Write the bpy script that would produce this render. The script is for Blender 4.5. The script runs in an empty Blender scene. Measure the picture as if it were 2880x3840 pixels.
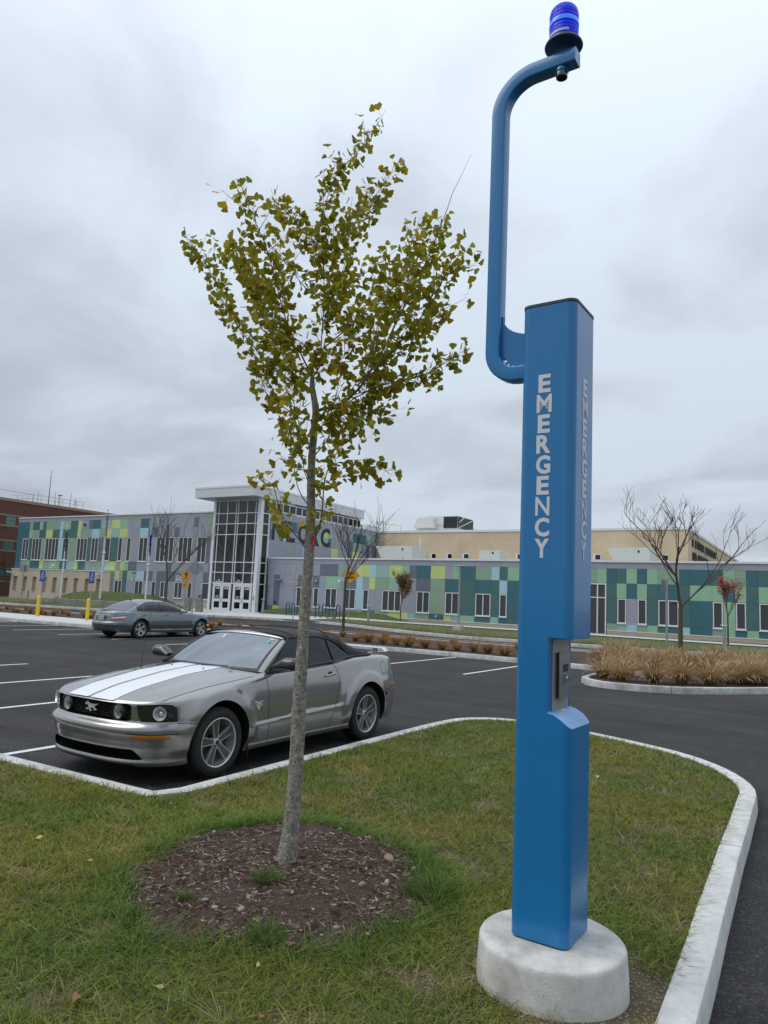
import bpy, bmesh, math, random
import numpy as np
from mathutils import Vector, Matrix, noise as mn
random.seed(7); rng = np.random.default_rng(11)
SC = bpy.context.scene; COL = SC.collection
# ------------------------------------------------------------------ camera
# ground frame: X runs along the facade of the building, Y points at it, Z is up
TH, PITCH, ROLL, CAMH = -0.5482, 0.1213, 0.0447, 1.8287
def site(x, y, z):
    return Vector((x*math.cos(TH)+y*math.sin(TH), -x*math.sin(TH)+y*math.cos(TH), z))
right = site(1, 0, 0); up0 = site(0, -math.sin(PITCH), math.cos(PITCH)); fwd = site(0, math.cos(PITCH), math.sin(PITCH))
cr, sr = math.cos(ROLL), math.sin(ROLL)
rc = right*cr + up0*sr; uc = up0*cr - right*sr
cam = bpy.data.cameras.new('camera'); co = bpy.data.objects.new('camera', cam); COL.objects.link(co)
M = Matrix((( rc.x, uc.x, -fwd.x, 0), (rc.y, uc.y, -fwd.y, 0), (rc.z, uc.z, -fwd.z, CAMH), (0, 0, 0, 1)))
co.matrix_world = M
cam.sensor_fit = 'VERTICAL'; cam.sensor_height = 24; cam.lens = 24*2725.1/3840
cam.clip_start = 0.05; cam.clip_end = 3000
SC.camera = co
# ------------------------------------------------------------------ sky
SUN_EL, SUN_AZ = math.radians(56), math.radians(215)      # azimuth measured in the XY plane from +X
W = bpy.data.worlds.new('World'); SC.world = W; W.use_nodes = True
nt = W.node_tree; nt.nodes.clear()
def N(nt, t, **k):
    n = nt.nodes.new(t)
    for a, b in k.items(): setattr(n, a, b)
    return n
def ramp(nt, fac, stops, interp='LINEAR'):
    r = N(nt, 'ShaderNodeValToRGB'); r.color_ramp.interpolation = interp
    while len(r.color_ramp.elements) < len(stops): r.color_ramp.elements.new(.5)
    for e, (p, c) in zip(r.color_ramp.elements, stops):
        e.position = p; e.color = (*c, 1) if len(c) == 3 else c
    nt.links.new(fac, r.inputs[0]); return r
L = nt.links.new
wo = N(nt, 'ShaderNodeOutputWorld'); mixs = N(nt, 'ShaderNodeMixShader'); mixs.inputs[0].default_value = .93
sky = N(nt, 'ShaderNodeTexSky', sky_type='NISHITA', sun_disc=False); sky.sun_elevation = SUN_EL; sky.sun_rotation = math.pi/2-SUN_AZ
b1 = N(nt, 'ShaderNodeBackground'); b1.inputs[1].default_value = .1; L(sky.outputs[0], b1.inputs[0])
b2 = N(nt, 'ShaderNodeBackground'); b2.inputs[1].default_value = 1.2
tc = N(nt, 'ShaderNodeTexCoord'); sep = N(nt, 'ShaderNodeSeparateXYZ'); L(tc.outputs['Generated'], sep.inputs[0])
# project the cloud layer on a plane overhead so that it flattens towards the horizon
mz = N(nt, 'ShaderNodeMath', operation='MAXIMUM'); L(sep.outputs[2], mz.inputs[0]); mz.inputs[1].default_value = 0
az = N(nt, 'ShaderNodeMath', operation='ADD'); L(mz.outputs[0], az.inputs[0]); az.inputs[1].default_value = .26
dx = N(nt, 'ShaderNodeMath', operation='DIVIDE'); L(sep.outputs[0], dx.inputs[0]); L(az.outputs[0], dx.inputs[1])
dy = N(nt, 'ShaderNodeMath', operation='DIVIDE'); L(sep.outputs[1], dy.inputs[0]); L(az.outputs[0], dy.inputs[1])
cb = N(nt, 'ShaderNodeCombineXYZ'); L(dx.outputs[0], cb.inputs[0]); L(dy.outputs[0], cb.inputs[1])
mp = N(nt, 'ShaderNodeMapping'); L(cb.outputs[0], mp.inputs[0]); mp.inputs['Rotation'].default_value = (0, 0, .5); mp.inputs['Scale'].default_value = (1.25, 1.4, 1); mp.inputs['Location'].default_value = (3.3, 12.1, 0)
n1 = N(nt, 'ShaderNodeTexNoise'); L(mp.outputs[0], n1.inputs[0]); n1.inputs['Scale'].default_value = 1.45; n1.inputs['Detail'].default_value = 7; n1.inputs['Roughness'].default_value = .52; n1.inputs['Distortion'].default_value = .35
n2 = N(nt, 'ShaderNodeTexNoise'); L(cb.outputs[0], n2.inputs[0]); n2.inputs['Scale'].default_value = .33; n2.inputs['Detail'].default_value = 2
ad = N(nt, 'ShaderNodeMath', operation='MULTIPLY_ADD'); L(n2.outputs[0], ad.inputs[0]); ad.inputs[1].default_value = -.8; L(n1.outputs[0], ad.inputs[2])
sub = N(nt, 'ShaderNodeMath', operation='ADD'); L(ad.outputs[0], sub.inputs[0]); sub.inputs[1].default_value = .8
cl = ramp(nt, sub.outputs[0], [(.68, (.43, .47, .54)), (.82, (.51, .565, .645)), (.93, (.585, .65, .735)), (1.06, (.61, .69, .785))])
# towards the horizon: a little darker and greyer, as a real overcast sky
hz = ramp(nt, sep.outputs[2], [(0.0, (.80, .80, .80)), (.12, (.86, .86, .86)), (.4, (1.0, 1.0, 1.0)), (.75, (1.4, 1.4, 1.4)), (1.0, (1.75, 1.75, 1.75))])
mm = N(nt, 'ShaderNodeMixRGB', blend_type='MULTIPLY'); mm.inputs[0].default_value = 1; L(cl.outputs[0], mm.inputs[1]); L(hz.outputs[0], mm.inputs[2])
L(mm.outputs[0], b2.inputs[0])
L(b1.outputs[0], mixs.inputs[1]); L(b2.outputs[0], mixs.inputs[2]); L(mixs.outputs[0], wo.inputs[0])
# ------------------------------------------------------------------ sun behind the overcast
sd = bpy.data.lights.new('sun', 'SUN'); sd.energy = 1.5; sd.angle = math.radians(45); sd.color = (1, .97, .92)
so = bpy.data.objects.new('sun', sd); COL.objects.link(so)
dirv = Vector((math.cos(SUN_EL)*math.cos(SUN_AZ), math.cos(SUN_EL)*math.sin(SUN_AZ), math.sin(SUN_EL)))
so.rotation_euler = dirv.to_track_quat('Z', 'Y').to_euler()
# ------------------------------------------------------------------ output
vs = SC.view_settings; SC.display_settings.display_device = 'sRGB'
vs.view_transform = 'Standard'; vs.look = 'None'; vs.exposure = 0.0; vs.gamma = 1; vs.use_curve_mapping = False
SC.render.engine = 'CYCLES'
# ================================================================== helpers
MAT = {}
def lin(c):
    return tuple(((v/255)/12.92 if v/255 <= .04045 else ((v/255+.055)/1.055)**2.4) for v in c)
def mat(name, col, rough=.6, metal=0., spec=.5, var=0., vscale=4., bump=0., bscale=60., coat=0., trans=0., alpha=1., emis=None, estr=0., detail=4., col2=None, bd=.02, coatr=.05):
    """principled surface whose colour wanders a little (grain, wear) and may carry fine relief"""
    if name in MAT: return MAT[name]
    m = bpy.data.materials.new(name); m.use_nodes = True; nt = m.node_tree; p = nt.nodes['Principled BSDF']
    p.inputs['Base Color'].default_value = (*col, 1); p.inputs['Roughness'].default_value = rough; p.inputs['Metallic'].default_value = metal
    p.inputs['Specular IOR Level'].default_value = spec; p.inputs['Coat Weight'].default_value = coat; p.inputs['Coat Roughness'].default_value = coatr
    p.inputs['Transmission Weight'].default_value = trans; p.inputs['Alpha'].default_value = alpha
    if emis: p.inputs['Emission Color'].default_value = (*emis, 1); p.inputs['Emission Strength'].default_value = estr
    tc = N(nt, 'ShaderNodeTexCoord')
    if var > 0 or col2:
        n = N(nt, 'ShaderNodeTexNoise'); n.inputs['Scale'].default_value = vscale; n.inputs['Detail'].default_value = detail; n.inputs['Roughness'].default_value = .65
        nt.links.new(tc.outputs['Object'], n.inputs[0])
        a = tuple(max(0, c*(1-var)) for c in col); b = tuple(min(1, c*(1+var)) for c in (col2 or col))
        r = ramp(nt, n.outputs[0], [(.3, a), (.7, b)]); nt.links.new(r.outputs[0], p.inputs['Base Color'])
    if bump > 0:
        n = N(nt, 'ShaderNodeTexNoise'); n.inputs['Scale'].default_value = bscale; n.inputs['Detail'].default_value = 5
        nt.links.new(tc.outputs['Object'], n.inputs[0]); b = N(nt, 'ShaderNodeBump'); b.inputs['Strength'].default_value = bump; b.inputs['Distance'].default_value = bd
        nt.links.new(n.outputs[0], b.inputs['Height']); nt.links.new(b.outputs[0], p.inputs['Normal'])
    MAT[name] = m; return m
def attrmat(name, rough=.6, attr='col', spec=.3, trans=0., sub=0.):
    m = bpy.data.materials.new(name); m.use_nodes = True; nt = m.node_tree; p = nt.nodes['Principled BSDF']
    a = N(nt, 'ShaderNodeAttribute', attribute_name=attr); nt.links.new(a.outputs['Color'], p.inputs['Base Color'])
    p.inputs['Roughness'].default_value = rough; p.inputs['Specular IOR Level'].default_value = spec
    if sub:   # thin leaves let light through
        t = N(nt, 'ShaderNodeBsdfTranslucent'); nt.links.new(a.outputs['Color'], t.inputs[0])
        mx = N(nt, 'ShaderNodeMixShader'); mx.inputs[0].default_value = sub
        o = nt.nodes['Material Output']; nt.links.new(p.outputs[0], mx.inputs[1]); nt.links.new(t.outputs[0], mx.inputs[2]); nt.links.new(mx.outputs[0], o.inputs[0])
    MAT[name] = m; return m
class MB:
    """collects faces, then links them as one mesh object"""
    def __init__(s): s.v = []; s.f = []; s.mi = []; s.cur = 0
    def add(s, vs, fs):
        o = len(s.v); s.v += [tuple(v) for v in vs]; s.f += [tuple(i+o for i in f) for f in fs]; s.mi += [s.cur]*len(fs); return s
    def box(s, x0, y0, z0, x1, y1, z1, Mx=None):
        v = [(x0, y0, z0), (x1, y0, z0), (x1, y1, z0), (x0, y1, z0), (x0, y0, z1), (x1, y0, z1), (x1, y1, z1), (x0, y1, z1)]
        if Mx is not None: v = [Mx @ Vector(p) for p in v]
        return s.add(v, [(3, 2, 1, 0), (4, 5, 6, 7), (0, 1, 5, 4), (1, 2, 6, 5), (2, 3, 7, 6), (3, 0, 4, 7)])
    def prism(s, poly, z0, z1, Mx=None):
        n = len(poly); v = [(p[0], p[1], z0) for p in poly]+[(p[0], p[1], z1) for p in poly]
        if Mx is not None: v = [Mx @ Vector(p) for p in v]
        return s.add(v, [tuple(range(n-1, -1, -1)), tuple(range(n, 2*n))]+[(i, (i+1) % n, n+(i+1) % n, n+i) for i in range(n)])
    def tube(s, pts, rad, n=8, caps=True):
        pts = [Vector(p) for p in pts]; rad = rad if isinstance(rad, (list, tuple)) else [rad]*len(pts)
        vs = []; prev = None
        for i, p in enumerate(pts):
            d = (pts[min(i+1, len(pts)-1)]-pts[max(i-1, 0)]).normalized()
            if prev is None: a = d.orthogonal().normalized()
            else: a = (prev-d*prev.dot(d)); a = a.normalized() if a.length > 1e-6 else d.orthogonal().normalized()
            prev = a; b = d.cross(a)
            vs += [p+(a*math.cos(2*math.pi*k/n)+b*math.sin(2*math.pi*k/n))*rad[i] for k in range(n)]
        fs = [(i*n+k, i*n+(k+1) % n, (i+1)*n+(k+1) % n, (i+1)*n+k) for i in range(len(pts)-1) for k in range(n)]
        if caps: fs += [tuple(range(n-1, -1, -1)), tuple(range((len(pts)-1)*n, len(pts)*n))]
        return s.add(vs, fs)
    def lathe(s, prof, n=24, Mx=None, axis='Z', close=False):
        vs = []
        for r, z in prof:
            for k in range(n):
                c, q = math.cos(2*math.pi*k/n)*r, math.sin(2*math.pi*k/n)*r
                v = (c, q, z) if axis == 'Z' else (c, z, q)
                vs.append(Mx @ Vector(v) if Mx is not None else v)
        m = len(prof); fs = [(i*n+k, i*n+(k+1) % n, (i+1)*n+(k+1) % n, (i+1)*n+k) for i in range(m-1) for k in range(n)]
        if axis != 'Z': fs = [f[::-1] for f in fs]
        return s.add(vs, fs)
    def grid(s, P):
        """P: rows of points"""
        r, c = len(P), len(P[0]); return s.add([q for row in P for q in row], [(i*c+j, i*c+j+1, (i+1)*c+j+1, (i+1)*c+j) for i in range(r-1) for j in range(c-1)])
    def build(s, name, m, parent=None, smooth=None, bevel=0, merge=False):
        me = bpy.data.meshes.new(name); me.from_pydata(s.v, [], s.f)
        for q in (m if isinstance(m, (list, tuple)) else [m]): me.materials.append(q)
        if any(s.mi): me.polygons.foreach_set('material_index', s.mi)
        if merge or bevel:
            bm = bmesh.new(); bm.from_mesh(me)
            if merge: bmesh.ops.remove_doubles(bm, verts=bm.verts, dist=1e-5)
            if bevel:
                es = [e for e in bm.edges if len(e.link_faces) == 2 and e.calc_face_angle(0) > .5]
                bmesh.ops.bevel(bm, geom=es, offset=bevel, segments=2, affect='EDGES', profile=.5)
            bmesh.ops.recalc_face_normals(bm, faces=bm.faces)
            bm.to_mesh(me); bm.free()
        me.update()
        if smooth: me.shade_smooth(); me.set_sharp_from_angle(angle=math.radians(smooth))
        o = bpy.data.objects.new(name, me); COL.objects.link(o)
        if parent: o.parent = parent
        return o
def tag(o, label=None, cat=None, group=None, kind=None):
    if label: o['label'] = label
    if cat: o['category'] = cat
    if group: o['group'] = group
    if kind: o['kind'] = kind
    return o
def empty(name, loc=(0, 0, 0), rz=0, **k):
    o = bpy.data.objects.new(name, None); COL.objects.link(o); o.location = loc; o.rotation_euler = (0, 0, rz); o.empty_display_size = .1
    return tag(o, **k)
def inst(name, me, parent, loc=(0, 0, 0), rot=(0, 0, 0), scale=(1, 1, 1)):
    o = bpy.data.objects.new(name, me); COL.objects.link(o); o.parent = parent; o.location = loc; o.rotation_euler = rot; o.scale = scale; return o
def copy_tree(o, parent=None):
    c = o.copy(); COL.objects.link(c); c.parent = parent
    for ch in list(o.children): copy_tree(ch, c)
    return c
def text_mesh(txt, size, m, name, parent, Mx, offset=0., depth=0.001, sx=1., align='CENTER'):
    cu = bpy.data.curves.new('t', 'FONT'); cu.body = txt; cu.size = size; cu.align_x = align; cu.align_y = 'CENTER'; cu.offset = offset; cu.extrude = depth; cu.resolution_u = 4
    t = bpy.data.objects.new('t', cu); COL.objects.link(t); dg = bpy.context.evaluated_depsgraph_get()
    me = bpy.data.meshes.new_from_object(t.evaluated_get(dg)); me.name = name
    bpy.data.objects.remove(t); bpy.data.curves.remove(cu)
    me.transform(Mx @ Matrix.Diagonal((sx, 1, 1, 1))); me.materials.clear(); me.materials.append(m)
    o = bpy.data.objects.new(name, me); COL.objects.link(o); o.parent = parent; return o
def frame(origin, xa, ya):
    xa = Vector(xa).normalized(); ya = Vector(ya).normalized(); za = xa.cross(ya)
    return Matrix(((xa.x, ya.x, za.x, origin[0]), (xa.y, ya.y, za.y, origin[1]), (xa.z, ya.z, za.z, origin[2]), (0, 0, 0, 1)))
def interp(tab, x):
    return float(np.interp(x, [a for a, b in tab], [b for a, b in tab]))
def sstep(a, b, x):
    t = min(1, max(0, (x-a)/(b-a))); return t*t*(3-2*t)
def boolean(o, cutters):
    for c in cutters:
        md = o.modifiers.new('b', 'BOOLEAN'); md.operation = 'DIFFERENCE'; md.object = c; md.solver = 'EXACT'
        try: md.material_mode = 'TRANSFER'
        except Exception: pass
    dg = bpy.context.evaluated_depsgraph_get(); me = bpy.data.meshes.new_from_object(o.evaluated_get(dg)); o.modifiers.clear(); old = o.data; o.data = me; me.name = o.name
    for c in cutters: bpy.data.objects.remove(c)
def gz(s, t):
    """height of the terrain: level car park, then rising gently to the building"""
    return .45*min(1, max(0, (t-24)/18))
# ================================================================== materials
WHITE = mat('white_metal', (.70, .71, .73), .4, var=.04)
asph = mat('asphalt', (.05, .049, .05), .85, spec=.22, bump=.8, bscale=110, bd=.012)
nt = asph.node_tree; p = nt.nodes['Principled BSDF']; tc = N(nt, 'ShaderNodeTexCoord')
na = N(nt, 'ShaderNodeTexNoise'); na.inputs['Scale'].default_value = .35; na.inputs['Detail'].default_value = 6; na.inputs['Roughness'].default_value = .7
nb = N(nt, 'ShaderNodeTexVoronoi'); nb.inputs['Scale'].default_value = 90
nc = N(nt, 'ShaderNodeTexNoise'); nc.inputs['Scale'].default_value = 45; nc.inputs['Detail'].default_value = 3
for q in (na, nb, nc): nt.links.new(tc.outputs['Object'], q.inputs['Vector'])
ra = ramp(nt, na.outputs[0], [(.35, (.030, .029, .030)), (.65, (.050, .048, .048))])
rb = ramp(nt, nb.outputs['Color'], [(.2, (.55, .55, .55)), (.75, (1.1, 1.1, 1.1)), (.95, (2.1, 2.1, 2.1))])
rc_ = ramp(nt, nc.outputs[0], [(.35, (.8, .8, .8)), (.7, (1.25, 1.25, 1.25))])
mpa = N(nt, 'ShaderNodeMapping'); mpa.inputs['Scale'].default_value = (.09, 1.6, 1); mpa.inputs['Rotation'].default_value = (0, 0, .08); nt.links.new(tc.outputs['Object'], mpa.inputs[0])
nd = N(nt, 'ShaderNodeTexNoise'); nd.inputs['Scale'].default_value = 1; nd.inputs['Detail'].default_value = 8; nd.inputs['Roughness'].default_value = .7; nt.links.new(mpa.outputs[0], nd.inputs['Vector'])
rd = ramp(nt, nd.outputs[0], [(.36, (.86, .86, .86)), (.52, (1, 1, 1)), (.68, (1.38, 1.36, 1.34))])
ne = N(nt, 'ShaderNodeTexNoise'); ne.inputs['Scale'].default_value = 1.7; ne.inputs['Detail'].default_value = 3; nt.links.new(tc.outputs['Object'], ne.inputs['Vector'])
re_ = ramp(nt, ne.outputs[0], [(.24, (.62, .62, .62)), (.31, (1, 1, 1))])      # old oil spots
m0 = N(nt, 'ShaderNodeMixRGB', blend_type='MULTIPLY'); m0.inputs[0].default_value = 1; nt.links.new(ra.outputs[0], m0.inputs[1]); nt.links.new(rd.outputs[0], m0.inputs[2])
mo = N(nt, 'ShaderNodeMixRGB', blend_type='MULTIPLY'); mo.inputs[0].default_value = 1; nt.links.new(m0.outputs[0], mo.inputs[1]); nt.links.new(re_.outputs[0], mo.inputs[2])
m1 = N(nt, 'ShaderNodeMixRGB', blend_type='MULTIPLY'); m1.inputs[0].default_value = 1; nt.links.new(mo.outputs[0], m1.inputs[1]); nt.links.new(rb.outputs[0], m1.inputs[2])
m2 = N(nt, 'ShaderNodeMixRGB', blend_type='MULTIPLY'); m2.inputs[0].default_value = 1; nt.links.new(m1.outputs[0], m2.inputs[1]); nt.links.new(rc_.outputs[0], m2.inputs[2]); nt.links.new(m2.outputs[0], p.inputs['Base Color'])
conc = mat('kerb_concrete', (.53, .53, .51), .88, var=.18, vscale=9, detail=10, bump=.35, bscale=110, bd=.006)
conc2 = mat('rough_concrete', (.45, .455, .44), .9, var=.28, vscale=4, detail=9, bump=.7, bscale=28, bd=.02)
wallc = mat('planter_concrete', (.22, .22, .20), .9, var=.3, vscale=1.5, detail=9, bump=.5, bscale=20)
walk = mat('walk_concrete', (.47, .475, .465), .9, var=.1, vscale=3, detail=7)
paint = mat('road_paint', (.62, .62, .61), .7, var=.28, vscale=22, detail=8)
soil = mat('mulch_soil', (.055, .032, .022), .95, var=.5, vscale=25, detail=9, bump=1., bscale=60, bd=.03)
turf = mat('turf_soil', (.10, .07, .046), .95, var=.35, vscale=3.5, detail=9, col2=(.12, .10, .05), bump=1., bscale=70, bd=.03)
earth = mat('earth', (.09, .09, .045), .95, var=.3, vscale=.3, detail=6)
steel = mat('brushed_steel', (.36, .365, .37), .45, metal=.6, var=.08, vscale=3)
galv = mat('galvanised_steel', (.34, .36, .38), .5, metal=.6, var=.12, vscale=6)
dark = mat('black_plastic', (.012, .012, .013), .45)
rubber = mat('tyre_rubber', (.014, .014, .015), .78, bump=.15, bscale=90)
yellow = mat('yellow_plastic', (.72, .50, .01), .4, var=.06)
leafmat = attrmat('ginkgo_leaf', .5, sub=.38)
grassmat = attrmat('grass_blade', .6, sub=.2)
barkm = mat('ginkgo_bark', (.18, .16, .13), .9, var=.4, vscale=30, detail=9, col2=(.25, .235, .20), bump=1., bscale=70, bd=.012)
barkd = mat('dark_bark', (.085, .072, .06), .9, var=.4, vscale=20, detail=6)
twig = mat('bare_twig', (.085, .072, .062), .9)

def weather(m, s1=1.6, holes=38, amt=.62):
    """stains that run over old concrete, plus scattered air holes"""
    nt = m.node_tree; p = nt.nodes['Principled BSDF']; tc = N(nt, 'ShaderNodeTexCoord'); n = N(nt, 'ShaderNodeTexNoise'); n.inputs['Scale'].default_value = s1; n.inputs['Detail'].default_value = 9; n.inputs['Roughness'].default_value = .72; nt.links.new(tc.outputs['Object'], n.inputs['Vector'])
    r = ramp(nt, n.outputs[0], [(.34, (amt, amt*.97, amt*.92)), (.50, (1, 1, 1)), (.72, (1.08, 1.08, 1.08))])
    v = N(nt, 'ShaderNodeTexVoronoi'); v.inputs['Scale'].default_value = holes; nt.links.new(tc.outputs['Object'], v.inputs['Vector']); h = ramp(nt, v.outputs['Distance'], [(.05, (.35, .34, .32)), (.085, (1, 1, 1))])
    g = N(nt, 'ShaderNodeTexNoise'); g.inputs['Scale'].default_value = 6; nt.links.new(tc.outputs['Object'], g.inputs['Vector']); gr_ = ramp(nt, g.outputs[0], [(.50, (1, 1, 1)), (.56, (0, 0, 0))])
    hm = N(nt, 'ShaderNodeMixRGB', blend_type='LIGHTEN'); hm.inputs[0].default_value = 1; nt.links.new(h.outputs[0], hm.inputs[1]); nt.links.new(gr_.outputs[0], hm.inputs[2])
    old = p.inputs['Base Color'].links[0].from_socket; a = N(nt, 'ShaderNodeMixRGB', blend_type='MULTIPLY'); a.inputs[0].default_value = 1; b = N(nt, 'ShaderNodeMixRGB', blend_type='MULTIPLY'); b.inputs[0].default_value = 1
    nt.links.new(old, a.inputs[1]); nt.links.new(r.outputs[0], a.inputs[2]); nt.links.new(a.outputs[0], b.inputs[1]); nt.links.new(hm.outputs[0], b.inputs[2]); nt.links.new(b.outputs[0], p.inputs['Base Color'])
weather(conc, 2.2, 30, .74); weather(conc2, 1.3, 30, .66)
TRUNK = [((-2.87, 3.728, 0.15), 0.0721), ((-2.864, 3.731, 0.228), 0.0618), ((-2.855, 3.737, 0.345), 0.0549), ((-2.847, 3.742, 0.519), 0.0481), ((-2.843, 3.744, 0.822), 0.0455), ((-2.846, 3.742, 1.227), 0.0412), ((-2.844, 3.744, 1.592), 0.036), ((-2.841, 3.745, 1.896), 0.0343), ((-2.838, 3.747, 2.067), 0.0326), ((-2.842, 3.745, 2.365), 0.0292), ((-2.852, 3.738, 2.64), 0.0257), ((-2.853, 3.738, 2.778), 0.024), ((-2.848, 3.741, 2.99), 0.0223), ((-2.849, 3.74, 3.074), 0.0232), ((-2.873, 3.726, 3.2), 0.018), ((-2.877, 3.724, 3.272), 0.0154)]
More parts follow.
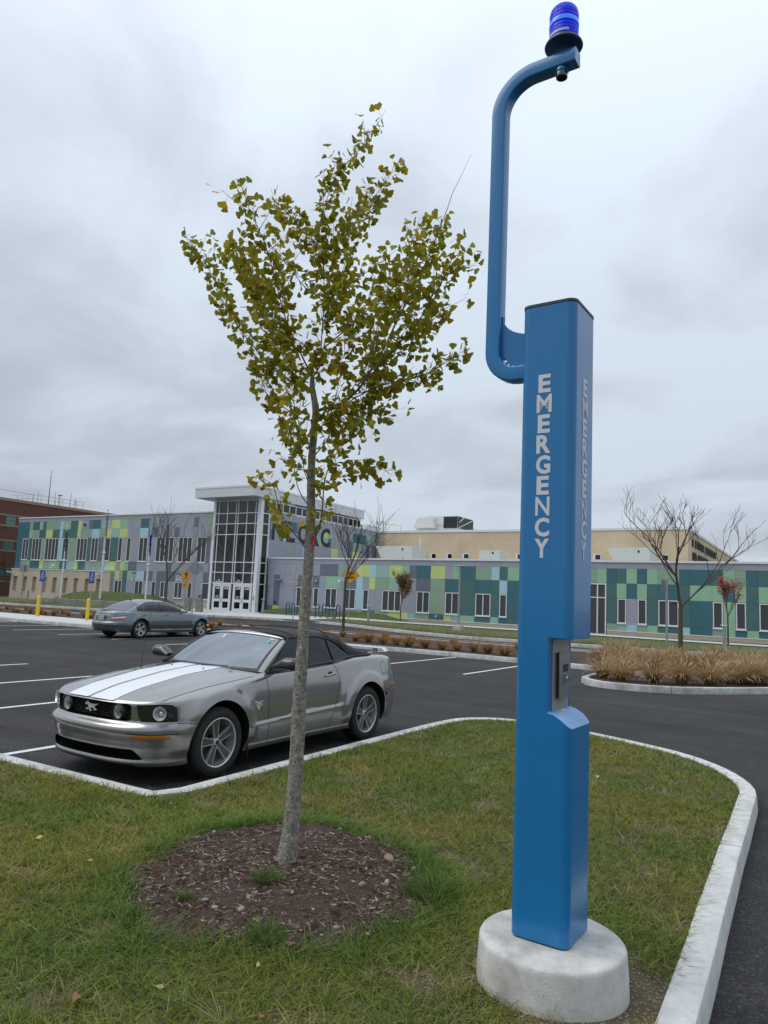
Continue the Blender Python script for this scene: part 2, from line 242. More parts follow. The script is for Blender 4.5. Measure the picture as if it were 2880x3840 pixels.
BRANCHES = [(0.0045, 0.0019, 0.0, 0.9, [(-2.876, 3.724, 3.271),(-2.844, 3.744, 3.338),(-2.826, 3.755, 3.396),(-2.836, 3.749, 3.475),(-2.837, 3.748, 3.565),(-2.836, 3.749, 3.757),(-2.842, 3.745, 3.95),(-2.857, 3.736, 4.105),(-2.892, 3.714, 4.274),(-2.86, 3.734, 4.501),(-2.828, 3.754, 4.623),(-2.79, 3.776, 4.746),(-2.719, 3.82, 4.844),(-2.658, 3.857, 4.943),(-2.619, 3.881, 5.04),(-2.568, 3.912, 5.125),(-2.534, 3.933, 5.217)]),(0.0069, 0.0026, 0.2, 1, [(-2.889, 3.716, 3.171),(-2.967, 3.711, 3.221),(-3.045, 3.704, 3.265),(-3.109, 3.701, 3.316),(-3.201, 3.695, 3.385),(-3.296, 3.69, 3.463),(-3.425, 3.689, 3.596),(-3.539, 3.689, 3.722),(-3.681, 3.692, 3.899),(-3.817, 3.707, 4.113),(-3.945, 3.713, 4.301),(-4.069, 3.707, 4.443),(-4.17, 3.699, 4.551)]),(0.006, 0.0026, 0.15, 1, [(-2.88, 3.722, 3.278),(-2.883, 3.694, 3.313),(-2.892, 3.644, 3.37),(-2.901, 3.595, 3.427),(-2.907, 3.584, 3.42),(-2.916, 3.511, 3.508),(-2.909, 3.436, 3.614),(-2.902, 3.362, 3.718),(-2.89, 3.283, 3.827),(-2.88, 3.189, 3.95),(-2.885, 3.102, 4.04),(-2.888, 3.033, 4.111),(-2.882, 2.971, 4.181),(-2.881, 2.934, 4.219)]),(0.0043, 0.0017, 0.0, 1, [(-2.87, 3.728, 4.144),(-2.819, 3.797, 4.243),(-2.744, 3.898, 4.394),(-2.709, 3.952, 4.493),(-2.668, 4.019, 4.625),(-2.625, 4.087, 4.761),(-2.591, 4.146, 4.896),(-2.592, 4.167, 4.979)]),(0.0051, 0.0021, 0.1, 1, [(-2.808, 3.766, 3.497),(-2.693, 3.765, 3.561),(-2.593, 3.762, 3.619),(-2.465, 3.754, 3.699),(-2.369, 3.751, 3.748),(-2.286, 3.744, 3.802),(-2.23, 3.734, 3.848),(-2.171, 3.691, 3.949)]),(0.0112, 0.0017, 0.3, 1.1, [(-2.842, 3.745, 3.046),(-2.809, 3.779, 3.069),(-2.766, 3.824, 3.09),(-2.724, 3.869, 3.126),(-2.683, 3.916, 3.184),(-2.644, 3.966, 3.262),(-2.614, 4.014, 3.368),(-2.587, 4.057, 3.458),(-2.552, 4.115, 3.594),(-2.528, 4.164, 3.726),(-2.495, 4.223, 3.876),(-2.451, 4.29, 4.03),(-2.419, 4.354, 4.216),(-2.386, 4.419, 4.405),(-2.36, 4.473, 4.566),(-2.333, 4.526, 4.73),(-2.314, 4.57, 4.878),(-2.274, 4.633, 5.049),(-2.235, 4.699, 5.239)]),(0.0069, 0.0017, 0.2, 1.1, [(-2.675, 3.847, 3.126),(-2.613, 3.86, 3.186),(-2.55, 3.87, 3.259),(-2.468, 3.887, 3.339),(-2.328, 3.911, 3.492),(-2.208, 3.93, 3.628),(-2.113, 3.941, 3.751),(-2.051, 3.94, 3.861),(-2.002, 3.939, 3.949),(-1.944, 3.948, 4.014),(-1.876, 3.963, 4.065)]),(0.0051, 0.0017, 0.15, 1, [(-2.731, 3.813, 3.066),(-2.679, 3.854, 3.114),(-2.56, 3.947, 3.216),(-2.425, 4.049, 3.286),(-2.327, 4.123, 3.321),(-2.249, 4.182, 3.367),(-2.182, 4.235, 3.425),(-2.113, 4.288, 3.483),(-2.064, 4.325, 3.514)]),(0.0043, 0.0021, 0.3, 0.9, [(-2.834, 3.75, 2.759),(-2.771, 3.75, 2.817),(-2.713, 3.744, 2.887),(-2.663, 3.736, 2.957),(-2.615, 3.733, 3.007),(-2.558, 3.725, 3.081)]),(0.006, 0.0017, 0.15, 0.9, [(-2.818, 3.76, 2.231),(-2.786, 3.765, 2.258),(-2.761, 3.751, 2.337),(-2.74, 3.731, 2.429),(-2.721, 3.707, 2.526),(-2.69, 3.689, 2.622),(-2.635, 3.684, 2.719),(-2.579, 3.688, 2.783),(-2.516, 3.696, 2.84),(-2.454, 3.702, 2.903),(-2.411, 3.705, 2.953)]),(0.0026, 0.0013, 0.1, 0.8, [(-2.757, 3.797, 2.673),(-2.745, 3.807, 2.695),(-2.692, 3.848, 2.713),(-2.609, 3.91, 2.712),(-2.526, 3.973, 2.698),(-2.471, 4.015, 2.682),(-2.42, 4.054, 2.644)]),(0.0026, 0.0013, 0.1, 0.8, [(-2.773, 3.787, 2.575),(-2.749, 3.799, 2.583),(-2.7, 3.821, 2.618),(-2.614, 3.862, 2.635),(-2.522, 3.906, 2.651),(-2.461, 3.935, 2.664)]),(0.0047, 0.0015, 0.2, 0.75, [(-2.86, 3.734, 2.144),(-2.891, 3.698, 2.198),(-2.934, 3.649, 2.268),(-2.962, 3.615, 2.325),(-2.975, 3.594, 2.377),(-2.99, 3.562, 2.467),(-2.999, 3.541, 2.525),(-3.026, 3.514, 2.549),(-3.06, 3.48, 2.579)]),(0.0019, 0.0011, 0.3, 0.7, [(-2.954, 3.676, 2.251),(-2.981, 3.666, 2.257),(-3.048, 3.641, 2.269)]),(0.0039, 0.0015, 0.25, 0.7, [(-2.862, 3.733, 2.426),(-2.908, 3.727, 2.482),(-2.947, 3.727, 2.545),(-2.988, 3.736, 2.647),(-3.02, 3.75, 2.75),(-3.056, 3.759, 2.847),(-3.084, 3.773, 2.946),(-3.12, 3.768, 2.992)]),(0.0034, 0.0015, 0.25, 0.7, [(-2.867, 3.729, 2.577),(-2.873, 3.686, 2.652),(-2.863, 3.642, 2.753),(-2.866, 3.607, 2.815),(-2.895, 3.554, 2.86),(-2.924, 3.502, 2.898)]),(0.0039, 0.0017, 0.3, 0.9, [(-2.872, 3.727, 2.813),(-2.896, 3.686, 2.869),(-2.904, 3.657, 2.932),(-2.911, 3.626, 3.002),(-2.917, 3.595, 3.071),(-2.93, 3.561, 3.133),(-2.952, 3.518, 3.2)]),(0.0043, 0.0019, 0.25, 1, [(-2.871, 3.727, 2.984),(-2.936, 3.714, 2.998),(-3.001, 3.704, 3.034),(-3.067, 3.694, 3.077),(-3.125, 3.685, 3.113),(-3.184, 3.675, 3.149),(-3.228, 3.674, 3.205),(-3.27, 3.691, 3.31),(-3.309, 3.714, 3.435)]),(0.0034, 0.0017, 0.2, 1, [(-2.898, 3.711, 3.843),(-2.996, 3.709, 3.939),(-3.104, 3.713, 4.068),(-3.179, 3.717, 4.166),(-3.269, 3.716, 4.267)]),(0.0034, 0.0017, 0.2, 1, [(-2.858, 3.735, 4.014),(-2.964, 3.753, 4.229),(-3.041, 3.751, 4.34),(-3.121, 3.742, 4.422),(-3.191, 3.739, 4.52),(-3.272, 3.728, 4.605),(-3.322, 3.722, 4.656)]),(0.0043, 0.0017, 0.15, 1.2, [(-2.898, 3.71, 3.238),(-2.971, 3.71, 3.279),(-3.056, 3.711, 3.341),(-3.162, 3.71, 3.407),(-3.351, 3.784, 3.752),(-3.523, 3.836, 4.052),(-3.644, 3.854, 4.227),(-3.758, 3.85, 4.321),(-3.847, 3.84, 4.365)]),(0.0034, 0.0017, 0.1, 1.1, [(-2.838, 3.747, 3.692),(-2.741, 3.73, 3.758),(-2.642, 3.708, 3.832),(-2.521, 3.693, 3.889),(-2.407, 3.685, 3.924),(-2.32, 3.673, 3.961)]),(0.0034, 0.0017, 0.1, 1.1, [(-2.698, 3.833, 3.114),(-2.68, 4.092, 3.461),(-2.709, 4.194, 3.658),(-2.742, 4.303, 3.881),(-2.772, 4.435, 4.15),(-2.796, 4.54, 4.375)]),(0.0034, 0.0017, 0.1, 1.1, [(-2.826, 3.754, 3.439),(-2.875, 3.616, 3.463),(-2.928, 3.412, 3.536),(-2.937, 3.253, 3.634),(-2.91, 3.126, 3.741),(-2.889, 3.013, 3.825),(-2.871, 2.942, 3.879)]),(0.0034, 0.0017, 0.1, 1.1, [(-2.835, 3.749, 3.629),(-2.877, 3.928, 3.966),(-2.902, 4.057, 4.216),(-2.956, 4.14, 4.434),(-3.032, 4.229, 4.698)]),(0.0034, 0.0017, 0.1, 1.1, [(-2.831, 3.752, 3.313),(-2.69, 3.738, 3.352),(-2.554, 3.697, 3.442),(-2.469, 3.645, 3.532),(-2.378, 3.578, 3.634)]),(0.0034, 0.0017, 0.1, 1.1, [(-2.86, 3.734, 3.273),(-3.049, 3.73, 3.372),(-3.2, 3.744, 3.528),(-3.291, 3.762, 3.654)]),(0.0034, 0.0017, 0.1, 1.1, [(-2.38, 4.027, 3.782),(-2.275, 3.948, 3.985),(-2.235, 3.89, 4.102),(-2.234, 3.833, 4.176)]),(0.0034, 0.0017, 0.1, 1.1, [(-2.421, 4.002, 3.461),(-2.343, 4.133, 3.556),(-2.294, 4.288, 3.799),(-2.261, 4.382, 3.95)]),(0.0034, 0.0017, 0.1, 1.0, [(-2.836, 3.748, 2.919),(-2.752, 3.744, 2.981),(-2.692, 3.721, 3.067),(-2.652, 3.692, 3.145)]),(0.0034, 0.0017, 0.1, 1.0, [(-2.834, 3.75, 2.99),(-2.786, 3.833, 3.034),(-2.705, 3.963, 3.029),(-2.646, 4.062, 3.091)]),(0.0034, 0.0017, 0.1, 1.0, [(-2.647, 3.864, 3.166),(-2.543, 3.891, 3.194),(-2.439, 3.915, 3.231),(-2.344, 3.938, 3.268)]),(0.0034, 0.0017, 0.1, 1.0, [(-2.689, 3.838, 3.04),(-2.613, 3.923, 3.053),(-2.545, 3.997, 3.065),(-2.516, 4.032, 3.042)])]
TAG = (-2.796, 3.726, 2.223)
ROWS = {
'R1': '-35.55g -34.88g -34.35g -33.85g -32.8g -32.21B -31.97g -31.26g -30.75d -30.21d -29.19S -28.65g -27.64Y -27.12Y -26.57B -26.06A -25.01Y -24.02G -23.46d -22.93T -21.89Y -20.84L -20.34G -19.78T -18.72S -17.67B -17.13D -16.6G -12.99T -12.47S -12.15G -11.66S -11.19G -10.64T -10.08D -9.55G -8.97T -8.44G -7.87S -6.77T -6.22T -5.13D -4.6G -4.04S -3.52T -2.96D -2.35G -1.82T -0.81S -0.3x',
'R2': '-35.49g -34.92d -34.36g -33.8g -32.79d -32.28B -32.1g -31.33d -30.77g -30.22G -29.21A -28.64d -27.63B -27.1g -26.58Y -26.09S -25A -23.98g -23.45g -22.94d -21.88S -20.84T -20.33T -19.76D -18.71T -17.68D -17.13B -16.61T -12.98G -12.46T -12.14T -11.65z -10.64D -10.07G -9.54T -8.97G -8.44D -7.86T -6.78D -6.23G -5.14G -4.59T -4.04G -3.52D -2.95G -2.37T -1.83G -1.35D -0.83T -0.31x',
'R3': '-35.45g -34.88d -34.32g -33.88g -32.79w1 -32.31B -32.07g -31.25w1 -30.75g -30.23w2 -29.18g -28.68w2 -27.61B -27.06w1 -26.56g -26.08g -25.52w3 -24.01g -23.47g -22.89w2 -21.89S -20.81w2 -19.81D -18.71w2 -17.66D -17.12w1 -16.6T -12.96w2 -12.26D -11.64z -10.63D -10.05w1 -9.53L -8.95w1 -8.44D -7.86w2 -6.78D -6.23T -5.13w1 -4.61G -4.03w1 -3.52D -2.95w2 -1.9T -1.37w1 -0.85D -0.34x',
'R4': '-35.46d -34.92Y -34.33g -33.28g -32.26g -31.2g -30.21d -29.14g -28.64g -27.56g -27.01d -26.03A -25.88S -25Y -23.89Y -23.48A -22.96S -21.91D -20.86Y -20.35A -19.78G -18.74D -17.69A -17.14T -16.62D -12.95G -12.25A -11.63z -10.62S -10.06A -9.52B -8.97S -8.44G -7.88D -6.79B -6.24T -5.14S -4.61G -4.05T -3.51G -2.96D -2.4T -1.39S -0.87G -0.36x',
'RG': '-35.6g -33.9g -32.25g -30.72g -28.92g -26.09g -23.44g -20.84g -18.73g -12.48g -10.65g -7.87g -5.12g -2.95g -0.89g -0.28x',
'LG': '-67.47g -65.01g -62.91g -60.39g -57.76g -55.13g -52.52S -49.92g -47.34g -45.12g -43.07g -42.1S -41.51g -41.36x',
'L1': '-67.49T -66.54T -65.6S -65.08T -64.02G -63.52D -62.99S -61.93S -60.9B -60.39G -59.35D -58.28Y -57.73g -56.74d -56.21T -55.14g -54.94A -53.63Y -52.53G -52.01G -51.51g -50.94g -49.89T -48.85g -47.75g -46.66g -45.18g -44.31g -43.57d -43.04g -42.05S -41.34x',
'L2': '-67.47T -66.52T -65.59G -65.07S -63.98T -63.48T -62.97Y -61.94D -60.89B -60.4D -59.36D -58.3Y -57.83S -56.76g -56.23B -55.19S -54.18Y -53.61A -52.53Y -52.02Y -51.48g -50.97g -49.92B -48.87d -47.79g -46.75g -45.74d -45.18g -43.65g -43.13g -42.09g -41.58Y -41.3x',
'L3': '-67.43T -66.51w2 -65.5D -64.96w3 -63.43S -62.92w4 -60.87B -60.31w2 -59.36S -58.25w3 -56.75D -56.2w2 -55.23d -54.54w1 -53.6D -52.56w1 -52.02g -51.48w1 -50.94g -49.92w2 -48.83g -47.81w4 -45.72g -45.19w3 -43.61g -43.08w2 -42.02d -41.56w1 -41.29x',
'L4': '-67.46T -66.54S -65.57G -65.07T -64.11T -63.55Y -63.02S -62G -61.02S -60.49T -59.48A -58.39Y -57.87D -56.83g -56.3S -55.24S -54.14B -53.71Y -52.65g -52.09Y -51.58G -51.05d -50g -48.95g -47.98g -46.35d -45.84g -44.26g -43.29g -42.18g -41.63d -41.36x',
'L5': '-53.2A -52.64Y -52.12S -51.66D -51.1G -49.99B -48.98d -47.93g -47.45d -45.92d -44.76g -44.26A -44.02g -43.21g -42.14d -41.32x',
'L6': '-53.58A -53.29A -52.63w2 -51.65D -51.13g -50.06w2 -49.01g -48w1 -47.46d -46.94w2 -46.01g -45.29w2 -44.33g -43.81w1 -43.28g -42.23w2 -41.34x',
'L7': '-53.41A -52.84g -51.54g -49.9g -47.97g -46.81g -45.17g -43.71g -42.2A -41.42x',
'W1': '42.18g 42.35N 42.72g 43.66T 44.43T 45.28d 45.57g 47.52g 49.09Y 49.65G 50.23g 52.51d 52.76g 53.45T 54.5T 55.6G 56.17A',
'W2': '42.02d 42.4g 43.66B 44.14g 48.14G 49.12A 49.69d 50.18g 51.45g 52.79D 53.49S 54.51g 55.62T 56.12g 56.69d',
'W3': '42.05g 43.13g 43.64g 44.75S 45.29g 46.36B 46.62g 47.88g 49.59g 50.21Y 51.24g 52.2S 52.5g 52.86d 53.44Y 54.51g 55.61D 56.12g 56.74d',
}
# ================================================================== ground
def sheet(name, s0, t0, s1, t1, ds, dz, m, fn=None, kind='structure'):
    ns = max(1, int(math.ceil((s1-s0)/ds))); nt_ = max(1, int(math.ceil((t1-t0)/ds)))
    mb = MB(); mb.grid([[(s0+(s1-s0)*i/ns, t0+(t1-t0)*j/nt_, gz(0, t0+(t1-t0)*j/nt_)+dz+(fn(s0+(s1-s0)*i/ns, t0+(t1-t0)*j/nt_) if fn else 0)) for i in range(ns+1)] for j in range(nt_+1)])
    return tag(mb.build(name, m, smooth=60), kind=kind)
mb = MB()
ys = [-900, -60, 24, 30, 36, 42, 90, 250, 900]
mb.grid([[(x, y, gz(0, y)-.02) for x in (-900, -120, 60, 900)] for y in ys]); tag(mb.build('ground', earth), kind='structure')
mb = MB(); mb.grid([[(x, y, gz(0, y)) for x in (-75, -40, -20, 0, 30)] for y in (-25, 0, 12, 24, 28, 32, 36, 38)]); tag(mb.build('car_park', asph), kind='structure')
# ------------------------------------------------------------------ kerbs: one stone every three metres, with open joints
def resample(poly, step):
    P = [Vector((a, b)) for a, b in poly]; out = [P[0]]
    for a, b in zip(P, P[1:]):
        n = max(1, int((b-a).length/step)); out += [a+(b-a)*k/n for k in range(1, n+1)]
    return out
def smooth_poly(poly, n=6):
    """Catmull-Rom through the points"""
    P = [Vector((a, b)) for a, b in poly]; P = [P[0]*2-P[1]]+P+[P[-1]*2-P[-2]]; out = []
    for i in range(1, len(P)-2):
        for k in range(n):
            t = k/n; out.append(.5*((2*P[i])+(-P[i-1]+P[i+1])*t+(2*P[i-1]-5*P[i]+4*P[i+1]-P[i+2])*t*t+(-P[i-1]+3*P[i]-3*P[i+1]+P[i+2])*t**3))
    out.append(P[-2]); return [(p.x, p.y) for p in out]
def kerb(name, poly, side, m=conc, h=.15, w=.15, joint=3.05, fine=.25, phase=0.):
    """side=+1: the planted side lies to the left of the direction of travel"""
    pts = resample(poly, fine); root = empty(name, (0, 0, 0), kind='structure')
    nr = []
    for i in range(len(pts)):
        d = (pts[min(i+1, len(pts)-1)]-pts[max(i-1, 0)]).normalized(); nr.append(Vector((-d.y, d.x))*side)
    acc = [0]
    for a, b in zip(pts, pts[1:]): acc.append(acc[-1]+(b-a).length)
    s = -phase
    prof = [(-.012, -.06), (-.008, .02), (0, h-.018), (.006, h-.005), (.018, h), (w-.012, h), (w, h-.008), (w, -.06)]
    while s < acc[-1]:
        e = s+joint-.014; ring = []
        def at(q):
            q = min(max(q, 0), acc[-1]); i = int(np.searchsorted(acc, q)); i = min(max(i, 1), len(acc)-1); k = (q-acc[i-1])/max(1e-6, acc[i]-acc[i-1])
            return pts[i-1].lerp(pts[i], k), nr[i-1].lerp(nr[i], k).normalized()
        a0, e0 = max(s, 0), min(e, acc[-1])
        if e0-a0 > .15:
            n = max(2, int((e0-a0)/fine)+1); rows = []
            for j in range(n+1):
                p, q = at(a0+(e0-a0)*j/n); wob = .0012*math.sin(5*(a0+(e0-a0)*j/n))
                rows.append([(p.x+q.x*(u+wob), p.y+q.y*(u+wob), gz(0, p.y)+z+(wob*.6 if z > .1 else 0)) for u, z in prof])
            mb = MB(); k = len(prof); mb.grid(rows)
            if side < 0: mb.f = [f[::-1] for f in mb.f]
            mb.f += [tuple(range(k-1, -1, -1)), tuple(range(n*k, n*k+k))]; mb.mi += [0, 0]
            mb.build('kerb_stone', m, root, smooth=35)
        s += joint
    return root
ISL = smooth_poly([(-.42, -8), (-.43, -5), (-.44, -2), (-.455, 0), (-.475, 1.5), (-.49, 2.6), (-.5, 3.48), (-.53, 4.6), (-.565, 5.9), (-.60, 7.6), (-.64, 8.3), (-.82, 8.85), (-1.08, 9.3), (-1.5, 9.75), (-2.1, 10.1), (-2.9, 10.45), (-3.6, 10.66), (-4.25, 10.62), (-4.68, 10.2), (-4.80, 9.6), (-4.83, 8.6)])+[(-4.83, 6.5), (-4.83, 4.62), (-4.86, 4.53), (-4.93, 4.5), (-8, 4.48), (-30, 4.45)]
kerb('island_kerb', ISL, +1, phase=1.05)
PL = [(-62, 24.9), (-24.2, 24.9), (-23.9, 24.2), (-23.8, 23.5), (-23.5, 23.3), (-16, 23.3), (-11.8, 23.35), (-8.76, 23.05), (-6.9, 22.75), (-6.0, 22.6), (-5.55, 22.2), (-5.42, 21.4), (-5.4, 19.6), (-5.36, 18.75), (-5.1, 18.2), (-4.75, 17.9), (-4.33, 17.78), (-3.7, 17.85), (-2.93, 18.2), (-2.1, 19.1), (-1.26, 20.2), (0.2, 22.1), (2.2, 24), (6, 26.3), (12, 28)]
kerb('planter_kerb', PL, +1, m=conc2, fine=.3)
kerb('walk_kerb', [(-62, 21.7), (-24.6, 21.7), (-24.2, 21.9), (-23.95, 22.5), (-23.9, 23.2)], +1, m=conc2, w=.5)
kerb('planter_back_kerb', [(12, 28.9), (-5, 28.4), (-24, 28.6), (-62, 28.9)], +1, m=conc2)
kerb('far_street_kerb', smooth_poly([(-62, 33.5), (-54, 33.3), (-44, 33.6), (-36, 34.6), (-30, 35.9), (-25.2, 35.6), (-19.66, 33.3), (-15.3, 31.9), (-12, 31.75), (-5.5, 31.95), (12, 32.4)], 5), +1, m=conc2)
tag(sheet('sidewalk', -62, 22.05, -24.1, 24.95, 2, .152, walk), kind='structure')
# mulch of the long planter and its rounded end
def fill(name, poly, z, m, step=None, fn=None):
    bm = bmesh.new(); vs = [bm.verts.new((x, y, gz(0, y)+z)) for x, y in poly]; f = bm.faces.new(vs); bmesh.ops.triangulate(bm, faces=[f]); me = bpy.data.meshes.new(name); bmesh.ops.recalc_face_normals(bm, faces=bm.faces)
    for q in bm.faces:
        if q.normal.z < 0: q.normal_flip()
    bm.to_mesh(me); bm.free(); me.materials.append(m); o = bpy.data.objects.new(name, me); COL.objects.link(o); return tag(o, kind='structure')
PLi = [(a, b+.08) for a, b in PL]
fill('planting_bed', [(a+.02, b) for a, b in PLi]+[(12, 28.85), (-5, 28.35), (-24, 28.55), (-62, 28.85)], .11, soil)
# lawns beside the building
def bump2(s, t, cs, ct, ws, wt, h):
    return h*math.exp(-((s-cs)/ws)**4)*math.exp(-((t-ct)/wt)**2)
def mound(s, t):
    z = bump2(s, t, -33.2, 41.2, 1.9, .9, .5)+bump2(s, t, -27.8, 41.3, 4.2, .75, .52)
    z += 1.02*math.exp(-((s+50.5)/5.6)**4)*sstep(37.0, 39.2, t)
    return z
lawn = mat('building_lawn', (.045, .075, .012), .95, var=.35, vscale=6, detail=9, col2=(.075, .095, .022), bump=1., bscale=14, bd=.06)
def far_edge(s): return interp([(-62, 33.5), (-54, 33.3), (-44, 33.6), (-36, 34.6), (-30, 35.9), (-25.2, 35.6), (-19.66, 33.3), (-15.3, 31.9), (-12, 31.75), (-5.5, 31.95), (12, 32.4)], s)
for nm, a, b in (('lawn', -27.6, 12), ('lawn', -100, -41.5)):
    mb = MB(); ns = int((b-a)/.4); rows = []
    for j in range(41):
        rows.append([])
        for i in range(ns+1):
            s = a+(b-a)*i/ns; t0 = far_edge(s)+.1; t = t0+(42.3-t0)*j/40
            rows[-1].append((s, t, gz(0, t)+.13-.12*sstep(40.5, 42, t)+mound(s, t)))
    mb.grid(rows); tag(mb.build(nm, lawn, smooth=60), kind='structure')
mb = MB(); mb.grid([[(-35.6+4.2*i/30, 40.2+1.8*j/16, gz(0, 40.2)+.02+mound(-35.6+4.2*i/30, 40.2+1.8*j/16)*1.0-.10*sstep(.8, 1, i/30)-.10*sstep(.9, 1, 1-i/30)) for i in range(31)] for j in range(17)]); tag(mb.build('grass_mound', lawn, smooth=60), kind='structure')
mb = MB(); mb.grid([[(-31.6+4.2*i/20, 40.2+1.8*j/16, gz(0, 40.2)+.02+mound(-31.6+4.2*i/20, 40.2+1.8*j/16)) for i in range(21)] for j in range(17)]); tag(mb.build('grass_mound', lawn, smooth=60), kind='structure')
# concrete forecourt in front of the doors, and the narrow path along the wing
mb = MB(); rows = []
for j in range(9):
    rows.append([(s, far_edge(s)+.1+(41.9-far_edge(s)-.1)*j/8, gz(0, far_edge(s)+.1+(41.9-far_edge(s)-.1)*j/8)+.145) for s in np.linspace(-41.6, -27.5, 15)])
mb.grid(rows); tag(mb.build('forecourt', walk), kind='structure')
def path(name, poly, w, dz, m):
    pts = resample(poly, .8); rows = [[], []]
    for i, p in enumerate(pts):
        d = (pts[min(i+1, len(pts)-1)]-pts[max(i-1, 0)]).normalized(); n = Vector((-d.y, d.x))
        for k, q in enumerate((p-n*w/2, p+n*w/2)): rows[k].append((q.x, q.y, gz(0, q.y)+dz+mound(q.x, q.y)))
    mb = MB(); mb.grid(rows); return tag(mb.build(name, m), kind='structure')
path('path', [(-27.6, 39.6), (-20, 39.4), (-11, 39.2), (-4.5, 38.6), (10, 38.4)], 1.25, .165, walk)
# ------------------------------------------------------------------ painted lines
def line(poly, w=.1):
    pts = resample(poly, .6); rows = [[], []]
    for i, p in enumerate(pts):
        d = (pts[min(i+1, len(pts)-1)]-pts[max(i-1, 0)]).normalized(); n = Vector((-d.y, d.x))
        for k, q in enumerate((p-n*w/2, p+n*w/2)): rows[k].append((q.x, q.y, gz(0, q.y)+.004))
    mb = MB(); mb.grid(rows); return tag(mb.build('road_marking', paint), kind='structure')
for s in (-7.62, -10.48, -13.1, -15.95, -18.7, -21.5, -24.3): line([(s, 4.4), (s, 10.5)])
for s in (-8.2, -11.0, -13.85, -16.6, -19.4, -22.2): line([(s, 17.8), (s, 23.2)])
for s in (-25.0, -27.9, -30.75, -33.9, -36.3, -39.2, -42.1): line([(s, 17.6), (s, 21.6)])
for k in range(6): line([(-36.2, 17.9+k*.65), (-34.0, 18.5+k*.65)])
line([(-27.5, 30.2), (-6, 29.4)], .12); line([(-22, 31.2), (-6, 30.7)], .1)
# ------------------------------------------------------------------ near lawn: soil plus real blades
def in_poly(P, xs, ys):
    inside = np.zeros(len(xs), bool); n = len(P)
    for i in range(n):
        x0, y0 = P[i]; x1, y1 = P[(i+1) % n]
        c = ((y0 > ys) != (y1 > ys)); d = (x1-x0)*(ys-y0)/(y1-y0+1e-12)+x0; inside ^= c & (xs < d)
    return inside
def offset(poly, d):
    P = [Vector(p) for p in poly]; out = []
    for i in range(len(P)):
        e = (P[min(i+1, len(P)-1)]-P[max(i-1, 0)]).normalized(); q = P[i]+Vector((-e.y, e.x))*d; out.append((q.x, q.y))
    return out
ISLi = offset(ISL, .075)+[(-30, -8)]
ISLg = offset(ISL, .14)+[(-30, -8)]
MC, MR = (-2.82, 3.64), .90
XR = [(-8, -.42), (3.48, -.5), (5.9, -.565), (7.6, -.6), (8.3, -.64), (8.85, -.82), (9.3, -1.08), (9.75, -1.5), (10.1, -2.1), (10.45, -2.9), (10.66, -3.6)]
XT = [(-4.83, 9.4), (-4.68, 10.2), (-4.25, 10.62), (-3.6, 10.66), (-2.9, 10.45), (-2.1, 10.1), (-1.5, 9.75), (-1.08, 9.3), (-.82, 8.85), (-.64, 8.3), (-.5, 3)]
def edge_d(s, t):
    """rough distance to the kerb line, so that the turf always meets it from below"""
    if s < -4.83: return 4.5-t
    return min((s+4.83) if t > 4.5 else 9, interp(XR, t)-s, interp(XT, s)-t)
def lawnz(s, t):
    z = .035*math.exp(-(math.hypot(s+1.1, t-3.45)/.5)**2)+.03*mn.noise(Vector((s*.5, t*.5, 0)))+.008*mn.noise(Vector((s*3, t*3, 1)))
    d = math.hypot(s-MC[0], t-MC[1]); z += .05*math.exp(-max(0, d-.5)**2*2)
    return .130+z*sstep(.12, .42, edge_d(s, t))
bm = bmesh.new(); cell = .1; vm = {}
xs = np.arange(-16, -.4, cell); ys = np.arange(-2, 10.8, cell)
for x in xs:
    for y in ys:
        if in_poly(ISLi, np.array([x+cell/2]), np.array([y+cell/2]))[0]:
            q = []
            for a, b in ((x, y), (x+cell, y), (x+cell, y+cell), (x, y+cell)):
                k = (round(a/cell), round(b/cell))
                if k not in vm: vm[k] = bm.verts.new((a, b, lawnz(a, b)))
                q.append(vm[k])
            bm.faces.new(q)
me = bpy.data.meshes.new('island_soil'); bm.to_mesh(me); bm.free(); me.materials.append(turf); me.shade_smooth(); o = bpy.data.objects.new('island_soil', me); COL.objects.link(o); tag(o, kind='structure')
def nz(x, y, sc, z=0.): return mn.noise(Vector((x*sc, y*sc, z)))
def mulch_r(a): return MR*(1+.05*math.cos(2*(a-2.23))+.04*math.sin(3*a+1)+.04*math.sin(7*a)+.03*math.sin(13*a+2))
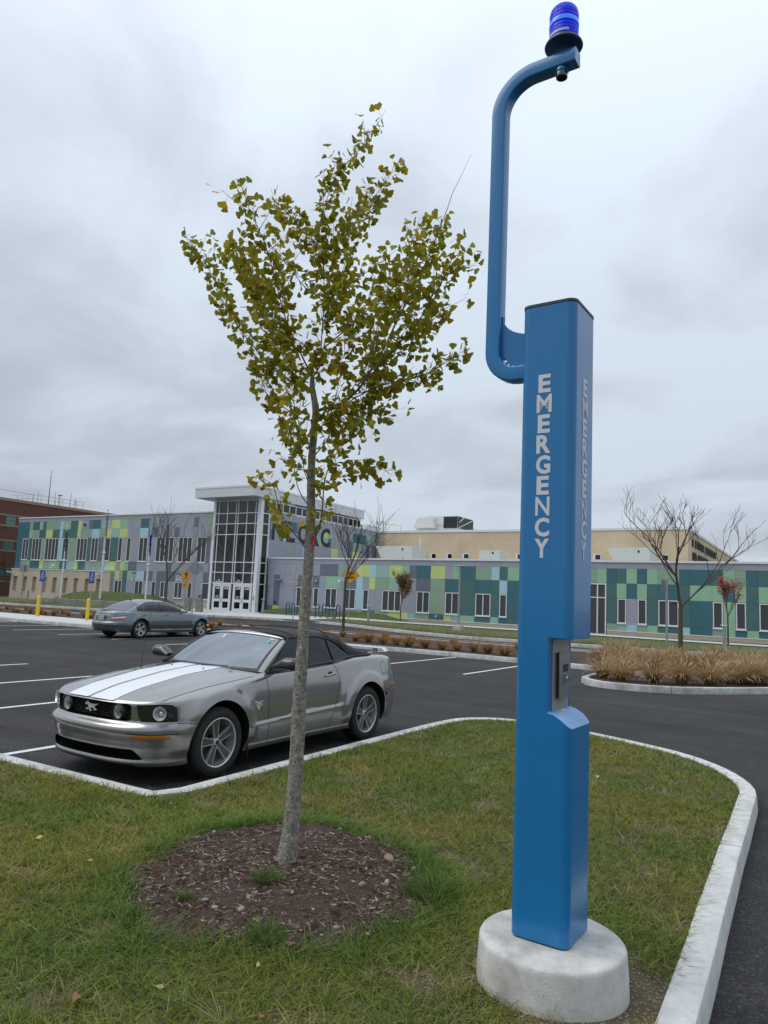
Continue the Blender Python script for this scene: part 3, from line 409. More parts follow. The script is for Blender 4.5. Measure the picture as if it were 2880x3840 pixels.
def blades(name, pts, hts, wid, cols, lean=.5, bend=.5, seg=2, m=grassmat, tipw=.15, label=None, cat=None, dirs=None):
    """pts (n,3); every blade is a bent tapering strip"""
    n = len(pts); a = rng.uniform(0, 2*np.pi, n) if dirs is None else dirs; f = rng.uniform(0, 2*np.pi, n)
    ln = rng.uniform(.1, 1, n)*lean; V = np.zeros((n, 2*(seg+1), 3)); C = np.zeros((n, 2*(seg+1), 4)); C[..., 3] = 1
    for k in range(seg+1):
        t = k/seg; off = hts*(ln*t+bend*t*t*ln); zz = hts*(t-.25*ln*t*t); w = wid*(1-(1-tipw)*t)
        for j, sg in enumerate((-.5, .5)):
            V[:, 2*k+j, 0] = pts[:, 0]+np.cos(a)*off+np.cos(f)*w*sg; V[:, 2*k+j, 1] = pts[:, 1]+np.sin(a)*off+np.sin(f)*w*sg; V[:, 2*k+j, 2] = pts[:, 2]+zz
            C[:, 2*k+j, :3] = cols[0]*(1-t)+cols[1]*t if isinstance(cols, tuple) else cols
    base = (np.arange(n)*2*(seg+1))[:, None]
    F = np.concatenate([base+np.array([2*k, 2*k+1, 2*k+3, 2*k+2]) for k in range(seg)], 0)
    me = bpy.data.meshes.new(name); me.vertices.add(n*2*(seg+1)); me.vertices.foreach_set('co', V.reshape(-1).astype(np.float32))
    me.loops.add(F.size); me.loops.foreach_set('vertex_index', F.reshape(-1).astype(np.int32)); me.polygons.add(len(F)); me.polygons.foreach_set('loop_start', (np.arange(len(F))*4).astype(np.int32))
    me.update(calc_edges=True)
    at = me.attributes.new('col', 'FLOAT_COLOR', 'POINT'); at.data.foreach_set('color', C.reshape(-1).astype(np.float32)); me.materials.append(m)
    o = bpy.data.objects.new(name, me); COL.objects.link(o); return o
LP = []; LD = []
def scatter(n, s0, s1, t0, t1):
    x = rng.uniform(s0, s1, n); y = rng.uniform(t0, t1, n); ok = in_poly(ISLg, x, y); return x[ok], y[ok]
chunks = []
for (s0, s1, t0, t1, dens) in ((-6, -.4, -.5, 4.5, 6500), (-6, -.4, 4.5, 7.5, 3600), (-6, -.4, 7.5, 10.7, 2200), (-12, -6, -.5, 4.5, 2400)):
    chunks.append(scatter(int((s1-s0)*(t1-t0)*dens), s0, s1, t0, t1))
gx = np.concatenate([c[0] for c in chunks]); gy = np.concatenate([c[1] for c in chunks])
d = np.hypot(gx-MC[0], gy-MC[1]); ang = np.arctan2(gy-MC[1], gx-MC[0]); mr = np.array([mulch_r(a) for a in ang])
keep = (d > mr+rng.normal(0, .025, len(d))) & (np.hypot(gx+1.02, gy-3.5) > .39)
pn = np.array([nz(x, y, 1.1, 5) for x, y in zip(gx, gy)]); pf = np.array([nz(x, y, 3.4, 9) for x, y in zip(gx, gy)]); pff = np.array([nz(x, y, 9, 3) for x, y in zip(gx, gy)])
bare = (pf+.55*pff > .47) | ((np.abs(gx+.95) < .45) & (gy < 2.9) & (pf > -.1)) | ((np.hypot(gx+1.02, gy-3.5) < .5) & (pf > -.25))
keep &= ~(bare & (rng.random(len(gx)) < .72))
gx, gy, d, mr, pn, pf, pff = (q[keep] for q in (gx, gy, d, mr, pn, pf, pff)); n = len(gx)
lush = np.clip(1-(d-mr)/.22, 0, 1)*(.5+.5*np.clip(pf*3+.6, 0, 1))+np.clip((pff-.28)*4, 0, 1)*.8
lush = np.clip(lush, 0, 1)
hts = (.032+.03*rng.random(n)+.02*np.clip(pf, 0, 1))*(1+1.0*lush); wid = .0042+.0025*rng.random(n)
dist = np.hypot(gx, gy); wid = wid*(1+.10*np.clip(dist-3, 0, 8))
G, O, T, LU = np.array([.122, .190, .018]), np.array([.225, .222, .026]), np.array([.40, .31, .15]), np.array([.065, .15, .020])
k1 = np.clip(.5+1.3*pn+rng.normal(0, .22, n), 0, 1)[:, None]; c = G*(1-k1)+O*k1
kt = (np.clip((pf+.35*pff-.30)*5, 0, 1)*.7+(rng.random(n) < .05)*1.0); kt = (kt*(rng.random(n) < .75))[:, None]*(1-lush[:, None]); c = c*(1-kt)+T*kt
c = c*(1-lush[:, None]*.85)+LU*lush[:, None]*.85; c *= rng.uniform(.72, 1.3, n)[:, None]
pz = np.array([lawnz(x, y) for x, y in zip(gx, gy)])
o = blades('lawn_grass', np.c_[gx, gy, pz-.004], hts, wid, (c*.7, c*1.12), lean=1.5, bend=.8, seg=2)
tag(o, 'patchy green and yellowing lawn around the blue emergency tower and the young tree', 'grass', kind='stuff')
print('grass blades', n)
# mulch ring: shredded bark, a raised bed
mb = MB(); rows = []
for i in range(15):
    r = i/14; rows.append([])
    for k in range(73):
        a = 2*math.pi*k/72; R = mulch_r(a)*r*1.03; x, y = MC[0]+R*math.cos(a), MC[1]+R*math.sin(a)
        rows[-1].append((x, y, lawnz(x, y)+.012+.035*(1-r**2)-.03*max(0, 1-abs(r-.62)/.25)*.4+.012*nz(x, y, 9)-(0.02 if i == 14 else 0)))
mb.grid(rows); bed = mb.build('mulch_ring', soil, smooth=60); tag(bed, kind='structure')
def mulchz(x, y):
    r = math.hypot(x-MC[0], y-MC[1])/MR; return lawnz(x, y)+.012+.035*(1-min(1, r)**2)-.03*max(0, 1-abs(r-.62)/.25)*.4+.012*nz(x, y, 9)
mb = MB(); cols = []
def chip(mb, x, y, z, l, w, h, a, tilt):
    ca, sa = math.cos(a), math.sin(a); v = []
    for (i, j, k) in ((-1, -1, 0), (1, -.8, 0), (1, .8, 0), (-1, 1, 0), (-.9, 0, 1), (.95, 0, 1)):
        px, py = i*l/2, j*w/2; v.append((x+ca*px-sa*py, y+sa*px+ca*py, z+k*h+i*l/2*tilt))
    mb.add(v, [(0, 1, 5, 4), (1, 2, 5), (2, 3, 4, 5), (3, 0, 4)])
for _ in range(9000):
    a = rng.uniform(0, 2*math.pi); R = mulch_r(a)*math.sqrt(rng.random())*1.02; x, y = MC[0]+R*math.cos(a), MC[1]+R*math.sin(a)
    b = rng.random(); c3 = (.07, .042, .03) if b < .42 else (.13, .082, .06) if b < .76 else (.21, .155, .125) if b < .92 else (.34, .29, .245)
    kf = rng.uniform(.7, 1.25); cols += [[q*kf for q in c3]+[1]]*6
    chip(mb, x, y, mulchz(x, y)-.001, rng.uniform(.012, .05)*(1.5 if b > .9 else 1), rng.uniform(.003, .009), rng.uniform(.003, .008), rng.uniform(0, 6.3), rng.uniform(-.25, .35))
chipm = attrmat('bark_chip', .9, spec=.2)
o = mb.build('bark_mulch', chipm); at = o.data.attributes.new('col', 'FLOAT_COLOR', 'POINT'); at.data.foreach_set('color', np.array(cols, np.float32).reshape(-1))
tag(o, 'shredded brown bark mulch in the ring at the foot of the young tree', 'mulch', kind='stuff')
# pebbles in the mulch and by the tower base
def pebble(r):
    bm = bmesh.new(); bmesh.ops.create_icosphere(bm, subdivisions=2, radius=1)
    for v in bm.verts: v.co *= 1+.30*mn.noise(v.co*1.6+Vector((r*77, 0, 0)))
    me = bpy.data.meshes.new('stone'); bm.to_mesh(me); bm.free(); me.shade_smooth(); return me
stm = [mat('stone_grey', (.20, .19, .18), .85, var=.2, vscale=30), mat('stone_tan', (.22, .165, .115), .85, var=.2, vscale=30), mat('stone_pale', (.29, .27, .235), .85, var=.15, vscale=30)]
pm = []
for k in range(6):
    me = pebble(k+1); me.materials.append(stm[k % 3]); pm.append(me)
spots = [(-2.42, 4.21, .052, .022, 1), (-2.65, 3.09, .026, .018, 2), (-2.31, 3.73, .026, .02, 1), (-2.23, 3.87, .026, .018, 2), (-3.15, 3.31, .018, .016, 1), (-2.55, 3.39, .015, .012, 2), (-2.96, 3.3, .014, .012, 0), (-2.22, 4.17, .022, .017, 2), (-3.04, 4.56, .03, .015, 0), (-2.7, 3.2, .02, .013, 1), (-2.87, 3.05, .022, .014, 0), (-2.77, 3.02, .02, .014, 2), (-2.15, 3.24, .02, .014, 2), (-3.15, 3.49, .015, .012, 2), (-2.6, 3.74, .014, .012, 2), (-3.65, 3.92, .022, .014, 2), (-2.43, 3.96, .014, .012, 2)]
for (x, y, a, h, k) in spots:
    o = inst('stone', pm[k], bed, (x, y, mulchz(x, y)+h*.22), (0, 0, rng.uniform(0, 3)), (a, a*.62, h*.9))
mb = MB()
for _ in range(110):
    a = rng.uniform(0, 2*math.pi); R = MR*math.sqrt(rng.random()); x, y = MC[0]+R*math.cos(a), MC[1]+R*math.sin(a); r = rng.uniform(.003, .007)
    z = mulchz(x, y)+r*.5; mb.add([(x+r, y, z), (x, y+r*.8, z), (x-r, y, z), (x, y-r*.9, z), (x, y, z+r*.7), (x, y, z-r)], [(0, 1, 4), (1, 2, 4), (2, 3, 4), (3, 0, 4), (1, 0, 5), (2, 1, 5), (3, 2, 5), (0, 3, 5)])
tag(mb.build('gravel', stm[2], bed), kind='stuff')
TL = ['in the middle of the mulch, in front of the trunk', 'small, at the very front of the mulch ring', 'wide and dark, at the right edge of the mulch ring', 'low and thin, at the left front of the mulch']
for ti, (x, y, r, h) in enumerate(((-2.76, 3.42, .09, .065), (-2.36, 2.95, .10, .08), (-1.96, 3.92, .20, .09), (-2.98, 3.02, .06, .04))):
    nn = int(340*r/.1); a = rng.uniform(0, 6.28, nn); q = np.sqrt(rng.random(nn))*r*.7; X = x+np.cos(a)*q; Y = y+np.sin(a)*q; Z = np.array([mulchz(i, j) for i, j in zip(X, Y)])-.005
    c = np.array([.085, .150, .028])*rng.uniform(.6, 1.4, nn)[:, None]
    o = blades('grass_tuft', np.c_[X, Y, Z], h*rng.uniform(.5, 1.15, nn), np.full(nn, .0042), (c*.7, c*1.15), lean=.9, bend=.7, seg=3, dirs=a)
    tag(o, 'green tuft of longer grass, '+TL[ti], 'grass tuft', 'grass tufts around the mulch ring')
# dead stalks, clods and small stones on the thin patches of the lawn
mb = MB(); n_ = 0
for _ in range(6500):
    x, y = (rng.uniform(-6, -.5), rng.uniform(.5, 9.5)) if _ < 2600 else (rng.uniform(-1.7, -.5), rng.uniform(2.2, 4.2))
    if not in_poly(ISLg, np.array([x]), np.array([y]))[0] or math.hypot(x-MC[0], y-MC[1]) < MR: continue
    f = nz(x, y, 3.4, 9)+.55*nz(x, y, 9, 3)
    if f < .36 and not (abs(x+.95) < .5 and y < 2.95) and not math.hypot(x+1.1, y-3.45) < .58: continue
    r = rng.uniform(.004, .011); z = lawnz(x, y)+r*.3; mb.add([(x+r, y, z), (x, y+r*.8, z), (x-r, y, z), (x, y-r*.9, z), (x, y, z+r*.7), (x, y, z-r)], [(0, 1, 4), (1, 2, 4), (2, 3, 4), (3, 0, 4), (1, 0, 5), (2, 1, 5), (3, 2, 5), (0, 3, 5)])
tag(mb.build('small_stones', stm[1]), 'tiny stones and clods on the thin patches of the lawn', 'gravel', kind='stuff')
n = 26; pts_ = []
while len(pts_) < n:
    x, y = rng.uniform(-6, -.8), rng.uniform(1, 9.5)
    if in_poly(ISLg, np.array([x]), np.array([y]))[0] and math.hypot(x-MC[0], y-MC[1]) > MR+.2: pts_.append((x, y))
X, Y, D = [], [], []
for x, y in pts_:
    k = int(rng.integers(30, 80)); a = rng.uniform(0, 6.28, k); X += list(x+np.cos(a)*.05*rng.random(k)); Y += list(y+np.sin(a)*.05*rng.random(k)); D += list(a)
X, Y, D = map(np.array, (X, Y, D)); k = len(X); cc = np.array([.42, .33, .18])*rng.uniform(.6, 1.15, k)[:, None]
o = blades('dry_grass', np.c_[X, Y, np.array([lawnz(a, b) for a, b in zip(X, Y)])+.012], rng.uniform(.05, .11, k), np.full(k, .0035), (cc*.7, cc), lean=2.2, bend=.6, seg=3, dirs=D); tag(o, 'dry straw coloured grass stalks lying in patches on the lawn', 'dry grass', kind='stuff')
# ================================================================== the young ginkgo
tree = empty('ginkgo_tree', TRUNK[0][0], label='slim young ginkgo with olive yellow fan leaves standing in the mulch ring', cat='tree')
T0 = Vector(TRUNK[0][0])
def densify(pts, rad, n=4):
    P = [Vector(p) for p in pts]; Q = [P[0]*2-P[1]]+P+[P[-1]*2-P[-2]]; o, r = [], []
    for i in range(1, len(Q)-2):
        for k in range(n):
            t = k/n; o.append(.5*((2*Q[i])+(-Q[i-1]+Q[i+1])*t+(2*Q[i-1]-5*Q[i]+4*Q[i+1]-Q[i+2])*t*t+(-Q[i-1]+3*Q[i]-3*Q[i+1]+Q[i+2])*t**3)); r.append(rad[i-1]*(1-t)+rad[i]*t)
    return o+[P[-1]], r+[rad[-1]]
tp, tr = densify([p for p, r in TRUNK], [r for p, r in TRUNK], 8)
mb = MB(); mb.tube([p-T0 for p in tp], [r*(1+.05*mn.noise(Vector((i*.7, 0, 0)))) for i, r in enumerate(tr)], n=28)
tk = mb.build('trunk', barkm, tree, smooth=70)
for v in tk.data.vertices:
    q = v.co; nrm = 1+.0035/.03*mn.noise(Vector((q.x*60, q.y*60, q.z*18)))*1.0
    c = min(tp, key=lambda p: abs(p.z-T0.z-q.z))-T0
    v.co.x = c.x+(q.x-c.x)*nrm; v.co.y = c.y+(q.y-c.y)*nrm
# lichen and knots on the bark
nt = barkm.node_tree; p = nt.nodes['Principled BSDF']; tcn = N(nt, 'ShaderNodeTexCoord')
mpn = N(nt, 'ShaderNodeMapping'); mpn.inputs['Scale'].default_value = (1, 1, .45); nt.links.new(tcn.outputs['Object'], mpn.inputs[0])
q1 = N(nt, 'ShaderNodeTexNoise'); q1.inputs['Scale'].default_value = 9; q1.inputs['Detail'].default_value = 4; nt.links.new(mpn.outputs[0], q1.inputs[0])
lich = ramp(nt, q1.outputs[0], [(.64, (0, 0, 0)), (.69, (1, 1, 1))])
q2 = N(nt, 'ShaderNodeTexNoise'); q2.inputs['Scale'].default_value = 120; q2.inputs['Detail'].default_value = 6; nt.links.new(mpn.outputs[0], q2.inputs[0])
spk = ramp(nt, q2.outputs[0], [(.34, (.5, .48, .45)), (.46, (1, 1, 1)), (.68, (1.3, 1.3, 1.27))])
old = p.inputs['Base Color'].links[0].from_socket
mA = N(nt, 'ShaderNodeMixRGB', blend_type='MULTIPLY'); mA.inputs[0].default_value = 1; nt.links.new(old, mA.inputs[1]); nt.links.new(spk.outputs[0], mA.inputs[2])
mB_ = N(nt, 'ShaderNodeMixRGB'); nt.links.new(lich.outputs[0], mB_.inputs[0]); nt.links.new(mA.outputs[0], mB_.inputs[1]); mB_.inputs[2].default_value = (.24, .20, .06, 1); nt.links.new(mB_.outputs[0], p.inputs['Base Color'])
branchm = mat('ginkgo_twig', (.12, .105, .085), .85, var=.3, vscale=40)
def leaf_mesh(seed):
    r = random.Random(seed); n = 11; half = math.radians(r.uniform(38, 54)); vs = [(0, 0, 0)]; notch = r.uniform(.02, .18)
    cup = r.uniform(-.2, .35); fold = r.uniform(-.2, .2)
    for i in range(n):
        a = -half+2*half*i/(n-1); R = 1*(1-.06*r.random()-.05*math.cos(i*2.1)); 
        if i == n//2: R *= 1-notch
        if i in (0, n-1): R *= .88
        x, y = R*math.sin(a), R*math.cos(a); vs.append((x, y, cup*x*x+fold*abs(x)*y+.05*math.sin(i*1.9)))
    for i in range(n):
        x, y, z = vs[i+1]; vs.append((x*.5, y*.5, z*.35))
    fs = [(0, n+1+i+1, n+1+i) for i in range(n-1)]+[(n+1+i, n+1+i+1, i+2, i+1) for i in range(n-1)]
    # petiole
    k = len(vs); vs += [(-.018, 0, 0), (.018, 0, 0), (.012, -1.0, .15), (-.012, -1.0, .15)]; fs.append((k, k+1, k+2, k+3))
    return np.array(vs, float), fs
LV = [leaf_mesh(s) for s in range(8)]
def leafcol(z, rr):
    yel = np.clip((1.75-z)/.6, 0, 1)*.55+(.25 if rr.random() < .3 else 0); k = np.clip(yel+rr.normal(0, .16), 0, 1)
    c = np.array([.27, .265, .016])*(1-k)+np.array([.56, .38, .022])*k
    return c*rr.uniform(.7, 1.25)
leaves = []
def sample(pts):
    acc = [0]
    for a, b in zip(pts, pts[1:]): acc.append(acc[-1]+(b-a).length)
    return acc
def add_cluster(base, tang, nl):
    for _ in range(nl):
        d = (Vector(rng.normal(0, 1, 3)) + tang*.35 + Vector((0, 0, -.12))).normalized(); pet = rng.uniform(.028, .072); size = rng.uniform(.034, .054)
        pos = base+d*pet
        # blade keeps the direction of the stalk, then sags
        y = (d+Vector((0, 0, -.45*rng.random()))).normalized(); x = y.orthogonal().normalized(); x = Matrix.Rotation(rng.uniform(0, 6.28), 3, y) @ x; z = x.cross(y)
        leaves.append((pos, x, y, z, size, pet/size, int(rng.integers(8))))
for bi, (r0, r1, ls, den, pts) in enumerate(BRANCHES):
    P, R = densify(pts, list(np.linspace(r0, r1*.55, len(pts))), 4)
    mb = MB(); mb.tube([q-T0 for q in P], R, n=7)
    acc = sample(P); Lm = acc[-1]; tang = lambda i: (P[min(i+1, len(P)-1)]-P[max(i-1, 0)]).normalized()
    s = Lm*ls; twigs = 0
    while s < Lm*(.74 if bi == 5 else .97):
        i = min(int(np.searchsorted(acc, s)), len(P)-1); base = P[i]
        if rng.random() < den: add_cluster(base, tang(i), int(rng.integers(2, 6)))
        if rng.random() < .19*den and s < Lm*.88 and bi not in (10, 11, 12, 13):     # short side twig with its own spurs
            d = (tang(i)*.75+Vector(rng.normal(0, .62, 3))+Vector((0, 0, .2))).normalized(); l = rng.uniform(.08, .26)
            q = [base+d*l*k/4+Vector((0, 0, .02*(k/4)**2)) for k in range(5)]; mb.tube([w-T0 for w in q], list(np.linspace(.0022, .001, 5)), n=4)
            for k in range(1, 5): add_cluster(q[k], d, int(rng.integers(1, 4)))
        s += rng.uniform(.015, .030)
    mb.build('branch', branchm, tree, smooth=60)
print('leaves', len(leaves))
camp = Vector((0, 0, CAMH)); leaves.sort(key=lambda q: (q[0]-camp).length/q[4]+rng.uniform(0, 25))
lm = []
for k, (vs, fs) in enumerate(LV):
    for c in range(4):
        me = bpy.data.meshes.new('leaf'); me.from_pydata([tuple(v) for v in vs], [], fs); cc = leafcol(1.9-.35*c, rng)
        at = me.attributes.new('col', 'FLOAT_COLOR', 'POINT'); at.data.foreach_set('color', np.tile([*cc, 1], len(vs)).astype(np.float32)); me.materials.append(leafmat); me.shade_smooth(); lm.append(me)
for (pos, x, y, z, s, pr, k) in leaves[:290]:
    o = bpy.data.objects.new('leaf', lm[k*4+int(rng.integers(4))]); COL.objects.link(o); o.parent = tree
    w = pos-T0; o.matrix_local = Matrix(((x.x*s, y.x*s, z.x*s, w.x), (x.y*s, y.y*s, z.y*s, w.y), (x.z*s, y.z*s, z.z*s, w.z), (0, 0, 0, 1)))
mb = MB(); cols = []
for (pos, x, y, z, s, pr, k) in leaves[290:]:
    vs, fs = LV[k]; Rm = np.array([[x.x, y.x, z.x], [x.y, y.y, z.y], [x.z, y.z, z.z]])*s; V = vs @ Rm.T+np.array(pos-T0); mb.add([tuple(q) for q in V], fs)
    cols += [[*leafcol(pos.z, rng), 1]]*len(vs)
fo = mb.build('foliage', leafmat, tree, smooth=80); at = fo.data.attributes.new('col', 'FLOAT_COLOR', 'POINT'); at.data.foreach_set('color', np.array(cols, np.float32).reshape(-1)); tag(fo, kind='stuff')
# red nursery tag hanging from the lowest fork
tg = MB(); q = Vector(TRUNK[9][0]); rr = Vector((uc.x, uc.y, uc.z))
a0 = Vector(TAG)
tg.tube([a0+Vector((0, 0, .0)), a0+right*.010+Vector((0, 0, -.03)), a0+right*.013+Vector((0, 0, -.06)), a0+right*.004+Vector((0, 0, -.072)), a0-right*.006+Vector((0, 0, -.055)), a0-right*.008+Vector((0, 0, -.02)), a0], .0055, n=6)
tag(tg.build('ribbon', mat('red_tape', (.45, .01, .02), .5), None, smooth=60), 'red plastic tape looped at the lowest fork of the ginkgo', 'ribbon')
# fallen leaves on the grass
fm = MB()
dead = [mat('dead_leaf_brown', (.20, .085, .045), .8, var=.3, vscale=60), mat('dead_leaf_tan', (.34, .25, .12), .8, var=.3, vscale=60), mat('dead_leaf_yellow', (.42, .40, .12), .8, var=.2, vscale=60)]
def fallen(x, y, size, m, label, zz=None, rot=None):
    r = random.Random(int(x*1000)); vs = [(0, 0, .25)]; n = 12
    for i in range(n):
        a = 2*math.pi*i/n; R = (.55+.45*abs(math.cos(a*2.5)))*(1 if i % 2 else .8)*(1-.35*abs(math.sin(a))); vs.append((R*math.cos(a), R*math.sin(a)*.7, .18*math.sin(a*2+1)+.12*r.random()))
    mb = MB(); mb.add([(v[0]*size, v[1]*size, v[2]*size) for v in vs], [(0, i+1, (i+1) % n+1) for i in range(n)])
    o = mb.build('fallen_leaf', m, smooth=60); o.location = (x, y, (zz if zz is not None else lawnz(x, y)+.035)); o.rotation_euler = (r.uniform(-.3, .3), r.uniform(-.3, .3), rot if rot is not None else r.uniform(0, 6)); tag(o, label, 'leaf')
fallen(-2.66, 2.12, .055, dead[0], 'large folded reddish brown leaf on bare soil in the near left grass')
fallen(-2.23, 2.96, .03, dead[0], 'small rusty leaf in the grass just in front of the mulch ring')
fallen(-1.96, 2.45, .032, dead[0], 'thin curled brown leaf at the bottom middle of the lawn')
fallen(-2.45, 2.36, .034, dead[1], 'light brown leaf in the dark grass left of the bottom middle')
fallen(-2.22, 2.73, .03, dead[2], 'yellow green leaf lying in front of the mulch ring')
fallen(-4.52, 3.18, .045, dead[2], 'pale yellow leaf on the lawn at far left')
fallen(-3.85, 3.07, .03, dead[1], 'small tan leaf on the lawn left of the mulch ring')
fallen(-2.02, 7.64, .045, dead[2], 'pale leaf on the lawn behind the blue tower')
fallen(-4.48, 4.3, .045, dead[0], 'dark red leaf by the inner corner of the kerb')
fallen(-.27, 4.47, .045, dead[2], 'yellow green maple leaf on the asphalt beside the kerb', zz=.02)
# ================================================================== bare and small trees further off
def bare_tree(name, base, ht, spread, seed, label, trunk_r=.06, fork=.25, levels=4, m=barkd, tm=twig, leafc=None, nleaf=0, nl=6, lean=0., leafr=.05, group=None, lzone=(0, 1), tmin=.006, kids=(3, 4), tl=(.45, .72)):
    r = random.Random(seed); root = empty(name, base, label=label, cat='tree', group=group); mb = MB(); mt = MB(); tips = []
    def grow(p, d, l, rad, lev):
        pts = [p]; q = p.copy(); dd = d.copy(); n = 6
        for k in range(n):
            dd = (dd+Vector((r.gauss(0, .10), r.gauss(0, .10), .10 if lev == 1 else .05))).normalized(); q = q+dd*l/n; pts.append(q.copy())
        rads = [max(tmin, a) for a in np.linspace(rad, rad*.5, n+1)]
        (mt if lev >= 2 else mb).tube(pts, rads, n=6 if lev < 2 else 4)
        for k in range(1, n+1): tips.append((pts[k], lev))
        if lev < levels:
            for k in range(r.choice(kids) if lev else nl):
                if lev: a = r.uniform(0, 2*math.pi); i = r.randint(2, n); out = Vector((math.cos(a), math.sin(a), 0)); nd = (dd*.9+out*.62+Vector((0, 0, .15))).normalized(); nl_ = l*r.uniform(*tl)
                else: a = 2*math.pi*k/nl+r.uniform(-.5, .5); i = min(n, int(k*.75)) ; out = Vector((math.cos(a), math.sin(a), 0)); nd = (Vector((0, 0, .72))+out*spread*(1-.08*i)).normalized(); nl_ = l*(1.05-.11*i)*r.uniform(.85, 1.1)
                grow(pts[i], nd, nl_, rad*(.58 if lev else .55), lev+1)
    f = ht*fork; tp = [Vector((lean*k/4, 0, f*k/4)) for k in range(5)]; mb.tube(tp, list(np.linspace(trunk_r*1.25, trunk_r, 5)), n=10)
    grow(tp[-1], Vector((0, 0, 1)), ht*(1-fork)*.58, trunk_r*.8, 0)
    mb.build('trunk', m, root, smooth=60); tw = mt.build('twigs', tm, root); tag(tw, kind='stuff')
    if leafc is not None:
        cand = [t for t in tips if t[1] >= 1 and lzone[0]*ht <= t[0].z <= lzone[1]*ht]; lb = MB(); cols = []
        for _ in range(nleaf):
            c = r.choice(cand)[0]+Vector((r.gauss(0, .07), r.gauss(0, .07), r.gauss(0, .07))); a = Vector((r.gauss(0, 1), r.gauss(0, 1), r.gauss(0, 1))).normalized(); b = a.orthogonal().normalized(); s = leafr*r.uniform(.5, 1.1)
            lb.add([c-a*s, c+b*s*.5, c+a*s, c-b*s*.5], [(0, 1, 2, 3)]); k = leafc[r.randrange(len(leafc))]; f = r.uniform(.6, 1.3); cols += [[k[0]*f, k[1]*f, k[2]*f, 1]]*4
        o = lb.build('crown', leafmat, root); at = o.data.attributes.new('col', 'FLOAT_COLOR', 'POINT'); at.data.foreach_set('color', np.array(cols, np.float32).reshape(-1)); tag(o, kind='stuff')
    return root
bare_tree('bare_tree', (-4.30, 26.9, .08), 5.8, 1.0, 5, 'leafless wide branching tree rising from the island of straw grass at right', .070, .34, 4, nl=8, tmin=.0055, kids=(3, 3), tl=(.45, .75))
bare_tree('bare_tree', (-18.75, 27.6, .1), 6.0, .62, 8, 'leafless tree in the mulch strip behind the grey convertible', .06, .42, 3, nl=7, tmin=.0055, kids=(3, 4), tl=(.5, .85))
bare_tree('bare_tree', (-40.9, 37.2, .4), 7.6, .70, 12, 'leafless tree in front of the grey two storey wing, behind the slate sedan', .08, .28, 3, nl=9, tmin=.007, kids=(3, 4), tl=(.5, .85))
bare_tree('orange_tree', (-22.94, 40.1, .5), 3.2, .30, 21, 'small tree with rusty brown leaves on the lawn before the panelled wing', .035, .36, 3, leafc=[(.22, .11, .045), (.26, .14, .05), (.17, .14, .05)], nleaf=2600, nl=9, leafr=.065, lzone=(.36, 1))
bare_tree('red_tree', (-3.93, 37.5, .45), 3.35, .30, 33, 'slender small tree with bright red leaves at the right', .035, .40, 3, leafc=[(.45, .05, .05), (.52, .08, .06), (.32, .05, .03)], nleaf=800, nl=9, leafr=.05, lzone=(.36, 1))
for i, (x, y, h_) in enumerate(((-72, 44, 5.0), (-71.6, 46.5, 5.6), (-73, 41, 4.5))):
    bare_tree('autumn_tree', (x, y, .3), h_, .6, 50+i, ('thin autumn tree with sparse rusty leaves, middle one before the brick block', 'tallest thin autumn tree, set back against the brick block', 'shortest thin autumn tree, nearest in front of the brick block')[i], .07, .3, 3, leafc=[(.16, .08, .03), (.12, .08, .04)], nleaf=700, nl=7, leafr=.06, group='autumn trees by the brick block')
# ================================================================== ornamental grasses
def clump_mesh(seed, hgt, rad, n, plume):
    r = np.random.default_rng(seed); a = r.uniform(0, 6.283, n); q = np.sqrt(r.random(n))*rad*.22; hts = hgt*r.uniform(.5, 1.05, n)
    V = []; F = []; C = []; seg = 5
    for i in range(n):
        th = (r.random()**.7)*1.12; w = r.uniform(.0035, .007); f = r.uniform(0, 6.28); bx, by = q[i]*math.cos(a[i]), q[i]*math.sin(a[i]); k0 = len(V); fr = r.random(); aa = a[i]+r.normal(0, .25); droop = r.uniform(.2, .9)
        pl = plume and fr < .5; x = z = 0; ang = th*.55; L_ = hts[i]*(1.15 if pl else 1); pts = []
        for k in range(seg+1): pts.append((x, z)); x += math.sin(ang)*L_/seg; z += math.cos(ang)*L_/seg; ang += (.16+.34*th*droop)
        for k, (off, zz) in enumerate(pts):
            t = k/seg; ww = w*(1-.75*t) if not pl else (w*.45 if t < .65 else w*(1.9 if t < .95 else .5))
            c = np.array([.115, .125, .03])*(1-min(1, t*1.9))+np.array([.36, .20, .075])*min(1, t*1.9)
            if pl and t > .55: c = np.array([.42, .30, .165])
            elif fr > .88: c = np.array([.42, .20, .05])*(.45+.55*t)
            c = c*r.uniform(.75, 1.2)
            for sg in (-1, 1): V.append((bx+math.cos(aa)*off+math.cos(f)*ww*sg, by+math.sin(aa)*off+math.sin(f)*ww*sg, zz)); C.append((*c, 1))
        F += [(k0+2*k, k0+2*k+1, k0+2*k+3, k0+2*k+2) for k in range(seg)]
    me = bpy.data.meshes.new('grass_clump'); me.from_pydata(V, [], F); at = me.attributes.new('col', 'FLOAT_COLOR', 'POINT'); at.data.foreach_set('color', np.array(C, np.float32).reshape(-1)); me.materials.append(grassmat); return me
CM = [clump_mesh(s, .50, .30, 330, False) for s in range(5)]; CP = [clump_mesh(10+s, .70, .5, 560, True) for s in range(6)]
def clump(x, y, sc, ms, label, group, z=.11, cat='ornamental grass'):
    o = bpy.data.objects.new('grass_clump', ms[int(rng.integers(len(ms)))]); COL.objects.link(o); o.location = (x, y, gz(0, y)+z); o.rotation_euler = (0, 0, rng.uniform(0, 6.28)); k = sc*rng.uniform(.9, 1.12); o.scale = (k, k, k*rng.uniform(.9, 1.1)); return tag(o, label, cat, group)
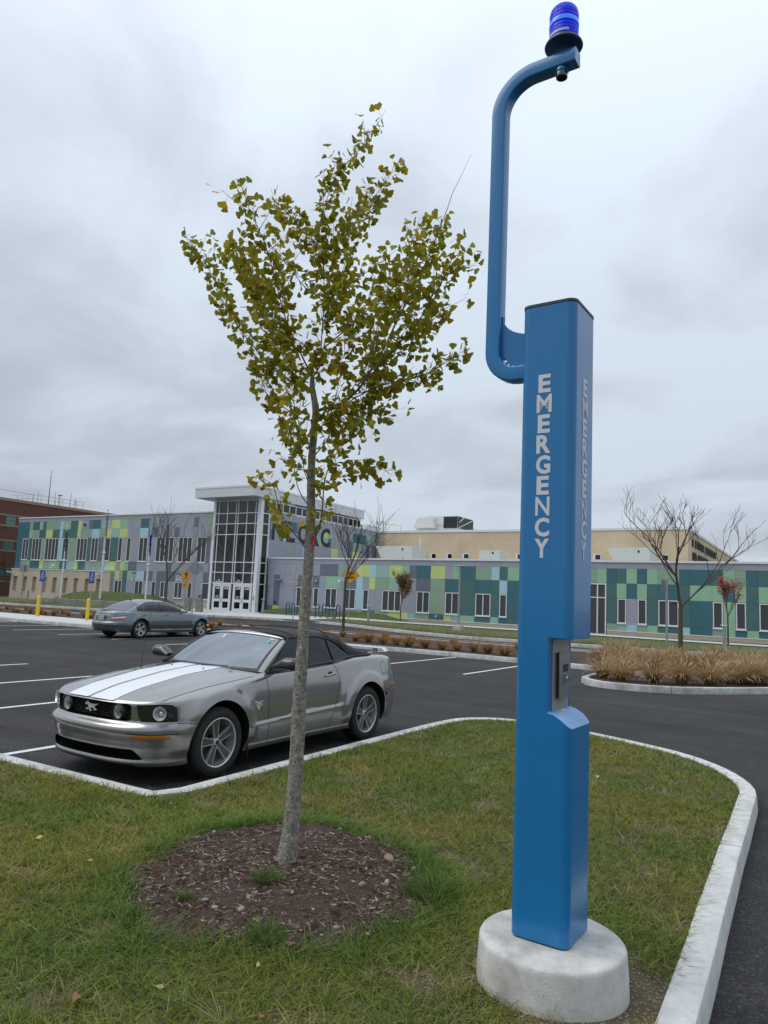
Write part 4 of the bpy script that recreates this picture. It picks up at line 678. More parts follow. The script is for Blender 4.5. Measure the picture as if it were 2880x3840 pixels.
ORD = ['first', 'second', 'third', 'fourth', 'fifth', 'sixth', 'seventh', 'eighth', 'ninth', 'tenth', 'eleventh']
LB = 'rusty straw coloured grass clump in the long mulch strip behind the parking bays'
for ci, (x, y) in enumerate(((-16.4, 25.2), (-15.72, 25.11), (-14.94, 24.96), (-14.3, 24.88), (-13.64, 24.64), (-12.98, 24.75), (-12.14, 24.51), (-11.64, 24.73), (-10.94, 24.67), (-10.38, 24.63), (-9.6, 24.29), (-14.82, 26.95), (-17.1, 26.6), (-18.2, 26.9), (-18.0, 25.3), (-16.2, 27.2), (-12.9, 27.1), (-10.2, 27.2), (-8.9, 26.7), (-8.6, 24.1), (-7.7, 24.3), (-19.5, 25.6), (-20.6, 26.4), (-21.5, 25.2), (-22.6, 26.6))):
    clump(x, y-.1, 1.22 if y < 26 else 1.0, CM, LB if ci > 10 else 'rusty grass clump in the front row of the mulch strip, '+ORD[ci]+' from the left', 'straw grass clumps in the long strip')
x = -61
while x < -23.5:
    for y in (26.2, 27.6): clump(x+rng.uniform(-.3, .3), y+rng.uniform(-.25, .25), rng.uniform(.8, 1.05), CM, 'rusty straw grass clump in the bed behind the yellow bollards', 'straw grass clumps behind the bollards')
    x += rng.uniform(.85, 1.15)
LI = 'feathery tan ornamental grass clump in the rounded planted island at right'
for ci, (x, y) in enumerate(((-4.98, 19.35), (-4.40, 18.95), (-3.7, 19.15), (-3.1, 19.5), (-2.5, 20.0), (-2.1, 20.75), (-1.6, 21.3), (-1.3, 22.1))): clump(x, y, .95, CP, 'feathery grass clump on the kerb side of the right island, '+ORD[ci]+' from the island tip', 'feathery grass clumps on the right island')
for k in range(135):
    x = rng.uniform(-6.6, 4.5); y = rng.uniform(20.2, 27.2)
    if x < -5.2 and y < 23.6: continue
    edge = interp([(-5.3, 20.2), (-4.4, 19.4), (-3, 19.8), (-1.26, 21.9), (.2, 23.6), (2.2, 25.4), (6, 27.6)], x)
    if y < edge: continue
    clump(x, y, rng.uniform(.72, 1.0), CP, LI, 'feathery grass clumps on the right island')
# pale wispy grass along the far edge of the street
n = 15000; X = rng.uniform(-26, 8, n); e = np.array([far_edge(v) for v in X]); Y = e+.3+np.abs(rng.normal(0, .7, n)); kk = (np.array([nz(a*1., b, .8, 4) for a, b in zip(X, Y)]) > -.18) & ((X > -24) | (rng.random(n) < .2)); X, Y = X[kk], Y[kk]; n = len(X)
c = (np.array([.22, .21, .08]), np.array([.42, .37, .22])); cc = rng.uniform(.7, 1.2, n)[:, None]
o = blades('tall_grass', np.c_[X, Y, np.array([gz(0, v) for v in Y])+.1], .40*rng.uniform(.35, 1.1, n), np.full(n, .011), (c[0]*cc, c[1]*cc), lean=.7, bend=.8, seg=3); tag(o, 'pale wispy grass along the far kerb in front of the panelled wing', 'grass', kind='stuff')
n = 9000; X = rng.uniform(-75, -52, n); Y = rng.uniform(33.8, 37.2, n); cc = rng.uniform(.7, 1.2, n)[:, None]
o = blades('tall_grass', np.c_[X, Y, np.array([gz(0, v) for v in Y])+.1], .45*rng.uniform(.35, 1.1, n), np.full(n, .014), (c[0]*cc, c[1]*cc), lean=.7, bend=.8, seg=3); tag(o, 'pale wispy grass at the far left beyond the yellow bollards', 'grass', kind='stuff')
n = 9000; X = rng.uniform(-40, -27, n); Y = 33.0+rng.uniform(-5.2, .3, n)*.55; X = X; cc = rng.uniform(.7, 1.2, n)[:, None]
# ================================================================== the blue emergency tower
BLUE = mat('blue_enamel', (.012, .165, .390), .22, spec=.45, var=.04, vscale=2, coat=.12, coatr=.06)
BLUF = mat('faded_sheen_blue', (.17, .34, .58), .45, var=.08, vscale=14)  # faded blue for the up-facing shelf, its sky sheen put into the colour
LTR = mat('silver_vinyl', (.62, .64, .66), .45)
TC = (-1.131, 3.488); TA = math.radians(-2.0); HX, HY, ZB, ZT = .137, .158, .34, 3.315
tower = empty('emergency_tower', (TC[0], TC[1], .15), TA, label='tall blue emergency call tower with a curved arm, blue beacon and concrete foot', cat='emergency tower')
def rrect(hx, hy, r, n=8):
    P = []
    for k in range(4):
        cx, cy = (hx-r)*(1, -1, -1, 1)[k], (hy-r)*(1, 1, -1, -1)[k]
        P += [(cx+r*math.cos(math.pi/2*(k+i/n)), cy+r*math.sin(math.pi/2*(k+i/n))) for i in range(n+1)]
    return P
zo = -.15
mb = MB(); mb.prism(rrect(HX, HY, .042, 12), ZB+zo+.012, ZT+zo)
bx = mb.build('housing', BLUE, tower)
cu = MB()     # recess that runs right through the column at hand height, with a sloping shelf
prof = [(.03, 1.352), (.06, 1.345), (.10, 1.322), (.128, 1.296), (.20, 1.24), (.20, 1.69), (.03, 1.69)]
k = len(prof); cu.add([(x, -.3, z+zo) for x, z in prof]+[(x, .3, z+zo) for x, z in prof], [tuple(range(k)), tuple(range(2*k-1, k-1, -1))]+[((i+1) % k, i, k+i, k+(i+1) % k) for i in range(k)])
cuo = cu.build('c', BLUE, tower, merge=True); bpy.context.view_layer.update(); boolean(bx, [cuo])
bm = bmesh.new(); bm.from_mesh(bx.data); bmesh.ops.remove_doubles(bm, verts=bm.verts, dist=1e-4); es = [e for e in bm.edges if len(e.link_faces) == 2 and e.calc_face_angle(0) > .6]; bmesh.ops.bevel(bm, geom=es, offset=.004, segments=2, affect='EDGES', profile=.5); bm.to_mesh(bx.data); bm.free(); bx.data.shade_smooth(); bx.data.set_sharp_from_angle(angle=math.radians(40))
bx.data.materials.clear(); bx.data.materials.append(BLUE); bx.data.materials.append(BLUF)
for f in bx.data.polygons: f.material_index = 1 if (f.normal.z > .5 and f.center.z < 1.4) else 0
wn = bx.modifiers.new('w', 'WEIGHTED_NORMAL'); wn.keep_sharp = True; wn.weight = 100
mb = MB(); mb.prism(rrect(HX+.002, HY+.002, .044, 12), ZT+zo+.001, ZT+zo+.014); mb.build('top_cap', mat('dark_gasket', (.03, .035, .045), .5), tower, smooth=40)
mb = MB(); mb.prism(rrect(HX-.012, HY-.012, .035), ZB+zo-.002, ZB+zo+.014); mb.build('base_gasket', dark, tower)
# concrete foot: a cast drum with worn rounded rim
FS = .88; foot = MB()
for k in ():
    pass
prof = [(r*FS, z) for r, z in [(0, .195), (.2, .196), (.335, .195), (.348, .1945), (.358, .192), (.366, .187), (.371, .180), (.373, .165), (.380, .08), (.384, .0), (.388, -.06)]]
rows = []
for r, z in prof:
    row = []
    for k in range(97):
        a = 2*math.pi*k/96; w = 1+.004*math.sin(3*a+1)+.002*mn.noise(Vector((math.cos(a)*3, math.sin(a)*3, z*9))); row.append((r*w*math.cos(a), r*w*math.sin(a), z+.001*mn.noise(Vector((r*9*math.cos(a), r*9*math.sin(a), 2)))))
    rows.append(row)
foot.grid(rows); foot.f = [f[::-1] for f in foot.f]
fcm = mat('cast_concrete', (.50, .49, .46), .88, var=.22, vscale=7, detail=10, bump=.35, bscale=130, bd=.006); weather(fcm, 3.0, 26, .70); fo = foot.build('concrete_foot', fcm, tower, smooth=50); fo.location = (.023, -.04, 0); fo.rotation_euler = (0, 0, -TA)
# lettering down two faces
B90 = Matrix.Rotation(math.radians(90), 4, 'X')
for i, ch in enumerate('EMERGENCY'):
    z = 2.915-i*.1008+zo; wd = {'E': .062, 'M': .076, 'N': .070}.get(ch, .072)
    for Mt in (Matrix.Translation((-.012, -HY-.0012, z)) @ B90, Matrix.Translation((HX+.0012, .0, z)) @ Matrix.Rotation(math.pi/2, 4, 'Z') @ B90):
        o = text_mesh(ch, .12, LTR, 'letter', tower, Matrix.Identity(4), offset=(.0018 if ch in 'MN' else .0042), depth=.0005)
        cc = np.array([v.co[:] for v in o.data.vertices]); lo_, hi_ = cc.min(0), cc.max(0); c_ = (lo_+hi_)/2
        o.data.transform(Mt @ Matrix.Diagonal((wd/(hi_[0]-lo_[0]), .091/(hi_[1]-lo_[1]), 1, 1)) @ Matrix.Translation((-c_[0], -c_[1], 0)))
# steel plate and intercom in the recess
mb = MB(); mb.prism(rrect(.112, .165, .014, 5), 0, .003, frame((.031, 0, 1.519+zo), (0, 1, 0), (0, 0, 1))); pl_ = mb.build('steel_plate', steel, tower)
mb = MB()
for y in (-.1, .1):
    for z in (1.375, 1.519, 1.665): mb.lathe([(0, .006), (.0035, .006), (.0045, .0035)], 8, frame((.031, y, z+zo), (0, 1, 0), (0, 0, 1)))
mb.build('screws', mat('screw', (.5, .5, .5), .3, metal=1), pl_)
ic = MB(); ic.prism(rrect(.064, .105, .004, 3), .003, .019, frame((.031, .0, 1.515+zo), (0, 1, 0), (0, 0, 1))); io = ic.build('intercom', dark, tower)
mb = MB(); mb.prism(rrect(.066, .107, .006, 4), .019, .025, frame((.031, .0, 1.515+zo), (0, 1, 0), (0, 0, 1))); mb.build('face_plate', mat('satin_steel', (.42, .43, .44), .33, metal=.9), io, smooth=30)
fr = frame((.0562, .0, 1.515+zo), (0, 1, 0), (0, 0, 1))
mb = MB(); mb.prism([(-.028, .015), (.040, .015), (.040, .052), (-.028, .052)], .0002, .001, fr); mb.build('camera_window', mat('black_glass', (.004, .004, .005), .08, coat=1), io)
mb = MB()
for k in range(4): mb.prism([(-.03, -.006-.011*k), (.006, -.006-.011*k), (.006, -.001-.011*k), (-.03, -.001-.011*k)], .0002, .0011, fr)
mb.build('speaker_slots', dark, io)
mb = MB(); mb.lathe([(0, .003), (.011, .003), (.0125, .0002)], 20, fr @ Matrix.Translation((.035, -.020, 0))); bt = mb.build('call_button', mat('chrome', (.6, .6, .62), .2, metal=1), io, smooth=40)
mb = MB(); mb.lathe([(.0062, .0034), (.0092, .0034)], 20, fr @ Matrix.Translation((.035, -.020, 0))); mb.build('button_ring', dark, bt)
mb = MB(); r = random.Random(5)
for y0_, n_ in ((-.055, 3), (-.012, 6), (.03, 3)):
    for q in range(n_):
        y = y0_+.007*q; a = r.uniform(.006, .016); b = r.uniform(.004, .007); x = .036+r.uniform(0, .016)
        zz = lambda X: 1.3535-(X-.03)*.28+zo
        mb.add([(x-a*.5, y-b, zz(x-a*.5)), (x+a, y-b*.6, zz(x+a)), (x+a*.8, y+b, zz(x+a*.8)), (x-a*.6, y+b*.8, zz(x-a*.6))], [(0, 1, 2, 3)])
mb.build('worn_patch', mat('worn_primer', (.55, .60, .60), .7, var=.2, vscale=40), tower)
# arm: square tube that leaves the back, turns up, and bends forward over the top
pts = [(-.12, 3.032)]; c0 = (-.225, 3.162)
for k in range(9): a = math.radians(270-90*k/8); pts.append((c0[0]+.13*math.cos(a), c0[1]+.13*math.sin(a)))
c1 = (-.155, 4.53)
for k in range(13): a = math.radians(180-90*k/12); pts.append((c1[0]+.20*math.cos(a), c1[1]+.20*math.sin(a)))
pts.append((.078, 4.73)); mb = MB(); hw = .040; rows = []
sec = rrect(hw, hw, .009, 3)
for i, (x, z) in enumerate(pts):
    p0 = pts[max(i-1, 0)]; p1 = pts[min(i+1, len(pts)-1)]; d = Vector((p1[0]-p0[0], 0, p1[1]-p0[1])).normalized(); nn = Vector((-d.z, 0, d.x))
    rows.append([(x+nn.x*a, b, z+zo+nn.z*a) for a, b in sec+[sec[0]]])
mb.grid(rows); kk = len(sec)+1; mb.f += [tuple(range(kk-1)), tuple(range((len(rows)-1)*kk+kk-2, (len(rows)-1)*kk-1, -1))]; mb.mi += [0, 0]; mb.build('arm', BLUE, tower, smooth=35, merge=True)
g = [(-.136, 3.245)]+[(-.136-.175*math.sin(math.radians(a)), 3.36-.115*math.cos(math.radians(a))) for a in range(0, 91, 10)]+[(-.311, 3.15), (-.265, 3.09), (-.136, 3.07)]
mb = MB(); mb.prism(g, -.005, .005, frame((0, 0, zo), (1, 0, 0), (0, 0, 1))); gs = mb.build('gusset_plate', BLUE, tower)
mb = MB(); wl = [(-.311, 3.36-.009*k) for k in range(26)]+[(-.30, 3.13), (-.285, 3.105), (-.265, 3.09), (-.24, 3.083), (-.21, 3.077)]
for i, (x, z) in enumerate(wl):
    for s in (-1, 1): mb.lathe([(0, .006), (.005, .003), (.006, -.005)], 8, Matrix.Translation((x+.001, s*.006, z+zo)))
mb.build('weld_bead', BLUE, gs, smooth=60)
# beacon
fl = mat('beacon_flange', (.012, .045, .09), .4)
mb = MB(); mb.lathe([(0, 4.768), (.035, 4.768), (.035, 4.80), (.04, 4.805), (.098, 4.812), (.101, 4.818), (.098, 4.826), (.08, 4.83), (.078, 4.85), (0, 4.85)], 40, Matrix.Translation((0, 0, zo))); mb.build('beacon_base', fl, tower, smooth=40)
lens = bpy.data.materials.new('blue_lens'); lens.use_nodes = True; nt = lens.node_tree; p = nt.nodes['Principled BSDF']
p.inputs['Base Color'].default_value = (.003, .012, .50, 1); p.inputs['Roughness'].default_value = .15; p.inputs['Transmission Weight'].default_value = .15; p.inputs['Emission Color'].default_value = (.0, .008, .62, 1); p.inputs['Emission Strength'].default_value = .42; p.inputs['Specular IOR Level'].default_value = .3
w_ = N(nt, 'ShaderNodeTexWave', bands_direction='Z'); w_.inputs['Scale'].default_value = 55; t_ = N(nt, 'ShaderNodeTexCoord'); nt.links.new(t_.outputs['Object'], w_.inputs[0]); bp_ = N(nt, 'ShaderNodeBump'); bp_.inputs['Strength'].default_value = .6; bp_.inputs['Distance'].default_value = .004; nt.links.new(w_.outputs[0], bp_.inputs['Height']); nt.links.new(bp_.outputs[0], p.inputs['Normal'])
mb = MB(); pr = [(.078, 4.852)]+[(.0765+.0009*(k % 2), 4.856+.004*k) for k in range(36)]+[(.075, 5.005), (.072, 5.02), (.064, 5.032), (.045, 5.041), (.02, 5.046), (0, 5.047)]
mb.lathe(pr, 48, Matrix.Translation((0, 0, zo))); ln = mb.build('beacon_lens', lens, tower, smooth=50)
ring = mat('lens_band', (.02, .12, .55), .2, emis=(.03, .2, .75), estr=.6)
mb = MB(); mb.lathe([(.0785, 4.925), (.0792, 4.93), (.0792, 4.945), (.0785, 4.95)], 48, Matrix.Translation((0, 0, zo))); mb.build('lens_band', ring, ln, smooth=40)
mb = MB(); M_ = Matrix.Translation((0, 0, zo)); rows = [[(.0795*math.cos(a), .0795*math.sin(a), z+zo) for a in np.linspace(-2.4, -.9, 14)] for z in (4.856, 4.872)]; mb.grid(rows); mb.build('maker_label', mat('label_foil', (.42, .46, .56), .4), ln)
mb = MB(); mb.lathe([(0, 4.69), (.028, 4.69), (.032, 4.66), (.030, 4.642), (.026, 4.642), (.024, 4.66), (0, 4.662)], 24, Matrix.Translation((-.008, 0, zo))); mb.build('camera_dome', mat('camera_housing', (.03, .02, .02), .15, coat=1), tower, smooth=50)
mb = MB(); mb.lathe([(.0, 4.692), (.034, 4.692), (.036, 4.672), (.031, 4.668)], 24, Matrix.Translation((-.008, 0, zo))); mb.build('camera_collar', BLUE, tower, smooth=50)
# ================================================================== cars
def thin_glass(name, tint, base=.06, rough=.03):
    m = bpy.data.materials.new(name); m.use_nodes = True; nt = m.node_tree; nt.nodes.clear(); o = N(nt, 'ShaderNodeOutputMaterial')
    t = N(nt, 'ShaderNodeBsdfTransparent'); t.inputs[0].default_value = (*tint, 1); g = N(nt, 'ShaderNodeBsdfGlossy'); g.inputs['Roughness'].default_value = rough; g.inputs[0].default_value = (.9, .95, 1, 1)
    f = N(nt, 'ShaderNodeLayerWeight'); f.inputs[0].default_value = .5; pw = N(nt, 'ShaderNodeMath', operation='POWER'); pw.inputs[1].default_value = 4.5; nt.links.new(f.outputs['Facing'], pw.inputs[0]); a = N(nt, 'ShaderNodeMath', operation='MULTIPLY_ADD'); a.inputs[1].default_value = .9; a.inputs[2].default_value = base; nt.links.new(pw.outputs[0], a.inputs[0])
    x = N(nt, 'ShaderNodeMixShader'); nt.links.new(a.outputs[0], x.inputs[0]); nt.links.new(t.outputs[0], x.inputs[1]); nt.links.new(g.outputs[0], x.inputs[2]); nt.links.new(x.outputs[0], o.inputs[0]); return m
def carpaint(name, col, rough=.34):
    m = mat(name, col, rough, metal=.75, coat=1., coatr=.04); nt = m.node_tree; p = nt.nodes['Principled BSDF']; tc = N(nt, 'ShaderNodeTexCoord'); n = N(nt, 'ShaderNodeTexNoise'); n.inputs['Scale'].default_value = 900; nt.links.new(tc.outputs['Object'], n.inputs[0])
    r = ramp(nt, n.outputs[0], [(.35, tuple(c*.93 for c in col)), (.65, tuple(c*1.07 for c in col))]); nt.links.new(r.outputs[0], p.inputs['Base Color']); return m
GREY = carpaint('warm_grey_metallic', (.30, .292, .280), .24); SLATE = carpaint('slate_blue_metallic', (.15, .185, .20))
WSTR = mat('white_stripe', (.72, .73, .75), .3, coat=.5)
CHR = mat('chrome_trim', (.62, .63, .65), .12, metal=1); BRT = mat('machined_alloy', (.62, .62, .62), .32, metal=.75); SPK = mat('dark_alloy', (.085, .088, .092), .4, metal=.4)
AMB = mat('amber_lens', (.55, .17, .01), .15, coat=1); RED = mat('red_lens', (.35, .012, .015), .15, coat=1); CLOTH = mat('black_canvas', (.020, .020, .022), .85, var=.25, vscale=6, bump=.35, bscale=220, bd=.004)
GAP = mat('panel_gap', (.008, .008, .008), .8); LENS = thin_glass('clear_lens', (.75, .78, .80), .07); WSH = thin_glass('windscreen_glass', (.45, .50, .49), .30, .05); SGL = thin_glass('tinted_glass', (.10, .11, .12), .05, .03)
INT = mat('car_interior', (.05, .052, .055), .8)
class Body:
    def __init__(s, P): s.__dict__.update(P)
    def hw(s, x, z):
        w = s.W*interp(s.fx, x); w -= max(0, .5-z)*s.low
        w -= max(0, z-.62)**1.5*s.tumble
        for xc in s.axles:
            r = math.hypot(x-xc, z-s.R); w += s.flare*(1-sstep(s.R+.155, s.R+.235, r))*sstep(.25, .35, z)
        if s.scallop: w -= s.scallop(x, z)
        return w
    def nose(s, phi, z):
        a, b = math.cos(phi), math.sin(phi); e = 2/s.nn; xf = interp(s.xf, z); x = s.x0n+(xf-s.x0n)*a**e; return x, s.hw(x, z)*b**e
    def tail(s, phi, z):
        a, b = math.cos(phi), math.sin(phi); e = 2/s.nt; xr = interp(s.xr, z); x = s.x0t+(xr-s.x0t)*a**e; return x, s.hw(x, z)*b**e
    def nose_y(s, y, z, off=0.):
        """point of the front skin at lateral position y"""
        k = min(1, (abs(y)/s.hw(.3, z)))**(s.nn/2); phi = math.asin(min(1, k)); x, yy = s.nose(phi, z); return Vector((x+off*math.cos(phi), math.copysign(yy+off*math.sin(phi)*.8, y), z))
    def tail_y(s, y, z, off=0.):
        k = min(1, (abs(y)/s.hw(s.x0t, z)))**(s.nt/2); phi = math.asin(min(1, k)); x, yy = s.tail(phi, z); return Vector((x-off*math.cos(phi), math.copysign(yy+off*math.sin(phi)*.8, y), z))
    def side(s, x, z, off=0., sg=1): return Vector((x, sg*(s.hw(x, z)+off), z))
    def ye(s, x):
        """lateral position of the shoulder edge"""
        if x > s.x0n:
            xf = interp(s.xf, interp(s.ze, x)); k = min(1, max(0, (x-s.x0n)/(xf-s.x0n))); b = (1-k**s.nn)**(1/s.nn)
        elif x < s.x0t:
            xr = interp(s.xr, interp(s.ze, x)); k = min(1, max(0, (x-s.x0t)/(xr-s.x0t))); b = (1-k**s.nt)**(1/s.nt)
        else: b = 1
        return (s.hw(x, interp(s.ze, x))-.035)*b
    def ztop(s, x, y):
        e = interp(s.ze, x); q = min(1, abs(y)/max(.05, s.ye(x))); z = e+interp(s.crown, x)*(1-q**3.2)
        if s.dome: z += s.dome*sstep(.50, .28, abs(y))*sstep(-.75, -.45, x)*sstep(.95, .5, x)
        if s.tub and s.tub[1] < x < s.tub[0]: z -= .32*sstep(s.tub[0], s.tub[0]-.1, x)*sstep(s.tub[1], s.tub[1]+.1, x)*sstep(.74, .66, abs(y))
        return z
    def build(s, root, m, wells, cutters=()):
        cols = [('n', p) for p in np.linspace(0, math.pi/2, 26)]+[('s', x) for x in np.arange(s.x0n-.03, s.x0t+.01, -.03)]+[('t', p) for p in np.linspace(math.pi/2, 0, 22)]
        nv, nu = 46, 22; V = []; 
        def colpts(c):
            k, q = c; pts = []
            x00 = s.nose(q, .65)[0] if k == 'n' else s.tail(q, .65)[0] if k == 't' else q
            e = interp(s.ze, x00); zl = interp(s.zlow, x00)
            for i in range(nv+1):
                z = zl+(e-zl)*i/nv; x, y = s.nose(q, z) if k == 'n' else s.tail(q, z) if k == 't' else (q, s.hw(q, z))
                r = .05; qq = max(0, (z-(e-r))/r); ins = .035*(1-math.sqrt(max(0, 1-qq*qq)))
                if k == 's': y -= ins
                elif k == 'n': y -= ins*math.sin(q); x -= ins*.6*math.cos(q)
                else: y -= ins*math.sin(q); x += ins*math.cos(q)
                pts.append((x, max(0, y), z))
            xe, ye, _ = pts[-1]
            for i in range(1, nu+1):
                y = ye*(1-i/nu); pts.append((xe, y, s.ztop(xe, y) if ye > .02 else e))
            return pts
        C = [colpts(c) for c in cols]; H = len(C[0]); mb = MB()
        half = [[(C[j][i]) for j in range(len(C))] for i in range(H)]
        full = half
        for sg in (1, -1):
            rows = [[(x, sg*y, z) for (x, y, z) in r] for r in half]; o0 = len(mb.f); mb.grid(rows)
            # underside
            bot = rows[0]; mb.grid([[(x, 0, z) for (x, y, z) in bot], bot])
            if sg < 0: mb.f[o0:] = [f[::-1] for f in mb.f[o0:]]
        ob = mb.build('body', [m, INT, dark], root, merge=True)
        bm = bmesh.new(); bm.from_mesh(ob.data); bmesh.ops.dissolve_degenerate(bm, dist=1e-5, edges=bm.edges); bmesh.ops.holes_fill(bm, edges=bm.edges, sides=8)
        bmesh.ops.recalc_face_normals(bm, faces=bm.faces)
        if s.tub:
            for f in bm.faces:
                c = f.calc_center_median()
                if s.tub[1]-.02 < c.x < s.tub[0]+.02 and abs(c.y) < .76 and c.z > .5: f.material_index = 1
        for f in bm.faces:
            if f.calc_center_median().z < .25 and f.normal.z < -.8: f.material_index = 2
        bm.to_mesh(ob.data); bm.free()
        cs = []
        for xc in s.axles:
            for sg in (-1, 1):
                c = MB(); c.lathe([(0, .56*sg), (s.R+wells, .56*sg), (s.R+wells, 1.3*sg), (0, 1.3*sg)], 48, Matrix.Translation((xc, 0, s.R+.012)), axis='Y'); cs.append(c.build('c', dark, None, merge=True))
        cs += list(cutters)
        for c in cs: c.parent = root
        bpy.context.view_layer.update(); boolean(ob, cs)
        ob.data.shade_smooth(); ob.data.set_sharp_from_angle(angle=math.radians(38)); wn = ob.modifiers.new('w', 'WEIGHTED_NORMAL'); wn.keep_sharp = True; wn.weight = 60; return ob
def ribbon(pts, nrm, w, name, m, parent, lift=.0012):
    """narrow strip lying on a skin: pts with outward normals"""
    a, b = [], []
    for i, p in enumerate(pts):
        d = (pts[min(i+1, len(pts)-1)]-pts[max(i-1, 0)]).normalized(); n = nrm[i] if isinstance(nrm, list) else nrm; t = d.cross(n).normalized(); q = p+n*lift; a.append(q-t*w/2); b.append(q+t*w/2)
    mb = MB(); mb.grid([a, b]); return mb.build(name, m, parent, smooth=60)
def make_wheel(root, pos, R, side, style, rimr, nsp=5, name='wheel', spin=0.):
    Mw = Matrix.Translation(pos) @ (Matrix.Identity(4) if side > 0 else Matrix.Rotation(math.pi, 4, 'Z')) @ Matrix.Rotation(spin, 4, 'Y')
    w = .118; mb = MB(); r0 = rimr+.004
    prof = [(r0-.012, -w*.8), (r0, -w*.95), (R-.05, -w), (R-.02, -w*.93), (R-.004, -w*.72)]+sum([[(R, -w*.7+k*w*.28), (R, -w*.7+k*w*.28+w*.22), (R-.006, -w*.7+k*w*.28+w*.225), (R-.006, -w*.7+k*w*.28+w*.275)] for k in range(5)], [])+[(R-.004, w*.72), (R-.02, w*.93), (R-.05, w), (R-.052, w*1.008), (r0+.012, w*.985), (r0, w*.93), (r0-.012, w*.8)]
    mb.lathe(prof, 64, Mw, axis='Y'); ty = mb.build(name, rubber, root, smooth=35)
    mb = MB(); mb.lathe([(rimr, w*.86), (rimr+.003, w*.93), (rimr-.004, w*.945), (rimr-.012, w*.90), (rimr-.016, w*.6), (rimr-.03, w*.1), (rimr-.034, -w*.7)], 64, Mw, axis='Y'); mb.build('rim', BRT, ty, smooth=35)
    mb = MB(); mb.lathe([(.07, .0), (.165, .0), (.165, -.02), (.07, -.02)], 40, Mw, axis='Y'); mb.build('brake_disc', mat('disc_steel', (.22, .20, .18), .45, metal=.9), ty, smooth=35)
    mb = MB(); mb.lathe([(0, -w*.72), (rimr-.03, -w*.72), (rimr-.03, -w*.74), (0, -w*.74)], 32, Mw, axis='Y'); mb.build('wheel_back', dark, ty)
    yh = w*.62; yr = w*.74
    for k in range(nsp):
        a = 2*math.pi*k/nsp; Ms = Mw @ Matrix.Rotation(a, 4, 'Y')
        ra, rb = .045, rimr-.012
        if style == 'split':
            h0, h1 = .021, .043
            mb = MB(); v = [(-h0, yh, ra), (h0, yh, ra), (h1, yr, rb), (-h1, yr, rb), (-h0*.9, yh-.05, ra), (h0*.9, yh-.05, ra), (h1*.9, yr-.045, rb), (-h1*.9, yr-.045, rb)]
            mb.add([Ms @ Vector(q) for q in v], [(3, 2, 1, 0), (4, 5, 6, 7), (0, 1, 5, 4), (1, 2, 6, 5), (2, 3, 7, 6), (3, 0, 4, 7)]); sp = mb.build('spoke', SPK, ty)
            mb = MB()
            for sg in (-1, 1):
                e = .0065; v = [(sg*(h0-.001), yh+.003, ra), (sg*(h0+e), yh+.003, ra), (sg*(h1+e), yr+.003, rb+.006), (sg*(h1-.001), yr+.003, rb+.006), (sg*(h0-.001), yh-.012, ra), (sg*(h0+e), yh-.02, ra), (sg*(h1+e), yr-.03, rb+.006), (sg*(h1-.001), yr-.012, rb+.006)]
                f = [(3, 2, 1, 0), (4, 5, 6, 7), (0, 1, 5, 4), (1, 2, 6, 5), (2, 3, 7, 6), (3, 0, 4, 7)]
                mb.add([Ms @ Vector(q) for q in v], f if sg > 0 else [g[::-1] for g in f])
            mb.build('spoke_edge', BRT, sp)
        else:
            h0, h1 = .030, .052; mb = MB(); v = [(-h0, yh, ra), (h0, yh, ra), (.034, yr+.006, rb*.6), (h1, yr, rb), (-h1, yr, rb), (-.034, yr+.006, rb*.6)]; v += [(q[0]*.9, q[1]-.04, q[2]) for q in v]; n = 6
            mb.add([Ms @ Vector(q) for q in v], [(5, 2, 1, 0), (5, 4, 3, 2), tuple(range(6, 12))]+[(i, (i+1) % n, n+(i+1) % n, n+i) for i in range(n)]); mb.build('spoke', mat('silver_alloy', (.46, .47, .48), .4, metal=.35), ty)
    mb = MB(); mb.lathe([(0, yh+.012), (.024, yh+.012), (.026, yh+.006)], 24, Mw, axis='Y'); mb.build('hub_cap', dark if style == 'split' else BRT, ty, smooth=40)
    mb = MB(); mb.lathe([(.025, yh+.014), (.034, yh+.012), (.040, yh-.004), (.056, yh-.02), (.056, yh-.05)], 32, Mw, axis='Y'); mb.build('hub_ring', BRT, ty, smooth=40)
    for k in range(5):
        a = 2*math.pi*(k+.5)/5; mb = MB(); mb.lathe([(0, yh+.004), (.007, yh+.002), (.010, yh-.02)], 8, Mw @ Matrix.Translation((.052*math.sin(a), 0, .052*math.cos(a))), axis='Y'); mb.build('wheel_nut', CHR, ty, smooth=40)
    return ty
